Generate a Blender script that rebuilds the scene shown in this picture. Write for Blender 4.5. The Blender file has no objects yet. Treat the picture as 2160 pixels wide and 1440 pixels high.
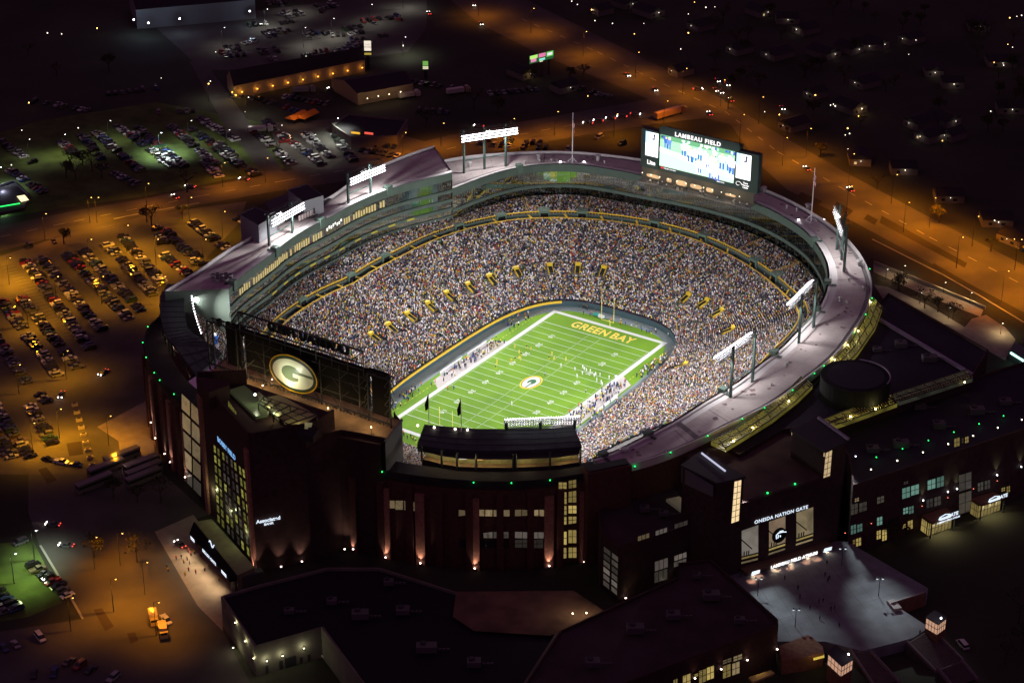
import bpy, math, random
import numpy as np
from mathutils import Vector, Matrix
random.seed(7); rng = np.random.default_rng(7)
scn = bpy.context.scene; COL = scn.collection
# ---------------------------------------------------------------- camera
CAM = np.array([371.93, -569.50, 363.09]); YAW, PIT = -0.589094, 0.470420; FPX = 4335.9
cy_, sy_, cp_, sp_ = math.cos(YAW), math.sin(YAW), math.cos(PIT), math.sin(PIT)
FWD = np.array([sy_*cp_, cy_*cp_, -sp_]); RGT = np.array([cy_, -sy_, 0.0]); UPV = np.cross(RGT, FWD)
cam = bpy.data.objects.new("camera", bpy.data.cameras.new("camera")); COL.objects.link(cam)
cam.matrix_world = Matrix(((RGT[0], UPV[0], -FWD[0], CAM[0]), (RGT[1], UPV[1], -FWD[1], CAM[1]), (RGT[2], UPV[2], -FWD[2], CAM[2]), (0, 0, 0, 1)))
cam.data.sensor_width = 36.0; cam.data.lens = 36.0*FPX/2160; cam.data.clip_start = 1.0; cam.data.clip_end = 9000.0
scn.camera = cam
# ---------------------------------------------------------------- world, moonlight, exposure
w = bpy.data.worlds.new("World"); scn.world = w; w.use_nodes = True; nt = w.node_tree
sky = nt.nodes.new("ShaderNodeTexSky"); sky.sky_type = 'NISHITA'; sky.sun_disc = False
sky.sun_elevation = math.radians(-3.0); sky.sun_rotation = math.radians(200)
mx = nt.nodes.new("ShaderNodeMixRGB"); mx.blend_type = 'MIX'; mx.inputs[0].default_value = 0.9
mx.inputs[2].default_value = (0.150, 0.056, 0.128, 1)
nt.links.new(sky.outputs[0], mx.inputs[1]); nt.links.new(mx.outputs[0], nt.nodes["Background"].inputs[0])
nt.nodes["Background"].inputs[1].default_value = 0.55
sl = bpy.data.lights.new("moon", 'SUN'); sl.energy = 0.006; sl.angle = math.radians(5); sl.color = (0.8, 0.75, 1.0)
so = bpy.data.objects.new("moon", sl); COL.objects.link(so); so.rotation_euler = (math.radians(35), 0, math.radians(200))
scn.view_settings.view_transform = 'Standard'; scn.view_settings.look = 'None'; scn.view_settings.exposure = 0.0; scn.view_settings.gamma = 1.0
scn.render.engine = 'CYCLES'
scn.cycles.use_denoising = True; scn.cycles.max_bounces = 4; scn.cycles.diffuse_bounces = 2; scn.cycles.glossy_bounces = 3
scn.cycles.transparent_max_bounces = 6; scn.cycles.sample_clamp_indirect = 4.0; scn.cycles.caustics_reflective = False; scn.cycles.caustics_refractive = False
# ---------------------------------------------------------------- helpers
def ray(u, v): return FWD + RGT*((u-1080)/FPX) - UPV*((v-720)/FPX)
def P(u, v, z):
    d = ray(u, v); t = (z-CAM[2])/d[2]; return CAM + t*d
def PY(u, v, y):
    d = ray(u, v); t = (y-CAM[1])/d[1]; return CAM + t*d
def proj(X):
    q = np.asarray(X, float)-CAM; zc = q@FWD
    return 1080+FPX*(q@RGT)/zc, 720-FPX*(q@UPV)/zc
G = 5.0   # street level
Z3 = np.array([0, 0, 1.0])
_mats = {}
def mat(name, col=(0.5, 0.5, 0.5), rough=0.8, metal=0.0, emit=None, es=1.0, noise=0.0, nscale=0.2, attr=None, spec=0.3, alpha=1.0, eattr=False, col2=None):
    if name in _mats: return _mats[name]
    m = bpy.data.materials.new(name); m.use_nodes = True; t = m.node_tree; b = t.nodes["Principled BSDF"]
    b.inputs["Base Color"].default_value = (*col, 1); b.inputs["Roughness"].default_value = rough; b.inputs["Metallic"].default_value = metal
    b.inputs["Specular IOR Level"].default_value = spec; b.inputs["Alpha"].default_value = alpha
    if emit: b.inputs["Emission Color"].default_value = (*emit, 1); b.inputs["Emission Strength"].default_value = es
    if attr:
        a = t.nodes.new("ShaderNodeAttribute"); a.attribute_name = attr
        if eattr:
            t.links.new(a.outputs["Color"], b.inputs["Emission Color"]); b.inputs["Emission Strength"].default_value = es
        else: t.links.new(a.outputs["Color"], b.inputs["Base Color"])
    elif noise > 0:
        tc = t.nodes.new("ShaderNodeTexCoord"); n = t.nodes.new("ShaderNodeTexNoise"); n.inputs["Scale"].default_value = nscale; n.inputs["Detail"].default_value = 6
        r = t.nodes.new("ShaderNodeValToRGB"); r.color_ramp.elements[0].position = 0.3; r.color_ramp.elements[1].position = 0.7
        c2 = col2 or tuple(c*(1-noise) for c in col)
        c3 = tuple(min(1, c*(1+noise*0.6)) for c in col)
        r.color_ramp.elements[0].color = (*c2, 1); r.color_ramp.elements[1].color = (*c3, 1)
        t.links.new(tc.outputs["Object"], n.inputs["Vector"]); t.links.new(n.outputs["Fac"], r.inputs["Fac"]); t.links.new(r.outputs["Color"], b.inputs["Base Color"])
    _mats[name] = m; return m
def setp(o, label=None, cat=None, group=None, kind=None):
    if label: o["label"] = label
    if cat: o["category"] = cat
    if group: o["group"] = group
    if kind: o["kind"] = kind
    return o
def empty(name, loc, label=None, cat=None, group=None, rz=0.0):
    o = bpy.data.objects.new(name, None); o.location = loc; o.rotation_euler = (0, 0, rz); COL.objects.link(o)
    o.empty_display_size = 0.5
    return setp(o, label, cat, group)
class MB:
    def __init__(s): s.v = []; s.f = []; s.m = []; s.mi = 0
    def face(s, pts):
        b = len(s.v); s.v += [tuple(map(float, p)) for p in pts]; s.f.append(tuple(range(b, b+len(pts)))); s.m.append(s.mi)
    def hexa(s, b4, t4):
        b = len(s.v); s.v += [tuple(map(float, p)) for p in b4]+[tuple(map(float, p)) for p in t4]
        for q in ((3, 2, 1, 0), (4, 5, 6, 7), (0, 1, 5, 4), (1, 2, 6, 5), (2, 3, 7, 6), (3, 0, 4, 7)):
            s.f.append(tuple(b+i for i in q)); s.m.append(s.mi)
    def box(s, c, size, rz=0.0, z0=None):
        cx, cy = c[0], c[1]; zc = c[2] if len(c) > 2 else 0; hx, hy = size[0]/2, size[1]/2
        lo = (zc-size[2]/2) if z0 is None else z0; hi = lo+size[2]; ca, sa = math.cos(rz), math.sin(rz)
        q = [(cx+x*ca-y*sa, cy+x*sa+y*ca) for x, y in ((-hx, -hy), (hx, -hy), (hx, hy), (-hx, hy))]
        s.hexa([(x, y, lo) for x, y in q], [(x, y, hi) for x, y in q])
    def bar(s, a, b, r, r2=None, n=4):
        a = np.array(a, float); b = np.array(b, float); d = b-a; L = np.linalg.norm(d)
        if L < 1e-6: return
        d /= L; up = np.array([0, 0, 1.0]) if abs(d[2]) < 0.9 else np.array([1.0, 0, 0]); x = np.cross(d, up); x /= np.linalg.norm(x); y = np.cross(d, x)
        r2 = r if r2 is None else r2; base = len(s.v); ph = math.pi/n
        for p, rr in ((a, r), (b, r2)):
            for i in range(n): t = ph+2*math.pi*i/n; s.v.append(tuple(p+(x*math.cos(t)+y*math.sin(t))*rr))
        for i in range(n): j = (i+1) % n; s.f.append((base+i, base+j, base+n+j, base+n+i)); s.m.append(s.mi)
        s.f.append(tuple(base+i for i in range(n))[::-1]); s.m.append(s.mi); s.f.append(tuple(base+n+i for i in range(n))); s.m.append(s.mi)
    def prism(s, poly, z0, z1, cap=True):
        n = len(poly); b = len(s.v); s.v += [(float(p[0]), float(p[1]), float(z0)) for p in poly]+[(float(p[0]), float(p[1]), float(z1)) for p in poly]
        for i in range(n): j = (i+1) % n; s.f.append((b+i, b+j, b+n+j, b+n+i)); s.m.append(s.mi)
        if cap: s.f.append(tuple(range(b+n, b+2*n))); s.m.append(s.mi); s.f.append(tuple(range(b+n-1, b-1, -1))); s.m.append(s.mi)
    def strip(s, A, B, closed=False):
        n = len(A); b = len(s.v); s.v += [tuple(map(float, p)) for p in A]+[tuple(map(float, p)) for p in B]
        for i in range(n if closed else n-1): j = (i+1) % n; s.f.append((b+i, b+j, b+n+j, b+n+i)); s.m.append(s.mi)
    def sphere(s, c, r, n=8, m=5, sz=1.0):
        b = len(s.v)
        for i in range(m+1):
            ph = math.pi*i/m
            for j in range(n): t = 2*math.pi*j/n; s.v.append((c[0]+r*math.sin(ph)*math.cos(t), c[1]+r*math.sin(ph)*math.sin(t), c[2]+r*sz*math.cos(ph)))
        for i in range(m):
            for j in range(n): k = (j+1) % n; s.f.append((b+i*n+j, b+(i+1)*n+j, b+(i+1)*n+k, b+i*n+k)); s.m.append(s.mi)
    def mesh(s, name, mats):
        me = bpy.data.meshes.new(name); me.from_pydata(s.v, [], s.f)
        for m in (mats if isinstance(mats, (list, tuple)) else [mats]): me.materials.append(m)
        me.polygons.foreach_set("material_index", s.m); me.update(); return me
    def build(s, name, mats, parent=None, loc=None, rz=0.0):
        o = bpy.data.objects.new(name, s.mesh(name, mats)); COL.objects.link(o)
        if parent: o.parent = parent
        if loc is not None: o.location = loc; o.rotation_euler = (0, 0, rz)
        return o
def struct(mb, name, mats): return setp(mb.build(name, mats), kind="structure")
def local(root, mb):      # shift world-built geometry so that it sits under its root Empty
    l = np.array(root.location); c, s_ = math.cos(-root.rotation_euler[2]), math.sin(-root.rotation_euler[2])
    mb.v = [((x-l[0])*c-(y-l[1])*s_, (x-l[0])*s_+(y-l[1])*c, z-l[2]) for x, y, z in mb.v]; return mb
def part(root, mb, name, mats): return local(root, mb).build(name, mats, root)
def text(name, body, size, origin, xd, yd, m, parent=None, off=0.0, ext=0.03, space=1.0, alx='CENTER'):
    c = bpy.data.curves.new(name, 'FONT'); c.body = body; c.size = size; c.offset = off; c.extrude = ext; c.align_x = alx; c.align_y = 'CENTER'; c.space_character = space
    c.materials.append(m); o = bpy.data.objects.new(name, c); COL.objects.link(o)
    x = Vector(xd).normalized(); y = Vector(yd); y = (y-x*y.dot(x)).normalized(); z = x.cross(y); org = Vector(origin)
    mw = Matrix(((x[0], y[0], z[0], org[0]), (x[1], y[1], z[1], org[1]), (x[2], y[2], z[2], org[2]), (0, 0, 0, 1)))
    if parent:
        o.parent = parent; pm = Matrix.Translation(parent.location) @ Matrix.Rotation(parent.rotation_euler[2], 4, 'Z'); mw = pm.inverted() @ mw
    o.matrix_local = mw
    return o
def spot(parent, loc, target, power, color, angle=150, blend=0.6, size=0.15, name="lamp_light"):
    l = bpy.data.lights.new(name, 'SPOT'); l.energy = power; l.color = color; l.spot_size = math.radians(angle); l.spot_blend = blend; l.shadow_soft_size = size
    o = bpy.data.objects.new(name, l); COL.objects.link(o); d = Vector(target)-Vector(loc); o.rotation_euler = d.to_track_quat('-Z', 'Y').to_euler()
    o.location = Vector(loc)
    if parent: o.parent = parent; o.matrix_parent_inverse = (Matrix.Translation(parent.location) @ Matrix.Rotation(parent.rotation_euler[2], 4, 'Z')).inverted()
    return o
def pointl(parent, loc, power, color, size=0.15, name="lamp_light"):
    l = bpy.data.lights.new(name, 'POINT'); l.energy = power; l.color = color; l.shadow_soft_size = size
    o = bpy.data.objects.new(name, l); COL.objects.link(o); o.location = Vector(loc)
    if parent: o.parent = parent; o.matrix_parent_inverse = (Matrix.Translation(parent.location) @ Matrix.Rotation(parent.rotation_euler[2], 4, 'Z')).inverted()
    return o
def copy_tree(o, parent=None):
    c = o.copy(); COL.objects.link(c)
    if parent: c.parent = parent
    for ch in list(o.children): copy_tree(ch, c)
    return c
# ---------------------------------------------------------------- plan rings of the stadium (polar about CX, CY)
CX, CY = 0.0, -4.0; NT = 288; TH = np.arange(NT)*2*math.pi/NT
def ring(pts, sm=3):
    p = np.array(pts, float); a = np.mod(np.arctan2(p[:, 1]-CY, p[:, 0]-CX), 2*math.pi); r = np.hypot(p[:, 0]-CX, p[:, 1]-CY); i = np.argsort(a); a, r = a[i], r[i]
    out = np.interp(TH, np.r_[a[-1]-2*math.pi, a, a[0]+2*math.pi], np.r_[r[-1], r, r[0]])
    for _ in range(sm): out = (np.roll(out, 2)+np.roll(out, 1)+out+np.roll(out, -1)+np.roll(out, -2))/5
    return out
def superell(a, b, n, cy=0.0):
    t = np.linspace(0, 2*math.pi, 400, endpoint=False); c, s_ = np.cos(t), np.sin(t)
    return np.stack([a*np.sign(c)*np.abs(c)**(2/n), cy+b*np.sign(s_)*np.abs(s_)**(2/n)], 1)
def rp(r, k, z):  # point on ring at (float) index k
    k0 = int(math.floor(k)) % NT; f = k-math.floor(k); rr = r[k0]*(1-f)+r[(k0+1) % NT]*f; t = 2*math.pi*k/NT
    return np.array([CX+rr*math.cos(t), CY+rr*math.sin(t), z])
def rline(r, z, ks): return [rp(r, k, z) for k in ks]
def kidx(u, v, z):
    p = P(u, v, z); return (math.atan2(p[1]-CY, p[0]-CX) % (2*math.pi))/(2*math.pi)*NT
R_GR = ring(superell(33, 62.5, 4.2, -1), 1); R_WA = ring(superell(38.5, 67.4, 3.4, -1), 1)
px = lambda L, z: [P(u, v, z)[:2] for u, v in L]
rail_pts = px([(650, 650), (755, 600), (850, 545), (960, 495), (1080, 468), (1210, 464), (1340, 478), (1460, 508), (1560, 555), (1640, 615), (1690, 665)], 20)
rail_pts += [(80, 35), (81, 0), (81, -30), (76, -60), (60, -84), (32, -101), (0, -105), (-32, -101), (-60, -86), (-76, -60)]
R_RA = ring(rail_pts)
ri = px([(480, 612), (565, 545), (700, 458), (820, 400), (955, 367)], 44.5)+px([(1100, 352), (1210, 347), (1350, 372), (1600, 432), (1700, 490), (1745, 560), (1740, 622), (1680, 700), (1600, 770), (1480, 850), (1350, 925), (1250, 975)], 37)
ri += [(62, -108), (32, -116), (0, -118), (-32, -116), (-62, -106), (-78, -86)]
R_RI = ring(ri)
ro = px([(1000, 331), (1200, 322), (1390, 345), (1600, 397), (1720, 455), (1800, 520), (1840, 600), (1800, 700), (1700, 800), (1530, 900), (1330, 985)], 37)
ro += [(82, -101), (78, -108.4), (59, -122), (43, -129), (31, -132.5), (0, -137), (-31, -136), (-44.7, -133.2), (-54.2, -131.8), (-65.2, -126.8), (-80.6, -117.4), (-98.8, -100.4)]
ro += [P(u, v, 44.5)[:2] for u, v in [(415, 580), (560, 490), (700, 420)]]+[(-108, 60), (-100, 92)]
R_RO = ring(ro)
KW0, KW1 = kidx(480, 612, 44.5), kidx(955, 367, 44.5)   # west building, high k to low k
KSE = kidx(1252, 972, 37)-NT                              # where the east roof ends (negative index)
# ================================================================ playing field
YD = 0.9144
M_grass = mat("turf", (0.135, 0.275, 0.014), 0.9, noise=0.25, nscale=0.07, col2=(0.100, 0.225, 0.014))
M_white = mat("white_line", (0.60, 0.63, 0.62), 0.8)
M_gold = mat("gold_paint", (0.88, 0.60, 0.01), 0.7)
M_dkgreen = mat("field_green_paint", (0.03, 0.13, 0.05), 0.8)
M_track = mat("grey_track", (0.20, 0.25, 0.26), 0.9, noise=0.12, nscale=0.3)
mb = MB(); a = rline(R_GR, 0.03, range(NT)); mb.face(a); struct(mb, "field_grass", M_grass)
mb = MB(); mb.face(rline(R_WA, 0.0, range(NT))); struct(mb, "field_track", M_track)
fr = MB(); z = 0.05
def rect(mb, x0, y0, x1, y1, z): mb.face([(x0, y0, z), (x1, y0, z), (x1, y1, z), (x0, y1, z)])
X1, Y1 = 24.384, 54.864; X2, Y2 = X1+1.83, Y1+1.83
for q in ((-X2, -Y2, X2, -Y1), (-X2, Y1, X2, Y2), (-X2, -Y1, -X1, Y1), (X1, -Y1, X2, Y1)): rect(fr, *q, z)
for k in range(-10, 11): rect(fr, -X1+0.02, k*4.572-0.09-(0.06 if abs(k) == 10 else 0), X1-0.02, k*4.572+0.09+(0.06 if abs(k) == 10 else 0), z+0.004)
for k in range(-49, 50):
    if k % 5 == 0: continue
    y = k*YD
    for x in (-X1+0.6, -2.82, 2.82, X1-0.6): rect(fr, x-0.32, y-0.07, x+0.32, y+0.07, z)
struct(fr, "field_markings", M_white)
db = MB()
for s_ in (-1, 1):      # dashed restraining line outside the border
    y = -56
    while y < 56:
        rect(db, s_*29.6-0.09, y, s_*29.6+0.09, y+1.2, z); y += 2.3
struct(db, "restraining_line_markings", mat("yellow_line", (0.75, 0.62, 0.12), 0.8))
bb = MB()
bb.face([(-X2-0.05, -23.5, 0.055), (-X2-0.05, 23.5, 0.055), (-31.5, 19, 0.055), (-31.5, -19, 0.055)])
bb.face([(X2+0.05, 23.5, 0.055), (X2+0.05, -28, 0.055), (32.2, -23, 0.055), (32.2, 19, 0.055)])
struct(bb, "bench_area_paint", mat("bench_paint", (0.52, 0.49, 0.48), 0.9, noise=0.2, nscale=1.5))
for k in range(1, 10):
    n = (10-abs(5-k)*2)*0+[10, 20, 30, 40, 50, 40, 30, 20, 10][k-1]; y = (k*10-50)*YD
    for sx in (-1, 1):
        xx = sx*(X1-9.9); xd = (0, sx, 0); yd = (-sx, 0, 0)
        for j, dg in enumerate(str(n)):
            o = text("yard_number", dg, 2.6, (xx, y+sx*(j*2-1)*0.95, z+0.004), xd, yd, M_white, off=0.05, ext=0.0); setp(o, kind="structure")
for body, x in (("GREEN", -5.0), ("BAY", 9.6)):
    for nm, mm, off, dz in (("end_zone_lettering_outline", M_white, 0.17, 0), ("end_zone_lettering", M_gold, 0.07, 0.008)):
        o = text(nm, body, 7.0, (x, 50.2, z+dz), (1, 0, 0), (0, 1, 0), mm, off=off, ext=0.0, space=1.08); o.scale = (0.74, 1, 1)
        setp(o, kind="structure")
def ell(cx, cy, a, b, n=56): return [(cx+a*math.cos(2*math.pi*i/n), cy+b*math.sin(2*math.pi*i/n)) for i in range(n)]
def emblem(place, parent=None, dz=0.006, mats=None, names=("emblem_rim", "emblem_band", "emblem_letter", "emblem_opening"), rim=.955):
    """oval with a letter G, in local (x right, y up, z out); place maps local to world"""
    m = mats or (M_gold, M_dkgreen, M_white, M_dkgreen); shapes = [[ell(0, 0, 1, .64)], [ell(0, 0, rim, rim*.63)], [ell(0, 0, .85, .50)]]
    shapes.append([ell(-0.07, 0, .40, .27), [(0.1, 0.035), (0.1, 0.125), (0.80, 0.125), (0.85, 0.035)]])
    out = []
    for i, (sh, mm, nm) in enumerate(zip(shapes, m, names)):
        q = MB()
        for j, s_ in enumerate(sh): q.face([place(x, y, dz*(i+1+0.5*j)) for x, y in s_])
        out.append((nm, q, mm))
    q = MB(); q.face([place(x, y, dz*5.2) for x, y in [(0.0, -0.10), (0.0, 0.035), (0.62, 0.035), (0.62, -0.10)]]); out.append((names[2], q, m[2]))
    q = MB(); q.face([place(x, y, dz*5.2) for x, y in [(0.22, -0.28), (0.22, -0.09), (0.62, -0.09), (0.62, -0.28)]]); out.append((names[2], q, m[2]))
    return out
for nm, q, mm in emblem(lambda x, y, d: (y*5.6, -x*5.6, z+0.01+d), rim=.90): setp(q.build("field_"+nm, mm), kind="structure")
# goalposts
M_post = mat("goalpost_yellow", (0.85, 0.80, 0.20), 0.5)
for s_ in (1, -1):
    r = empty("goalpost", (0, s_*(Y1+1.9), 0), "yellow goalpost %s" % ("behind the far end zone with the painted letters" if s_ > 0 else "at the near end zone, seen above the dark canopy"), "goalpost")
    for nm, A, B, rr in (("gooseneck_post", (0, s_*(Y1+1.9), 0), (0, s_*(Y1+1.9), 2.6), 0.16), ("crossbar", (-2.82, s_*Y1, 3.05), (2.82, s_*Y1, 3.05), 0.11),
                         ("upright", (-2.82, s_*Y1, 3.05), (-2.82, s_*Y1, 13.7), 0.10), ("upright", (2.82, s_*Y1, 3.05), (2.82, s_*Y1, 13.7), 0.10)):
        q = MB(); q.bar(A, B, rr, n=6)
        if nm == "gooseneck_post": q.bar((0, s_*(Y1+1.9), 2.6), (0, s_*Y1, 3.05), 0.15, n=6)
        part(r, q, nm, M_post)
# ================================================================ stadium
ST = empty("stadium", (0, CY, 0), "huge oval football stadium with a packed seating bowl under floodlights, ringed by a pale roof", "stadium")
M_conc = mat("stand_concrete", (0.22, 0.21, 0.21), 0.9, noise=0.15, nscale=0.5)
M_green = mat("green_fascia", (0.100, 0.145, 0.125), 0.7, noise=0.12, nscale=0.25)
M_yrail = mat("yellow_rail", (0.78, 0.52, 0.05), 0.6)
M_glass = mat("dark_glass", (0.36, 0.42, 0.40), 0.05, metal=1.0)
M_roof = mat("roof_membrane", (0.52, 0.46, 0.45), 0.85, noise=0.3, nscale=0.07)
M_roofw = mat("roof_kerb", (0.62, 0.60, 0.60), 0.8)
M_brick = mat("dark_brick", (0.10, 0.045, 0.035), 0.9, noise=0.25, nscale=0.8)
M_dark = mat("dark_metal", (0.030, 0.036, 0.036), 0.55)
M_grn = mat("green_steel", (0.06, 0.10, 0.09), 0.5)
ALL = list(range(NT+1))
def add(nm, q, m, par=None): return part(par or ST, q, nm, m)
q = MB(); q.strip(rline(R_WA, 0, ALL), rline(R_WA, 2.4, ALL)); q.strip(rline(R_WA+0.25, 2.4, ALL), rline(R_WA, 2.4, ALL)); add("field_wall", q, M_dkwall := mat("wall_padding", (0.045, 0.085, 0.10), 0.7, noise=0.1, nscale=1))
q = MB(); kk = [k/2 for k in range(int(NT*0.62), int(NT*1.32))]   # yellow advertising band on the west side
q.strip(rline(R_WA-0.03, 1.5, kk), rline(R_WA-0.03, 2.45, kk)); q.strip(rline(R_WA-0.03, 2.45, kk), rline(R_WA+0.7, 2.45, kk)); add("wall_band", q, M_yrail)
NR = 58; ZB, ZT = 2.6, 20.0
def bowl_z(f): return ZB+(ZT-ZB)*(0.82*f+0.18*f*f)
q = MB()
for i in range(0, NR, 2):
    f0, f1 = i/NR, (i+2)/NR; r0 = R_WA*(1-f0)+R_RA*f0; r1 = R_WA*(1-f1)+R_RA*f1
    q.strip(rline(r0+0.3*(i == 0), bowl_z(f0), ALL), rline(r1, bowl_z(f0), ALL)); q.strip(rline(r1, bowl_z(f0), ALL), rline(r1, bowl_z(f1), ALL))
add("seating_bowl", q, M_conc)
# walkway, its rails and the upper stand
ZW = 19.2; R_W2 = R_RA+3.4; R_UF = R_RA+3.6
q = MB(); q.strip(rline(R_RA, ZW, ALL), rline(R_UF, ZW, ALL)); add("concourse_walkway", q, M_conc)
q = MB(); q.strip(rline(R_UF, ZW, ALL), rline(R_UF, 21.4, ALL)); add("stand_front_wall", q, M_green)
q = MB()
for rr, z0 in ((R_RA, 20.0), (R_UF, 21.4)):
    q.strip(rline(rr, z0+0.75, ALL), rline(rr, z0+1.15, ALL)); q.strip(rline(rr, z0+1.15, ALL), rline(rr+0.35, z0+1.15, ALL))
    for k in range(0, NT*2): q.bar(rp(rr, k/2, z0), rp(rr, k/2, z0+0.9), 0.06)
add("guard_railing", q, M_yrail)
def top_z(k): return 24.5 if KW1 <= (k % NT) <= KW0 else 22.9
q = MB(); NU = 7
for i in range(NU):
    f0, f1 = i/NU, (i+1)/NU
    A = [rp(R_UF*(1-f0)+R_RI*f0, k, 21.4+(top_z(k)-21.4)*f0) for k in ALL]; B = [rp(R_UF*(1-f1)+R_RI*f1, k, 21.4+(top_z(k)-21.4)*f0) for k in ALL]
    C_ = [(b[0], b[1], 21.4+(top_z(k)-21.4)*f1) for b, k in zip(B, ALL)]
    q.strip(A, B); q.strip(B, C_)
add("upper_stand", q, M_conc)
# inner glazed front: bands of green cladding and reflecting glass
def krange(a, b, n=None):
    n = n or int(abs(b-a)*2)+1; return [a+(b-a)*i/n for i in range(n+1)]
KE = krange(KSE, KW1); KWr = krange(KW1, KW0)
def band(ks, z0, z1, m, nm, off=0.0, lip=0.0):
    q = MB(); q.strip(rline(R_RI+off, z0, ks), rline(R_RI+off, z1, ks))
    if lip: q.strip(rline(R_RI+off, z1, ks), rline(R_RI+off+lip, z1, ks)); q.strip(rline(R_RI+off, z0, ks), rline(R_RI+off+lip, z0, ks))
    return add(nm, q, m)
for z0, z1, t in ((22.0, 23.6, 0), (27.0, 28.4, 0), (34.2, 37.5, 0)): band(KE, z0, z1, M_green, "fascia_band", -0.4, 0.8)
for z0, z1 in ((23.6, 27.0), (28.4, 34.2)): band(KE, z0, z1, M_glass, "window_band")
for z0, z1 in ((24.0, 26.0), (28.3, 29.5), (32.0, 33.3), (36.0, 37.4), (41.6, 44.9)): band(KWr, z0, z1, M_green, "fascia_band", -0.5, 1.0)
for z0, z1 in ((26.0, 28.3), (29.5, 32.0), (33.3, 36.0), (37.4, 41.6)): band(KWr, z0, z1, M_glass, "window_band")
q = MB()
for ks, zz in ((KE, ((23.6, 27.0), (28.4, 34.2))), (KWr, ((26.0, 28.3), (29.5, 32.0), (33.3, 36.0), (37.4, 41.6)))):
    for k in krange(ks[0], ks[-1], int((ks[-1]-ks[0])*0.45)):
        for z0, z1 in zz: q.bar(rp(R_RI-0.1, k, z0), rp(R_RI-0.1, k, z1), 0.06)
add("window_frame", q, M_green)
# lit club windows high in the west building, and lit yellow strips
M_lit = mat("lit_window_warm", (0.3, 0.25, 0.1), 0.5, emit=(1.0, 0.80, 0.36), es=0.42)
M_litw = mat("lit_window_bright", (0.5, 0.5, 0.5), 0.5, emit=(1.0, 0.97, 0.9), es=1.3)
ka, kb, kc = kidx(495, 610, 40), kidx(690, 485, 40), kidx(810, 425, 40)
for i, k in enumerate(krange(kc, ka, 62)):
    if kb-5 < k < kb+1.0 or random.random() < 0.06: continue
    w_ = (ka-kc)/62*0.62
    q = MB(); h0 = 37.7+random.random()*0.5; q.strip(rline(R_RI-0.12, h0, [k, k+w_]), rline(R_RI-0.12, 40.2+random.random()*0.8, [k, k+w_])); add("club_window", q, M_lit)
for k in krange(kb-4.6, kb-0.3, 7):
    q = MB(); z0 = 39.4+random.random(); q.strip(rline(R_RI-0.12, z0, [k, k+0.35]), rline(R_RI-0.12, z0+1.2, [k, k+0.35])); add("club_window", q, M_litw)
M_ystrip = mat("yellow_sign_strip", (0.55, 0.48, 0.06), 0.6)
for u, v in [(575, 610), (605, 590), (635, 573), (665, 553), (690, 536), (725, 520), (755, 500), (790, 484), (830, 472), (865, 456)]:
    k = kidx(u, v, 30.2); q = MB(); q.strip(rline(R_RI-0.65, 28.5, [k-0.8, k+0.8]), rline(R_RI-0.65, 29.3, [k-0.8, k+0.8])); add("name_strip", q, M_ystrip)
# roofs
def roofpart(ks, z, nm="roof"):
    q = MB(); q.strip(rline(R_RI+3.6, z, ks), rline(R_RO-2.2, z, ks)); add(nm, q, M_roof)
    q = MB(); q.strip(rline(R_RI-0.4, z+0.5, ks), rline(R_RI+1.4, z+0.5, ks)); q.strip(rline(R_RI+1.4, z+0.5, ks), rline(R_RI+1.4, z-0.3, ks))
    q.strip(rline(R_RI+1.4, z-0.3, ks), rline(R_RI+3.6, z-0.3, ks)); q.strip(rline(R_RI+3.6, z-0.3, ks), rline(R_RI+3.6, z, ks)); add("roof_gutter", q, M_roofw)
    q = MB(); q.strip(rline(R_RO-2.2, z, ks), rline(R_RO-1.6, z-0.5, ks)); q.strip(rline(R_RO-1.6, z-0.5, ks), rline(R_RO-0.5, z-0.5, ks)); add("roof_channel", q, M_conc)
    q = MB(); q.strip(rline(R_RO-0.5, z-0.5, ks), rline(R_RO-0.5, z+0.9, ks)); q.strip(rline(R_RO-0.5, z+0.9, ks), rline(R_RO, z+0.9, ks)); q.strip(rline(R_RO, z+0.9, ks), rline(R_RO, z-2, ks)); add("parapet", q, M_roofw)
roofpart(KE, 37.0); roofpart(KWr, 44.5)
q = MB(); q.strip(rline(R_RI+0.5, 36.9, [KSE]*1+[KSE+.01]), rline(R_RO, 36.9, [KSE]*1+[KSE+.01]))
for k in (KW0, KW1): q = MB(); q.face([rp(R_RI-0.5, k, 24), rp(R_RO, k, 24), rp(R_RO, k, 45.0), rp(R_RI-0.5, k, 45.0)]); add("end_wall", q, mat("pale_green_wall", (0.10, 0.135, 0.11), 0.8))
q = MB(); q.face([rp(R_RI-0.4, KSE, 24), rp(R_RO, KSE, 24), rp(R_RO, KSE, 37.4), rp(R_RI-0.4, KSE, 37.4)]); add("end_wall", q, M_green)
M_seam = mat("roof_seam", (0.16, 0.14, 0.15), 0.9); q = MB()
for k in [kidx(1530, 886, 37), kidx(1748, 592, 37), kidx(1428, 890, 37)-1.5, 40, 96]:
    q.strip([rp(R_RI+3.7, k, 37.02), rp(R_RI+3.7, k+0.12, 37.02)], [rp(R_RO-2.3, k, 37.02), rp(R_RO-2.3, k+0.12, 37.02)])
add("roof_seam", q, M_seam)
q = MB()
for ks, z_ in ((KE, 37.015), (KWr, 44.515)):
    for k in krange(ks[0]+1, ks[-1]-1, int((ks[-1]-ks[0])*.55)):
        q.strip([rp(R_RI+3.8, k, z_), rp(R_RI+3.8, k+.035, z_)], [rp(R_RO-2.4, k, z_), rp(R_RO-2.4, k+.035, z_)])
    for f in (.3, .6): q.strip(rline(R_RI*(1-f)+R_RO*f, z_, ks), rline(R_RI*(1-f)+R_RO*f+.07, z_, ks))
add("roof_joint_lines", q, mat("joint_grey", (.30, .25, .26), .9))
q = MB()
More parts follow.
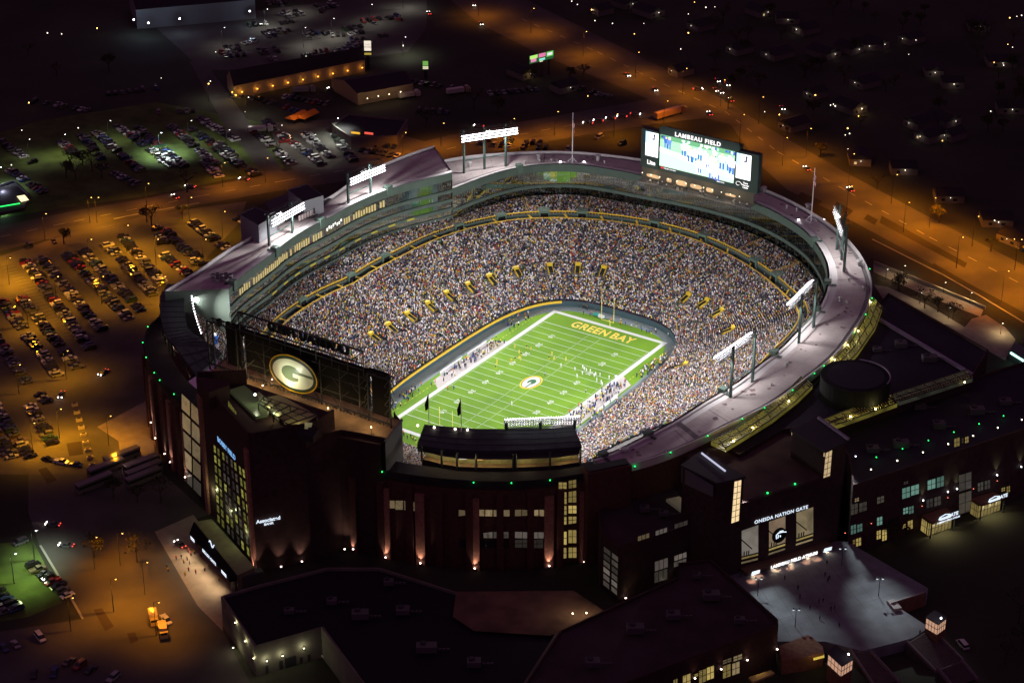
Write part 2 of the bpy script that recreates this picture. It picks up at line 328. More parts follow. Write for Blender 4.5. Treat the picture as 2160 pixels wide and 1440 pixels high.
for i in range(70):
    k = random.uniform(KSE, KW1); f = random.uniform(.25, .85); c = rp(R_RI*(1-f)+R_RO*f, k, 37.01); n_ = random.randint(5, 9); s_ = random.uniform(.3, 1.6); q.face([c+np.array([math.cos(t)*s_*random.uniform(.3, 1), math.sin(t)*s_*random.uniform(.3, 1), 0]) for t in np.arange(n_)*2*math.pi/n_])
add("roof_stain", q, mat("stain_brown", (.20, .15, .15), .95))
q = MB(); kx = kidx(1440, 880, 37)-0.8; q.strip([rp(R_RI+1.6, kx-1, 37.03), rp(R_RI+1.6, kx-0.15, 37.03)], [rp(R_RO-2.3, kx-1.0, 37.03), rp(R_RO-2.3, kx-0.15, 37.03)]); add("roof_joint", q, M_seam)
# outer wall with brick piers
KO = krange(KSE, KW1); KS_ = krange(KW0, KSE+NT)
for ks, zt in ((KO, 37.0), (KWr, 44.5), (KS_, 36.5)):
    q = MB(); q.strip(rline(R_RO, G-0.1, ks), rline(R_RO, zt-1.9, ks)); add("outer_wall", q, M_brick)
q = MB()
for k in krange(KW0+2, KSE+NT-1, 22):
    p = rp(R_RO+0.6, k, 0); t = 2*math.pi*k/NT; q.box((p[0], p[1]), (1.6, 2.2, 33-G), t, z0=G)
add("brick_pier", q, M_brick)
# ---- steps: yellow stair strips and green tunnel heads on the walkway
def frame_at(rr, k, z):
    p = rp(rr, k, z); p2 = rp(rr, k+0.5, z); t = p2-p; t /= np.linalg.norm(t); n = np.array([t[1], -t[0], 0])   # n outward
    return p, t, n
M_tun = mat("tunnel_green", (0.12, 0.19, 0.15), 0.7); M_black = mat("opening_black", (0.008, 0.008, 0.008), 1.0)
for u, v in [(648, 640), (735, 585), (812, 545), (960, 467), (1055, 450), (1150, 440), (1233, 443), (1388, 468), (1492, 497), (1622, 545), (1660, 580)]:
    k = kidx(u, v, 21); p, t, n = frame_at(R_UF, k, 19.3); q = MB()
    c = p+n*1.6; w_, d_, h_ = 2.2, 4.2, 3.6
    b4 = [c-t*w_-n*2.4, c+t*w_-n*2.4, c+t*w_+n*2.4, c-t*w_+n*2.4]
    q.hexa(b4, [x+np.array([0, 0, h_]) for x in b4]); o = add("stairway_portal", q, M_tun)
    q = MB(); q.face([c-t*1.6-n*2.42, c+t*1.6-n*2.42, c+t*1.6-n*2.42+np.array([0, 0, 2.6]), c-t*1.6-n*2.42+np.array([0, 0, 2.6])]); part(ST, q, "portal_opening", M_black).parent = o
q = MB()
for k in krange(0, NT, 48):
    if abs(random.random()) < .0: continue
    p, t, n = frame_at(R_RA, k+0.9, ZW+0.03)
    q.face([p-t*0.5, p+t*0.5, p+t*3.3+n*3.5+np.array([0, 0, 2]), p+t*2.3+n*3.5+np.array([0, 0, 2])])
for k in krange(0, NT, 30):
    p, t, n = frame_at(R_UF, k+2.2, 21.5); rr = (R_RI[int(k+2.2) % NT]-R_UF[int(k+2.2) % NT])
    q.bar(p+t*.5+np.array([0, 0, .9]), p+t*.5+n*rr*0.95+np.array([0, 0, 1.6+.9]), 0.14); q.bar(p-t*.5+np.array([0, 0, .9]), p-t*.5+n*rr*0.95+np.array([0, 0, 1.6+.9]), 0.14)
add("stair_strip", q, M_yrail)
# mid-bowl tunnel mouths
VOM = []
for u, v in [(785, 703), (822, 683), (862, 660), (903, 637), (944, 616), (988, 597), (1033, 580), (1090, 565), (1160, 558), (1219, 558), (1273, 564), (1450, 620), (1488, 632), (1520, 652), (1440, 765), (1540, 690)]:
    # solve for bowl height on the ray
    best = None
    for i in range(4, NR): 
        zz = bowl_z(i/NR); pp = P(u, v, zz+1.5); ang = (math.atan2(pp[1]-CY, pp[0]-CX) % (2*math.pi))/(2*math.pi)*NT; f = i/NR; r_ = (R_WA*(1-f)+R_RA*f)[int(ang) % NT]
        d = abs(math.hypot(pp[0]-CX, pp[1]-CY)-r_)
        if best is None or d < best[0]: best = (d, ang, f)
    VOM.append(best[1:]); _, ang, f = best; rr = R_WA*(1-f)+R_RA*f; p, t, n = frame_at(rr, ang, bowl_z(f))
    q = MB(); w_ = 0.85; z1 = np.array([0, 0, 1.0]); L = 3.4
    for s_ in (-1, 1): q.hexa([p+t*s_*w_-n*L-z1*2, p+t*s_*(w_+.18)-n*L-z1*2, p+t*s_*(w_+.18)-z1*0, p+t*s_*w_], [p+t*s_*w_-n*L-z1*.6, p+t*s_*(w_+.18)-n*L-z1*.6, p+t*s_*(w_+.18)+z1*1.0, p+t*s_*w_+z1*1.0])
    q.hexa([p-t*(w_+.3)+z1*.8, p+t*(w_+.3)+z1*.8, p+t*(w_+.3)+n*1.4+z1*.8, p-t*(w_+.3)+n*1.4+z1*.8], [p-t*(w_+.3)+z1*1.9, p+t*(w_+.3)+z1*1.9, p+t*(w_+.3)+n*1.4+z1*1.9, p-t*(w_+.3)+n*1.4+z1*1.9])
    o = add("tunnel_mouth", q, mat("tunnel_yellow", (0.62, 0.44, 0.03), 0.6))
    q = MB(); q.face([p-t*w_-n*L-z1*0.6, p+t*w_-n*L-z1*0.6, p+t*w_+z1*.75, p-t*w_+z1*.75]); part(ST, q, "tunnel_opening", M_black).parent = o
# ================================================================ crowd
PAL = [((0.020, 0.022, 0.040), 20), ((0.045, 0.045, 0.08), 14), ((0.13, 0.12, 0.15), 12), ((0.72, 0.71, 0.74), 19), ((0.32, 0.30, 0.33), 13), ((0.03, 0.08, 0.045), 8), ((0.62, 0.44, 0.04), 7),
       ((0.60, 0.16, 0.02), 3.0), ((0.35, 0.02, 0.02), 2.5), ((0.03, 0.06, 0.22), 4), ((0.22, 0.15, 0.09), 6), ((0.12, 0.35, 0.05), 0.5), ((0.30, 0.19, 0.12), 5)]
HEAD = [((0.38, 0.25, 0.20), 34), ((0.02, 0.02, 0.02), 18), ((0.55, 0.38, 0.04), 8), ((0.02, 0.07, 0.03), 10), ((0.6, 0.6, 0.65), 20), ((0.55, 0.15, 0.02), 3), ((0.10, 0.05, 0.03), 5)]
def pick(tab, n):
    p = np.array([x[1] for x in tab], float); p /= p.sum(); c = np.array([x[0] for x in tab]); return c[rng.choice(len(tab), n, p=p)]
def crowd_arrays(pos, ang, sc):
    # torso and lap 8+8 points, head 6
    B = np.array([(-.20, -.14, 0), (.20, -.14, 0), (.20, .16, 0), (-.20, .16, 0), (-.21, -.13, .82), (.21, -.13, .82), (.21, .14, .82), (-.21, .14, .82),
                  (-.29, -.13, .82), (.29, -.13, .82), (.27, .13, .82), (-.27, .13, .82), (-.22, -.10, 1.42), (.22, -.10, 1.42), (.22, .10, 1.42), (-.22, .10, 1.42),
                  (0, 0, 1.76), (0, 0, 1.44), (.13, 0, 1.6), (-.13, 0, 1.6), (0, .14, 1.6), (0, -.14, 1.6)])
    F = [(0, 1, 5, 4), (1, 2, 6, 5), (2, 3, 7, 6), (3, 0, 4, 7), (8, 9, 13, 12), (9, 10, 14, 13), (10, 11, 15, 14), (11, 8, 12, 15), (12, 13, 14, 15)]
    T = [(16, 18, 20), (16, 20, 19), (16, 19, 21), (16, 21, 18), (17, 20, 18), (17, 19, 20), (17, 21, 19), (17, 18, 21)]
    n = len(pos); c, s_ = np.cos(ang), np.sin(ang); V = np.empty((n, 22, 3))
    V[:, :, 0] = (B[None, :, 0]*c[:, None]-B[None, :, 1]*s_[:, None])*sc[:, None]+pos[:, 0:1]
    V[:, :, 1] = (B[None, :, 0]*s_[:, None]+B[None, :, 1]*c[:, None])*sc[:, None]+pos[:, 1:2]
    V[:, :, 2] = B[None, :, 2]*sc[:, None]+pos[:, 2:3]
    return V.reshape(-1, 3), np.array(F), np.array(T)
M_crowd = mat("crowd_clothing", rough=0.85, attr="col", spec=0.1)
def crowd_mesh(name, pos, ang, sc, body, legs, head):
    V, F, T = crowd_arrays(pos, ang, sc); n = len(pos); off = (np.arange(n)*22)[:, None, None]
    q = (F[None]+off).reshape(-1, 4); t = (T[None]+off).reshape(-1, 3); nq, ntr = len(q), len(t)
    me = bpy.data.meshes.new(name); me.vertices.add(len(V)); me.vertices.foreach_set("co", V.astype(np.float32).ravel())
    me.loops.add(nq*4+ntr*3); me.loops.foreach_set("vertex_index", np.r_[q.ravel(), t.ravel()].astype(np.int32))
    me.polygons.add(nq+ntr); me.polygons.foreach_set("loop_start", np.r_[np.arange(nq)*4, nq*4+np.arange(ntr)*3].astype(np.int32))
    me.update(calc_edges=True)
    cf = np.concatenate([np.repeat(legs[:, None], 4, 1), np.repeat(body[:, None], 5, 1)], 1).reshape(-1, 3); cf = np.concatenate([cf, np.repeat(head, 8, 0)])
    a = me.color_attributes.new("col", 'FLOAT_COLOR', 'CORNER'); lc = np.concatenate([np.repeat(cf[:nq], 4, 0), np.repeat(cf[nq:], 3, 0)])
    a.data.foreach_set("color", np.c_[lc, np.ones(len(lc))].astype(np.float32).ravel()); me.materials.append(M_crowd)
    o = bpy.data.objects.new(name, me); COL.objects.link(o); return o
def fill_stand(Rf, z_of, rows, f_of, occ, aisle=True):
    out = []
    for i in range(rows):
        f = f_of(i); rr = Rf(f); xs = rr*np.cos(TH)+CX; ys = rr*np.sin(TH)+CY
        seg = np.hypot(np.roll(xs, -1)-xs, np.roll(ys, -1)-ys); cum = np.r_[0, np.cumsum(seg)]; L = cum[-1]; s_ = np.arange(0, L, 0.56)+rng.uniform(-.12, .12, int(math.ceil(L/0.56)))
        s_ = s_[(s_ >= 0) & (s_ < L)]; k = np.interp(s_, cum, np.arange(NT+1)); r_ = np.interp(k, np.arange(NT+1), np.r_[rr, rr[0]])
        keep = rng.random(len(k)) < occ
        if aisle: keep &= ~((np.mod(k, 4.0) < 0.22) & (rng.random(len(k)) < 0.75))
        for ka_, fa in VOM: keep &= ~((np.abs((k-ka_+NT/2) % NT-NT/2)*r_*2*math.pi/NT < 1.9) & (f < fa+0.015) & (f > fa-0.12))
        k, r_ = k[keep], r_[keep]; t = 2*math.pi*k/NT; z_ = z_of(i, k)
        out.append(np.stack([CX+r_*np.cos(t)+rng.uniform(-.1, .1, len(k)), CY+r_*np.sin(t)+rng.uniform(-.1, .1, len(k)), z_, t, k], 1))
    return np.concatenate(out)
low = fill_stand(lambda f: R_WA*(1-f)+R_RA*f, lambda i, k: np.full(len(k), bowl_z((i//2*2)/NR)+(0.28 if i % 2 else 0)), NR, lambda i: (i+0.45)/NR, 0.97)
sv = VOM; VOM = []
tz = lambda k: np.where((np.mod(k, NT) >= KW1) & (np.mod(k, NT) <= KW0), 24.5, 22.9)
up = fill_stand(lambda f: R_UF*(1-f)+R_RI*f, lambda i, k: 21.4+(tz(k)-21.4)*(int(i/2)/NU), NU*2-1, lambda i: (i+0.7)/(NU*2), 0.93)
wk = fill_stand(lambda f: R_RA*(1-f)+R_UF*f, lambda i, k: np.full(len(k), ZW), 2, lambda i: 0.35+i*0.4, 0.16, False); VOM = sv
seats = np.concatenate([low, up, wk])
u_, v_ = proj(seats[:, :3])
# leave out what stands wholly behind the south end's canopy, boards and towers, or under the east roof
hid = (seats[:, 1] < -62) & (seats[:, 0] < 50) & ~((u_ > 838) & (u_ < 900) & (v_ > 915)) & ~(seats[:, 0] < -50)
east_hid = (seats[:, 0] > 0) & (np.hypot(seats[:, 0]-CX, seats[:, 1]-CY) > 0)
rin = np.interp(np.mod(seats[:, 4], NT), np.arange(NT+1), np.r_[R_RI, R_RI[0]])
# the roof edge seen from the camera hides what is lower than the line to it
tocam = np.arctan2(CAM[1]-seats[:, 1], CAM[0]-seats[:, 0]); 
dist = (rin-np.hypot(seats[:, 0]-CX, seats[:, 1]-CY)); cosr = np.cos(tocam-seats[:, 3]); slope = (CAM[2]-seats[:, 2])/np.hypot(CAM[0]-seats[:, 0], CAM[1]-seats[:, 1])
kk_ = np.where(seats[:, 4] > NT/2, seats[:, 4]-NT, seats[:, 4])
under = (cosr > 0.25) & (dist/np.maximum(cosr, .25)*slope+seats[:, 2] < 34.0) & (kk_ > KSE) & (seats[:, 0] > 40)
seats = seats[~(hid | under)]; u_, v_ = proj(seats[:, :3]); d_ = np.linalg.norm(seats[:, :3]-CAM, axis=1)
cand = np.where((u_ > 1238) & (v_ < 945) & (v_ > 780))[0]; cand = cand[np.argsort(d_[cand])][:90]
isind = np.zeros(len(seats), bool); isind[cand] = True
st = seats[~isind]; n = len(st)
body = pick(PAL, n)*rng.uniform(.7, 1.3, (n, 1)); head = pick(HEAD, n)*rng.uniform(.8, 1.2, (n, 1)); legs = np.array([(0.02, 0.02, 0.03)])*rng.uniform(.5, 2, (n, 1))
cr = crowd_mesh("crowd", st[:, :3], st[:, 3]+math.pi/2+rng.uniform(-.35, .35, n), rng.uniform(.88, 1.06, n), body, legs, head)
setp(cr, "dense crowd of tens of thousands of spectators filling the seating bowl", "crowd", kind="stuff")
print("crowd", n)
# ---------------------------------------------------------------- people as individuals
def person_mesh(top, leg, head, pose="stand", helmet=None, arm=None, name="person"):
    """one continuous small figure, feet at the origin, facing +y; colours by material"""
    q = MB(); st_ = {"stand": (0.12, 0.12, 0, 0), "walk": (0.32, -0.28, 0.25, -0.25), "crouch": (0.3, 0.1, 0.35, 0.35), "raise": (0.1, 0.1, 0, 0)}[pose]
    hip = 0.92 if pose != "crouch" else 0.72; lean = 0.0 if pose != "crouch" else 0.35
    q.mi = 1
    for s_, fy in ((-1, st_[0] if pose != "stand" else 0.03), (1, st_[1] if pose != "stand" else -0.03)):
        kn = (s_*0.12, fy*0.6+0.05, hip*0.52); q.bar((s_*0.10, 0, hip+.03), kn, 0.105, 0.075, 6); q.bar(kn, (s_*0.14, fy, 0.05), 0.072, 0.045, 6); q.bar((s_*0.14, fy-0.06, 0.04), (s_*0.15, fy+0.18, 0.035), 0.05, 0.04, 5)
    q.mi = 0; ch = (0, lean, hip+0.50); q.bar((0, 0, hip-0.04), (0, lean*0.5, hip+0.22), 0.175, 0.165, 8); q.bar((0, lean*0.5, hip+0.22), ch, 0.165, 0.215, 8); q.bar(ch, (0, lean*1.1, hip+0.60), 0.215, 0.09, 8)
    q.mi = 3
    for s_, ay in ((-1, st_[2]), (1, st_[3])):
        sh = (s_*0.21, lean, hip+0.50)
        if pose == "raise": el = (s_*0.36, 0.05, hip+0.62); hd = (s_*0.32, 0.08, hip+0.92)
        else: el = (s_*0.29, lean+ay*0.4, hip+0.24); hd = (s_*0.25, lean+ay+0.12, hip+0.02+abs(ay)*0.25)
        q.bar(sh, el, 0.062, 0.05, 5); q.bar(el, hd, 0.048, 0.036, 5)
        q.mi = 2; q.bar(hd, (hd[0], hd[1]+0.04, hd[2]-0.09), 0.036, 0.02, 5); q.mi = 3
    q.mi = 2; q.bar((0, lean*1.1, hip+0.58), (0, lean*1.15, hip+0.70), 0.055, 0.055, 6); q.mi = 4 if helmet else 2; q.sphere((0, lean*1.2, hip+0.80), 0.125, 8, 6, 1.15)
    q.mi = 4; q.sphere((0, lean*1.2-0.02, hip+0.86), 0.118, 8, 4, 0.8)
    mk = lambda c, nm: mat("%s_%02x%02x%02x" % (nm, int(c[0]*255), int(c[1]*255), int(c[2]*255)), c, 0.8)
    return q.mesh(name, [mk(top, "cloth"), mk(leg, "cloth"), mk(head, "skin"), mk(arm or top, "cloth"), mk(helmet or (0.03, 0.02, 0.015), "cap")])
SKIN = (0.42, 0.26, 0.18)
def put(me, x, y, z, rz, label, group, cat="person", name="person"):
    o = bpy.data.objects.new(name, me); o.location = (x, y, z); o.rotation_euler = (0, 0, rz); COL.objects.link(o); return setp(o, label, cat, group)
cols = [("black coat", (0.012, 0.012, 0.018)), ("white shirt", (0.62, 0.62, 0.64)), ("grey coat", (0.2, 0.2, 0.21)), ("dark green jersey", (0.02, 0.08, 0.035)), ("yellow top", (0.6, 0.40, 0.02)), ("orange coat", (0.6, 0.16, 0.02)), ("red coat", (0.35, 0.02, 0.02)), ("blue coat", (0.03, 0.06, 0.25)), ("brown coat", (0.2, 0.12, 0.07))]
wts = [8, 5, 4, 4, 2.5, 1.6, 1.3, 1.6, 2]
specm = [(nm, [person_mesh(c, (0.02, 0.02, 0.03), SKIN, ps, hat) for ps, hat in (("stand", None), ("raise", (0.5, 0.35, 0.04)), ("stand", (0.5, 0.5, 0.5)))]) for nm, c in cols]
for i in cand:
    s_ = seats[i]; nm, ms = random.choices(specm, wts)[0]
    put(random.choice(ms), s_[0], s_[1], s_[2], s_[3]+math.pi/2, "spectator in a %s low in the packed corner beside the dark canopy" % nm, "spectators in the near corner of the bowl")
# football players, officials, sideline
gp = person_mesh((0.02, 0.10, 0.05), (0.75, 0.60, 0.06), SKIN, "walk", (0.8, 0.62, 0.05)); gp2 = person_mesh((0.75, 0.62, 0.10), (0.70, 0.56, 0.06), SKIN, "crouch", (0.8, 0.62, 0.05)); gp3 = person_mesh((0.7, 0.6, 0.15), (0.75, 0.62, 0.1), SKIN, "stand", (0.8, 0.62, 0.05))
wp = person_mesh((0.82, 0.82, 0.84), (0.75, 0.76, 0.8), SKIN, "walk", (0.8, 0.8, 0.82)); wp2 = person_mesh((0.82, 0.82, 0.84), (0.75, 0.76, 0.8), SKIN, "stand", (0.05, 0.07, 0.25)); rf = person_mesh((0.5, 0.5, 0.5), (0.02, 0.02, 0.02), SKIN, "stand", (0.02, 0.02, 0.02))
def onf(zx, zy): return P(780+zx/3, 600+zy/3, 0)
for i, (x, y) in enumerate([(918, 405), (992, 405), (1018, 415), (945, 440), (958, 452), (945, 470), (955, 482), (920, 482), (891, 490), (805, 498), (796, 535), (800, 515), (1152, 450), (1133, 475), (1163, 478), (1241, 483)]):
    p = onf(x, y); put([gp3, gp, gp2][i % 3], p[0], p[1], 0.05, random.uniform(-2.4, -1.2), "football player in yellow and green kit on the far left half of the pitch", "players in yellow kit on the pitch")
for i, (x, y) in enumerate([(1210, 525), (1298, 545), (1347, 535), (1358, 545), (1370, 555), (1345, 570), (1311, 590), (1420, 585), (1428, 580), (1457, 580), (1436, 615), (1515, 598), (1464, 630), (1470, 640), (1395, 560), (1553, 595), (1562, 600)]):
    p = onf(x, y); put([wp, wp2][i % 2], p[0], p[1], 0.05, random.uniform(0, 6), "football player in all white kit on the right half of the pitch", "players in white kit on the pitch")
for x, y, l in [(1108, 578, "official standing just above the painted oval emblem"), (898, 765, "lone player in white near the lower hash marks"), (1366, 685, "official in grey standing near the right sideline"), (494, 668, "person with an orange vest near the lower left sideline"), (532, 665, "person in blue near the lower left sideline"), (1322, 775, "person in bright orange holding a marker at the right sideline"), (1265, 815, "person in a red top at the right sideline above the drum line")]:
    p = onf(x, y); me = {"lone": wp, "offi": rf}.get(l[:4]) or person_mesh((0.7, 0.12, 0.02) if "orange" in l or "red" in l else (0.04, 0.08, 0.35), (0.03, 0.05, 0.12), SKIN, "stand")
    put(me, p[0], p[1], 0.05, 0.5, l, None)
sideL = [(nm, person_mesh(c, l_, SKIN, ps, h_)) for nm, c, l_, ps, h_ in [("yellow and green kit", (0.02, 0.1, 0.05), (0.75, 0.6, 0.06), "stand", (0.8, 0.62, 0.05)), ("dark coat", (0.03, 0.05, 0.05), (0.03, 0.03, 0.04), "stand", None), ("blue coat", (0.03, 0.08, 0.4), (0.03, 0.04, 0.08), "stand", None),
         ("green cape", (0.03, 0.2, 0.09), (0.03, 0.03, 0.03), "walk", None), ("orange vest", (0.7, 0.2, 0.03), (0.05, 0.05, 0.06), "stand", None), ("white coat", (0.7, 0.7, 0.7), (0.1, 0.1, 0.1), "walk", None), ("yellow bib", (0.75, 0.65, 0.05), (0.03, 0.03, 0.04), "stand", None)]]
sideR = [(nm, person_mesh(c, l_, SKIN, ps, h_)) for nm, c, l_, ps, h_ in [("white kit", (0.8, 0.8, 0.84), (0.72, 0.74, 0.8), "stand", (0.8, 0.8, 0.82)), ("dark blue coat", (0.02, 0.04, 0.18), (0.02, 0.03, 0.08), "stand", None), ("white shirt and navy trousers", (0.75, 0.75, 0.78), (0.02, 0.03, 0.12), "walk", None), ("navy cape", (0.02, 0.03, 0.12), (0.6, 0.6, 0.66), "walk", None), ("yellow bib", (0.75, 0.65, 0.05), (0.03, 0.03, 0.04), "stand", None), ("orange coat", (0.65, 0.2, 0.06), (0.04, 0.04, 0.05), "stand", None)]]
EXTRA = []
def side(n, xr, yr, tab, where, group, w_):
    for i in range(n):
        if i >= n*0.42: EXTRA.append((random.uniform(*xr), random.triangular(*yr), 0.06, 0)); continue
        nm, me = random.choices(tab, w_)[0]; put(me, random.uniform(*xr), random.triangular(*yr), 0.06, random.uniform(0, 6.28), "person in %s %s" % (nm, where), group)
side(72, (-31.0, -26.4), (-22, 23, 16), sideL, "on the pale bench area of the left sideline", "people on the left bench area", [5, 5, 2, 1, 1, 2, 1])
side(34, (-34, -29.6), (-52, -22), sideL, "on the grass strip left of the lower pitch", "people left of the lower pitch", [1, 4, 2, 4, 3, 2, 2])
side(16, (-35, -29.6), (24, 50), sideL, "on the grass strip left of the far pitch", "people left of the far pitch", [1, 5, 1, 2, 2, 2, 2])
side(118, (25.8, 32.0), (-30, 21, 8), sideR, "crowding the right sideline bench area", "people on the right bench area", [8, 6, 4, 4, 1, 1])
side(46, (29.6, 33.6), (22, 52), sideL, "lined up on the grass right of the far pitch", "people right of the far pitch", [1, 3, 2, 2, 4, 1, 7])
side(40, (32.5, 37), (-40, 20), sideR, "by the wall behind the right bench area", "people behind the right bench area", [3, 6, 2, 2, 3, 2])
for i in range(12): put(sideL[1][1], -22+random.uniform(0, 12), 64.5+random.uniform(-0.6, .6), 0.05, 3, "person in dark coat by the far wall behind the end zone", "people by the far wall")
for i in range(22): put(random.choice(sideL)[1], random.uniform(-16, 24), random.uniform(59.5, 62.5), 0.05, 3, "person kneeling behind the far end zone", "people behind the far end zone")
for i in range(16): put(random.choice(sideL)[1], random.uniform(-25, -5), random.uniform(-61, -58), 0.05, 0, "person behind the near end zone, left of the dark canopy", "people behind the near end zone")
EX = np.array(EXTRA); n = len(EX)
SP = [((0.75, .62, .10), 3), ((.03, .05, .05), 5), ((.03, .06, .3), 4), ((.75, .75, .8), 6), ((.02, .03, .10), 5), ((.65, .2, .05), 2), ((.7, .6, .05), 2), ((.03, .2, .09), 2)]
o = crowd_mesh("sideline_crowd", EX[:, :3], rng.uniform(0, 6.28, n), np.full(n, 1.05), pick(SP, n), pick(SP, n)*.4, pick(HEAD, n)); setp(o, "players and staff milling along both sidelines of the pitch", "crowd", kind="stuff")
# sideline bench tents, carts
M_tent = mat("bench_white", (0.75, 0.76, 0.78), 0.7)
for a_, b_, l in (((-31.6, 4), (-31.6, 17), "long white covered bench on the left sideline"), ((-31.6, -14), (-31.6, 0), "long white bench lower on the left sideline"), ((32.6, -6), (32.6, 8), "long white bench on the right sideline")):
    q = MB(); q.box(((a_[0]+b_[0])/2, (a_[1]+b_[1])/2), (0.6, b_[1]-a_[1], 0.5), z0=0.06)
    r = empty("team_bench", ((a_[0]+b_[0])/2, (a_[1]+b_[1])/2, 0.0), l, "bench"); part(r, q, "seat", M_tent)
    q = MB(); q.box(((a_[0]+b_[0])/2-0.35*(1 if a_[0] < 0 else -1), (a_[1]+b_[1])/2), (0.12, b_[1]-a_[1], 1.0), z0=0.5); part(r, q, "backrest", M_tent)
for x, y, c, l in ((-9, 61.3, (0.04, 0.30, 0.25), "teal equipment cart behind the far end zone"), (-6.5, 60.8, (0.6, 0.62, 0.64), "white equipment cart behind the far end zone")):
    r = empty("equipment_cart", (x, y, 0.03), l, "cart"); q = MB(); q.box((x, y), (2.4, 1.2, 1.1), z0=0.4); part(r, q, "body", mat("cart_%d" % int(x*10), c, 0.6)); q = MB()
    for dx in (-.9, .9): q.bar((x+dx, y-.62, 0.25), (x+dx, y+.62, 0.25), 0.22, n=8)
    part(r, q, "axle_wheel", M_dark)
# ================================================================ floodlight banks
M_lamp = mat("floodlight_lamp", (1, 1, 1), 0.4, emit=(1.0, 0.96, 1.0), es=14.0)
FLC = (1.0, 0.96, 0.95); FLP = 62000
def bank(base, zr, ztop, label, xr=None, nx=30, post_h=2.0, kind="far", panel=3.2, side=()):
    """base: post feet (world xy). The lamp panel hangs on the field side of the posts."""
    c = np.mean(np.array(base), 0); r = empty("floodlight_bank", (c[0], c[1], zr), label, "floodlights", "floodlight banks on the stadium roof")
    a = np.array(base[0]); b = np.array(base[-1]); t = (b-a)/np.linalg.norm(b-a); L = np.linalg.norm(b-a); inw = np.array([-t[1], t[0]])
    if inw@(-c) < 0: inw = -inw
    for p_ in base:
        q = MB(); q.bar((*p_, zr-0.3), (*p_, ztop+post_h), 0.55, 0.5, 4); part(r, q, "post", M_grn)
    cb_ = zr+min(5.5, (ztop-zr)*.35); q = MB(); q.bar((*a, cb_), (*b, cb_), 0.22)
    e0, e1 = a-t*xr[0], b+t*xr[1]
    part(r, q, "cross_beam", M_grn)
    q = MB(); zc = ztop-0.6; off = inw*1.6; Z = np.array([0, 0, 1.0])
    n3 = lambda p2, z_: np.array([p2[0], p2[1], z_])
    for z_ in (zc-panel*.5, zc+panel*.5): q.bar(n3(e0+off*.6, z_), n3(e1+off*.6, z_), 0.12)
    q.bar(n3(e0, zc+panel*.75), n3(e1, zc+panel*.75), 0.08); q.bar(n3(e0-off, zc+panel*.75), n3(e1-off, zc+panel*.75), 0.08)
    for k in range(9): f = k/8; m_ = e0*(1-f)+e1*f; q.bar(n3(m_-off, zc+panel*.75), n3(m_+off*.6, zc+panel*.5), 0.06); q.bar(n3(m_+off*.6, zc+panel*.5), n3(m_+off*.6, zc-panel*.5), 0.07)
    part(r, q, "lamp_frame", M_dark)
    W = np.linalg.norm(e1-e0); q = MB()
    for row in range(3):
        for i in range(nx):
            m_ = e0+(e1-e0)*((i+.5)/nx)+off*(0.9+0.1*row); z_ = zc+panel*(0.36-0.36*row)
            d3 = np.array([inw[0]*.8, inw[1]*.8, -.6]); q.bar(n3(m_, z_), n3(m_, z_)+d3*0.6, 0.26, 0.40, 6)
    part(r, q, "lamp_housing", mat("lamp_housing", (0.35, 0.36, 0.37), 0.4))
    q = MB(); s_ = np.array([t[0], t[1], 0])
    for row in range(3):
        for i in range(nx):
            m_ = e0+(e1-e0)*((i+.5)/nx)+off*(0.9+0.1*row); z_ = zc+panel*(0.36-0.36*row); d3 = np.array([inw[0]*.8, inw[1]*.8, -.6]); cc = n3(m_, z_)+d3*0.61; up_ = np.cross(s_, d3)
            q.face([cc+(s_*math.cos(h)+up_*math.sin(h))*0.37 for h in np.arange(8)*math.pi/4])
            if row == 0 and kind == "near": q.bar(cc+Z*0.2, cc+Z*0.75, 0.16, 0.02, 4)  # glowing spikes shaped as the glare over the lamps
    if kind == "near":
        for row in range(3):
            for i in range(nx): m_ = e0+(e1-e0)*((i+.5)/nx)+off*(1.1+.42*row); q.sphere(n3(m_, zc+panel*.40-.55*row), .27, 6, 4)  # glowing balls added so the lamp glare shows from behind
    part(r, q, "lamp_glass", M_lamp)
    for i in range(5):
        m_ = e0+(e1-e0)*((i+.5)/5)+off*1.8; tgt = (random.uniform(-32, 32)-c[0]*0.12, (i-2)*26-c[1]*0.12+random.uniform(-10, 10), 4)
        if i in (1, 3): tgt = (-c[0]*0.62, -c[1]*0.62+(i-2)*36, 14)
        spot(r, n3(m_, zc-panel*0.3), tgt, FLP, FLC, 92, 0.9, 0.35, "floodlight_beam")
    # spots added to brighten the roof beside the bank, aimed straight down
    for f in (0.25, 0.75):
        m_ = e0*(1-f)+e1*f+off*1.2; spot(r, n3(m_, zc-panel*.55), (m_[0], m_[1], 0), FLP*0.15, FLC, 150, 1.0, 0.5, "floodlight_spill")
    for tx, ty, tz_, pf in side: spot(r, n3(c+inw*1.5, ztop+1.0), (tx, ty, tz_), FLP*pf, FLC, 70, 1.0, .5, "floodlight_spill")  # extra spots added to brighten roof stretches away from the bank
    return r
B = lambda L, z: [P(u, v, z)[:2] for u, v in L]
bank(B([(979, 365), (1022, 357), (1067, 351)], 37), 37, 54, "wide white floodlight bank on three posts near the far left end of the oval roof", (1.8, 4.6), 34, side=((-25, 128, 37, .35),))
bank(B([(735, 428), (782, 408)], 44.5), 44.5, 55, "white floodlight bank on the left roof, farther of the two", (0.5, 6.5), 26, side=((-91, 58, 44.5, .6),))
bank(B([(568, 518), (617, 490)], 44.5), 44.5, 55, "white floodlight bank on the left roof, nearer of the two, above the parked cars", (0.2, 5.5), 26, side=((-95, -66, 44.5, 1.0),))
bank(B([(1765, 527), (1775, 548), (1780, 572)], 37), 37, 54, "floodlight bank seen edge on at the far right curve of the roof, on three posts", (2, 2), 28, side=((40, 122, 37, .35),))
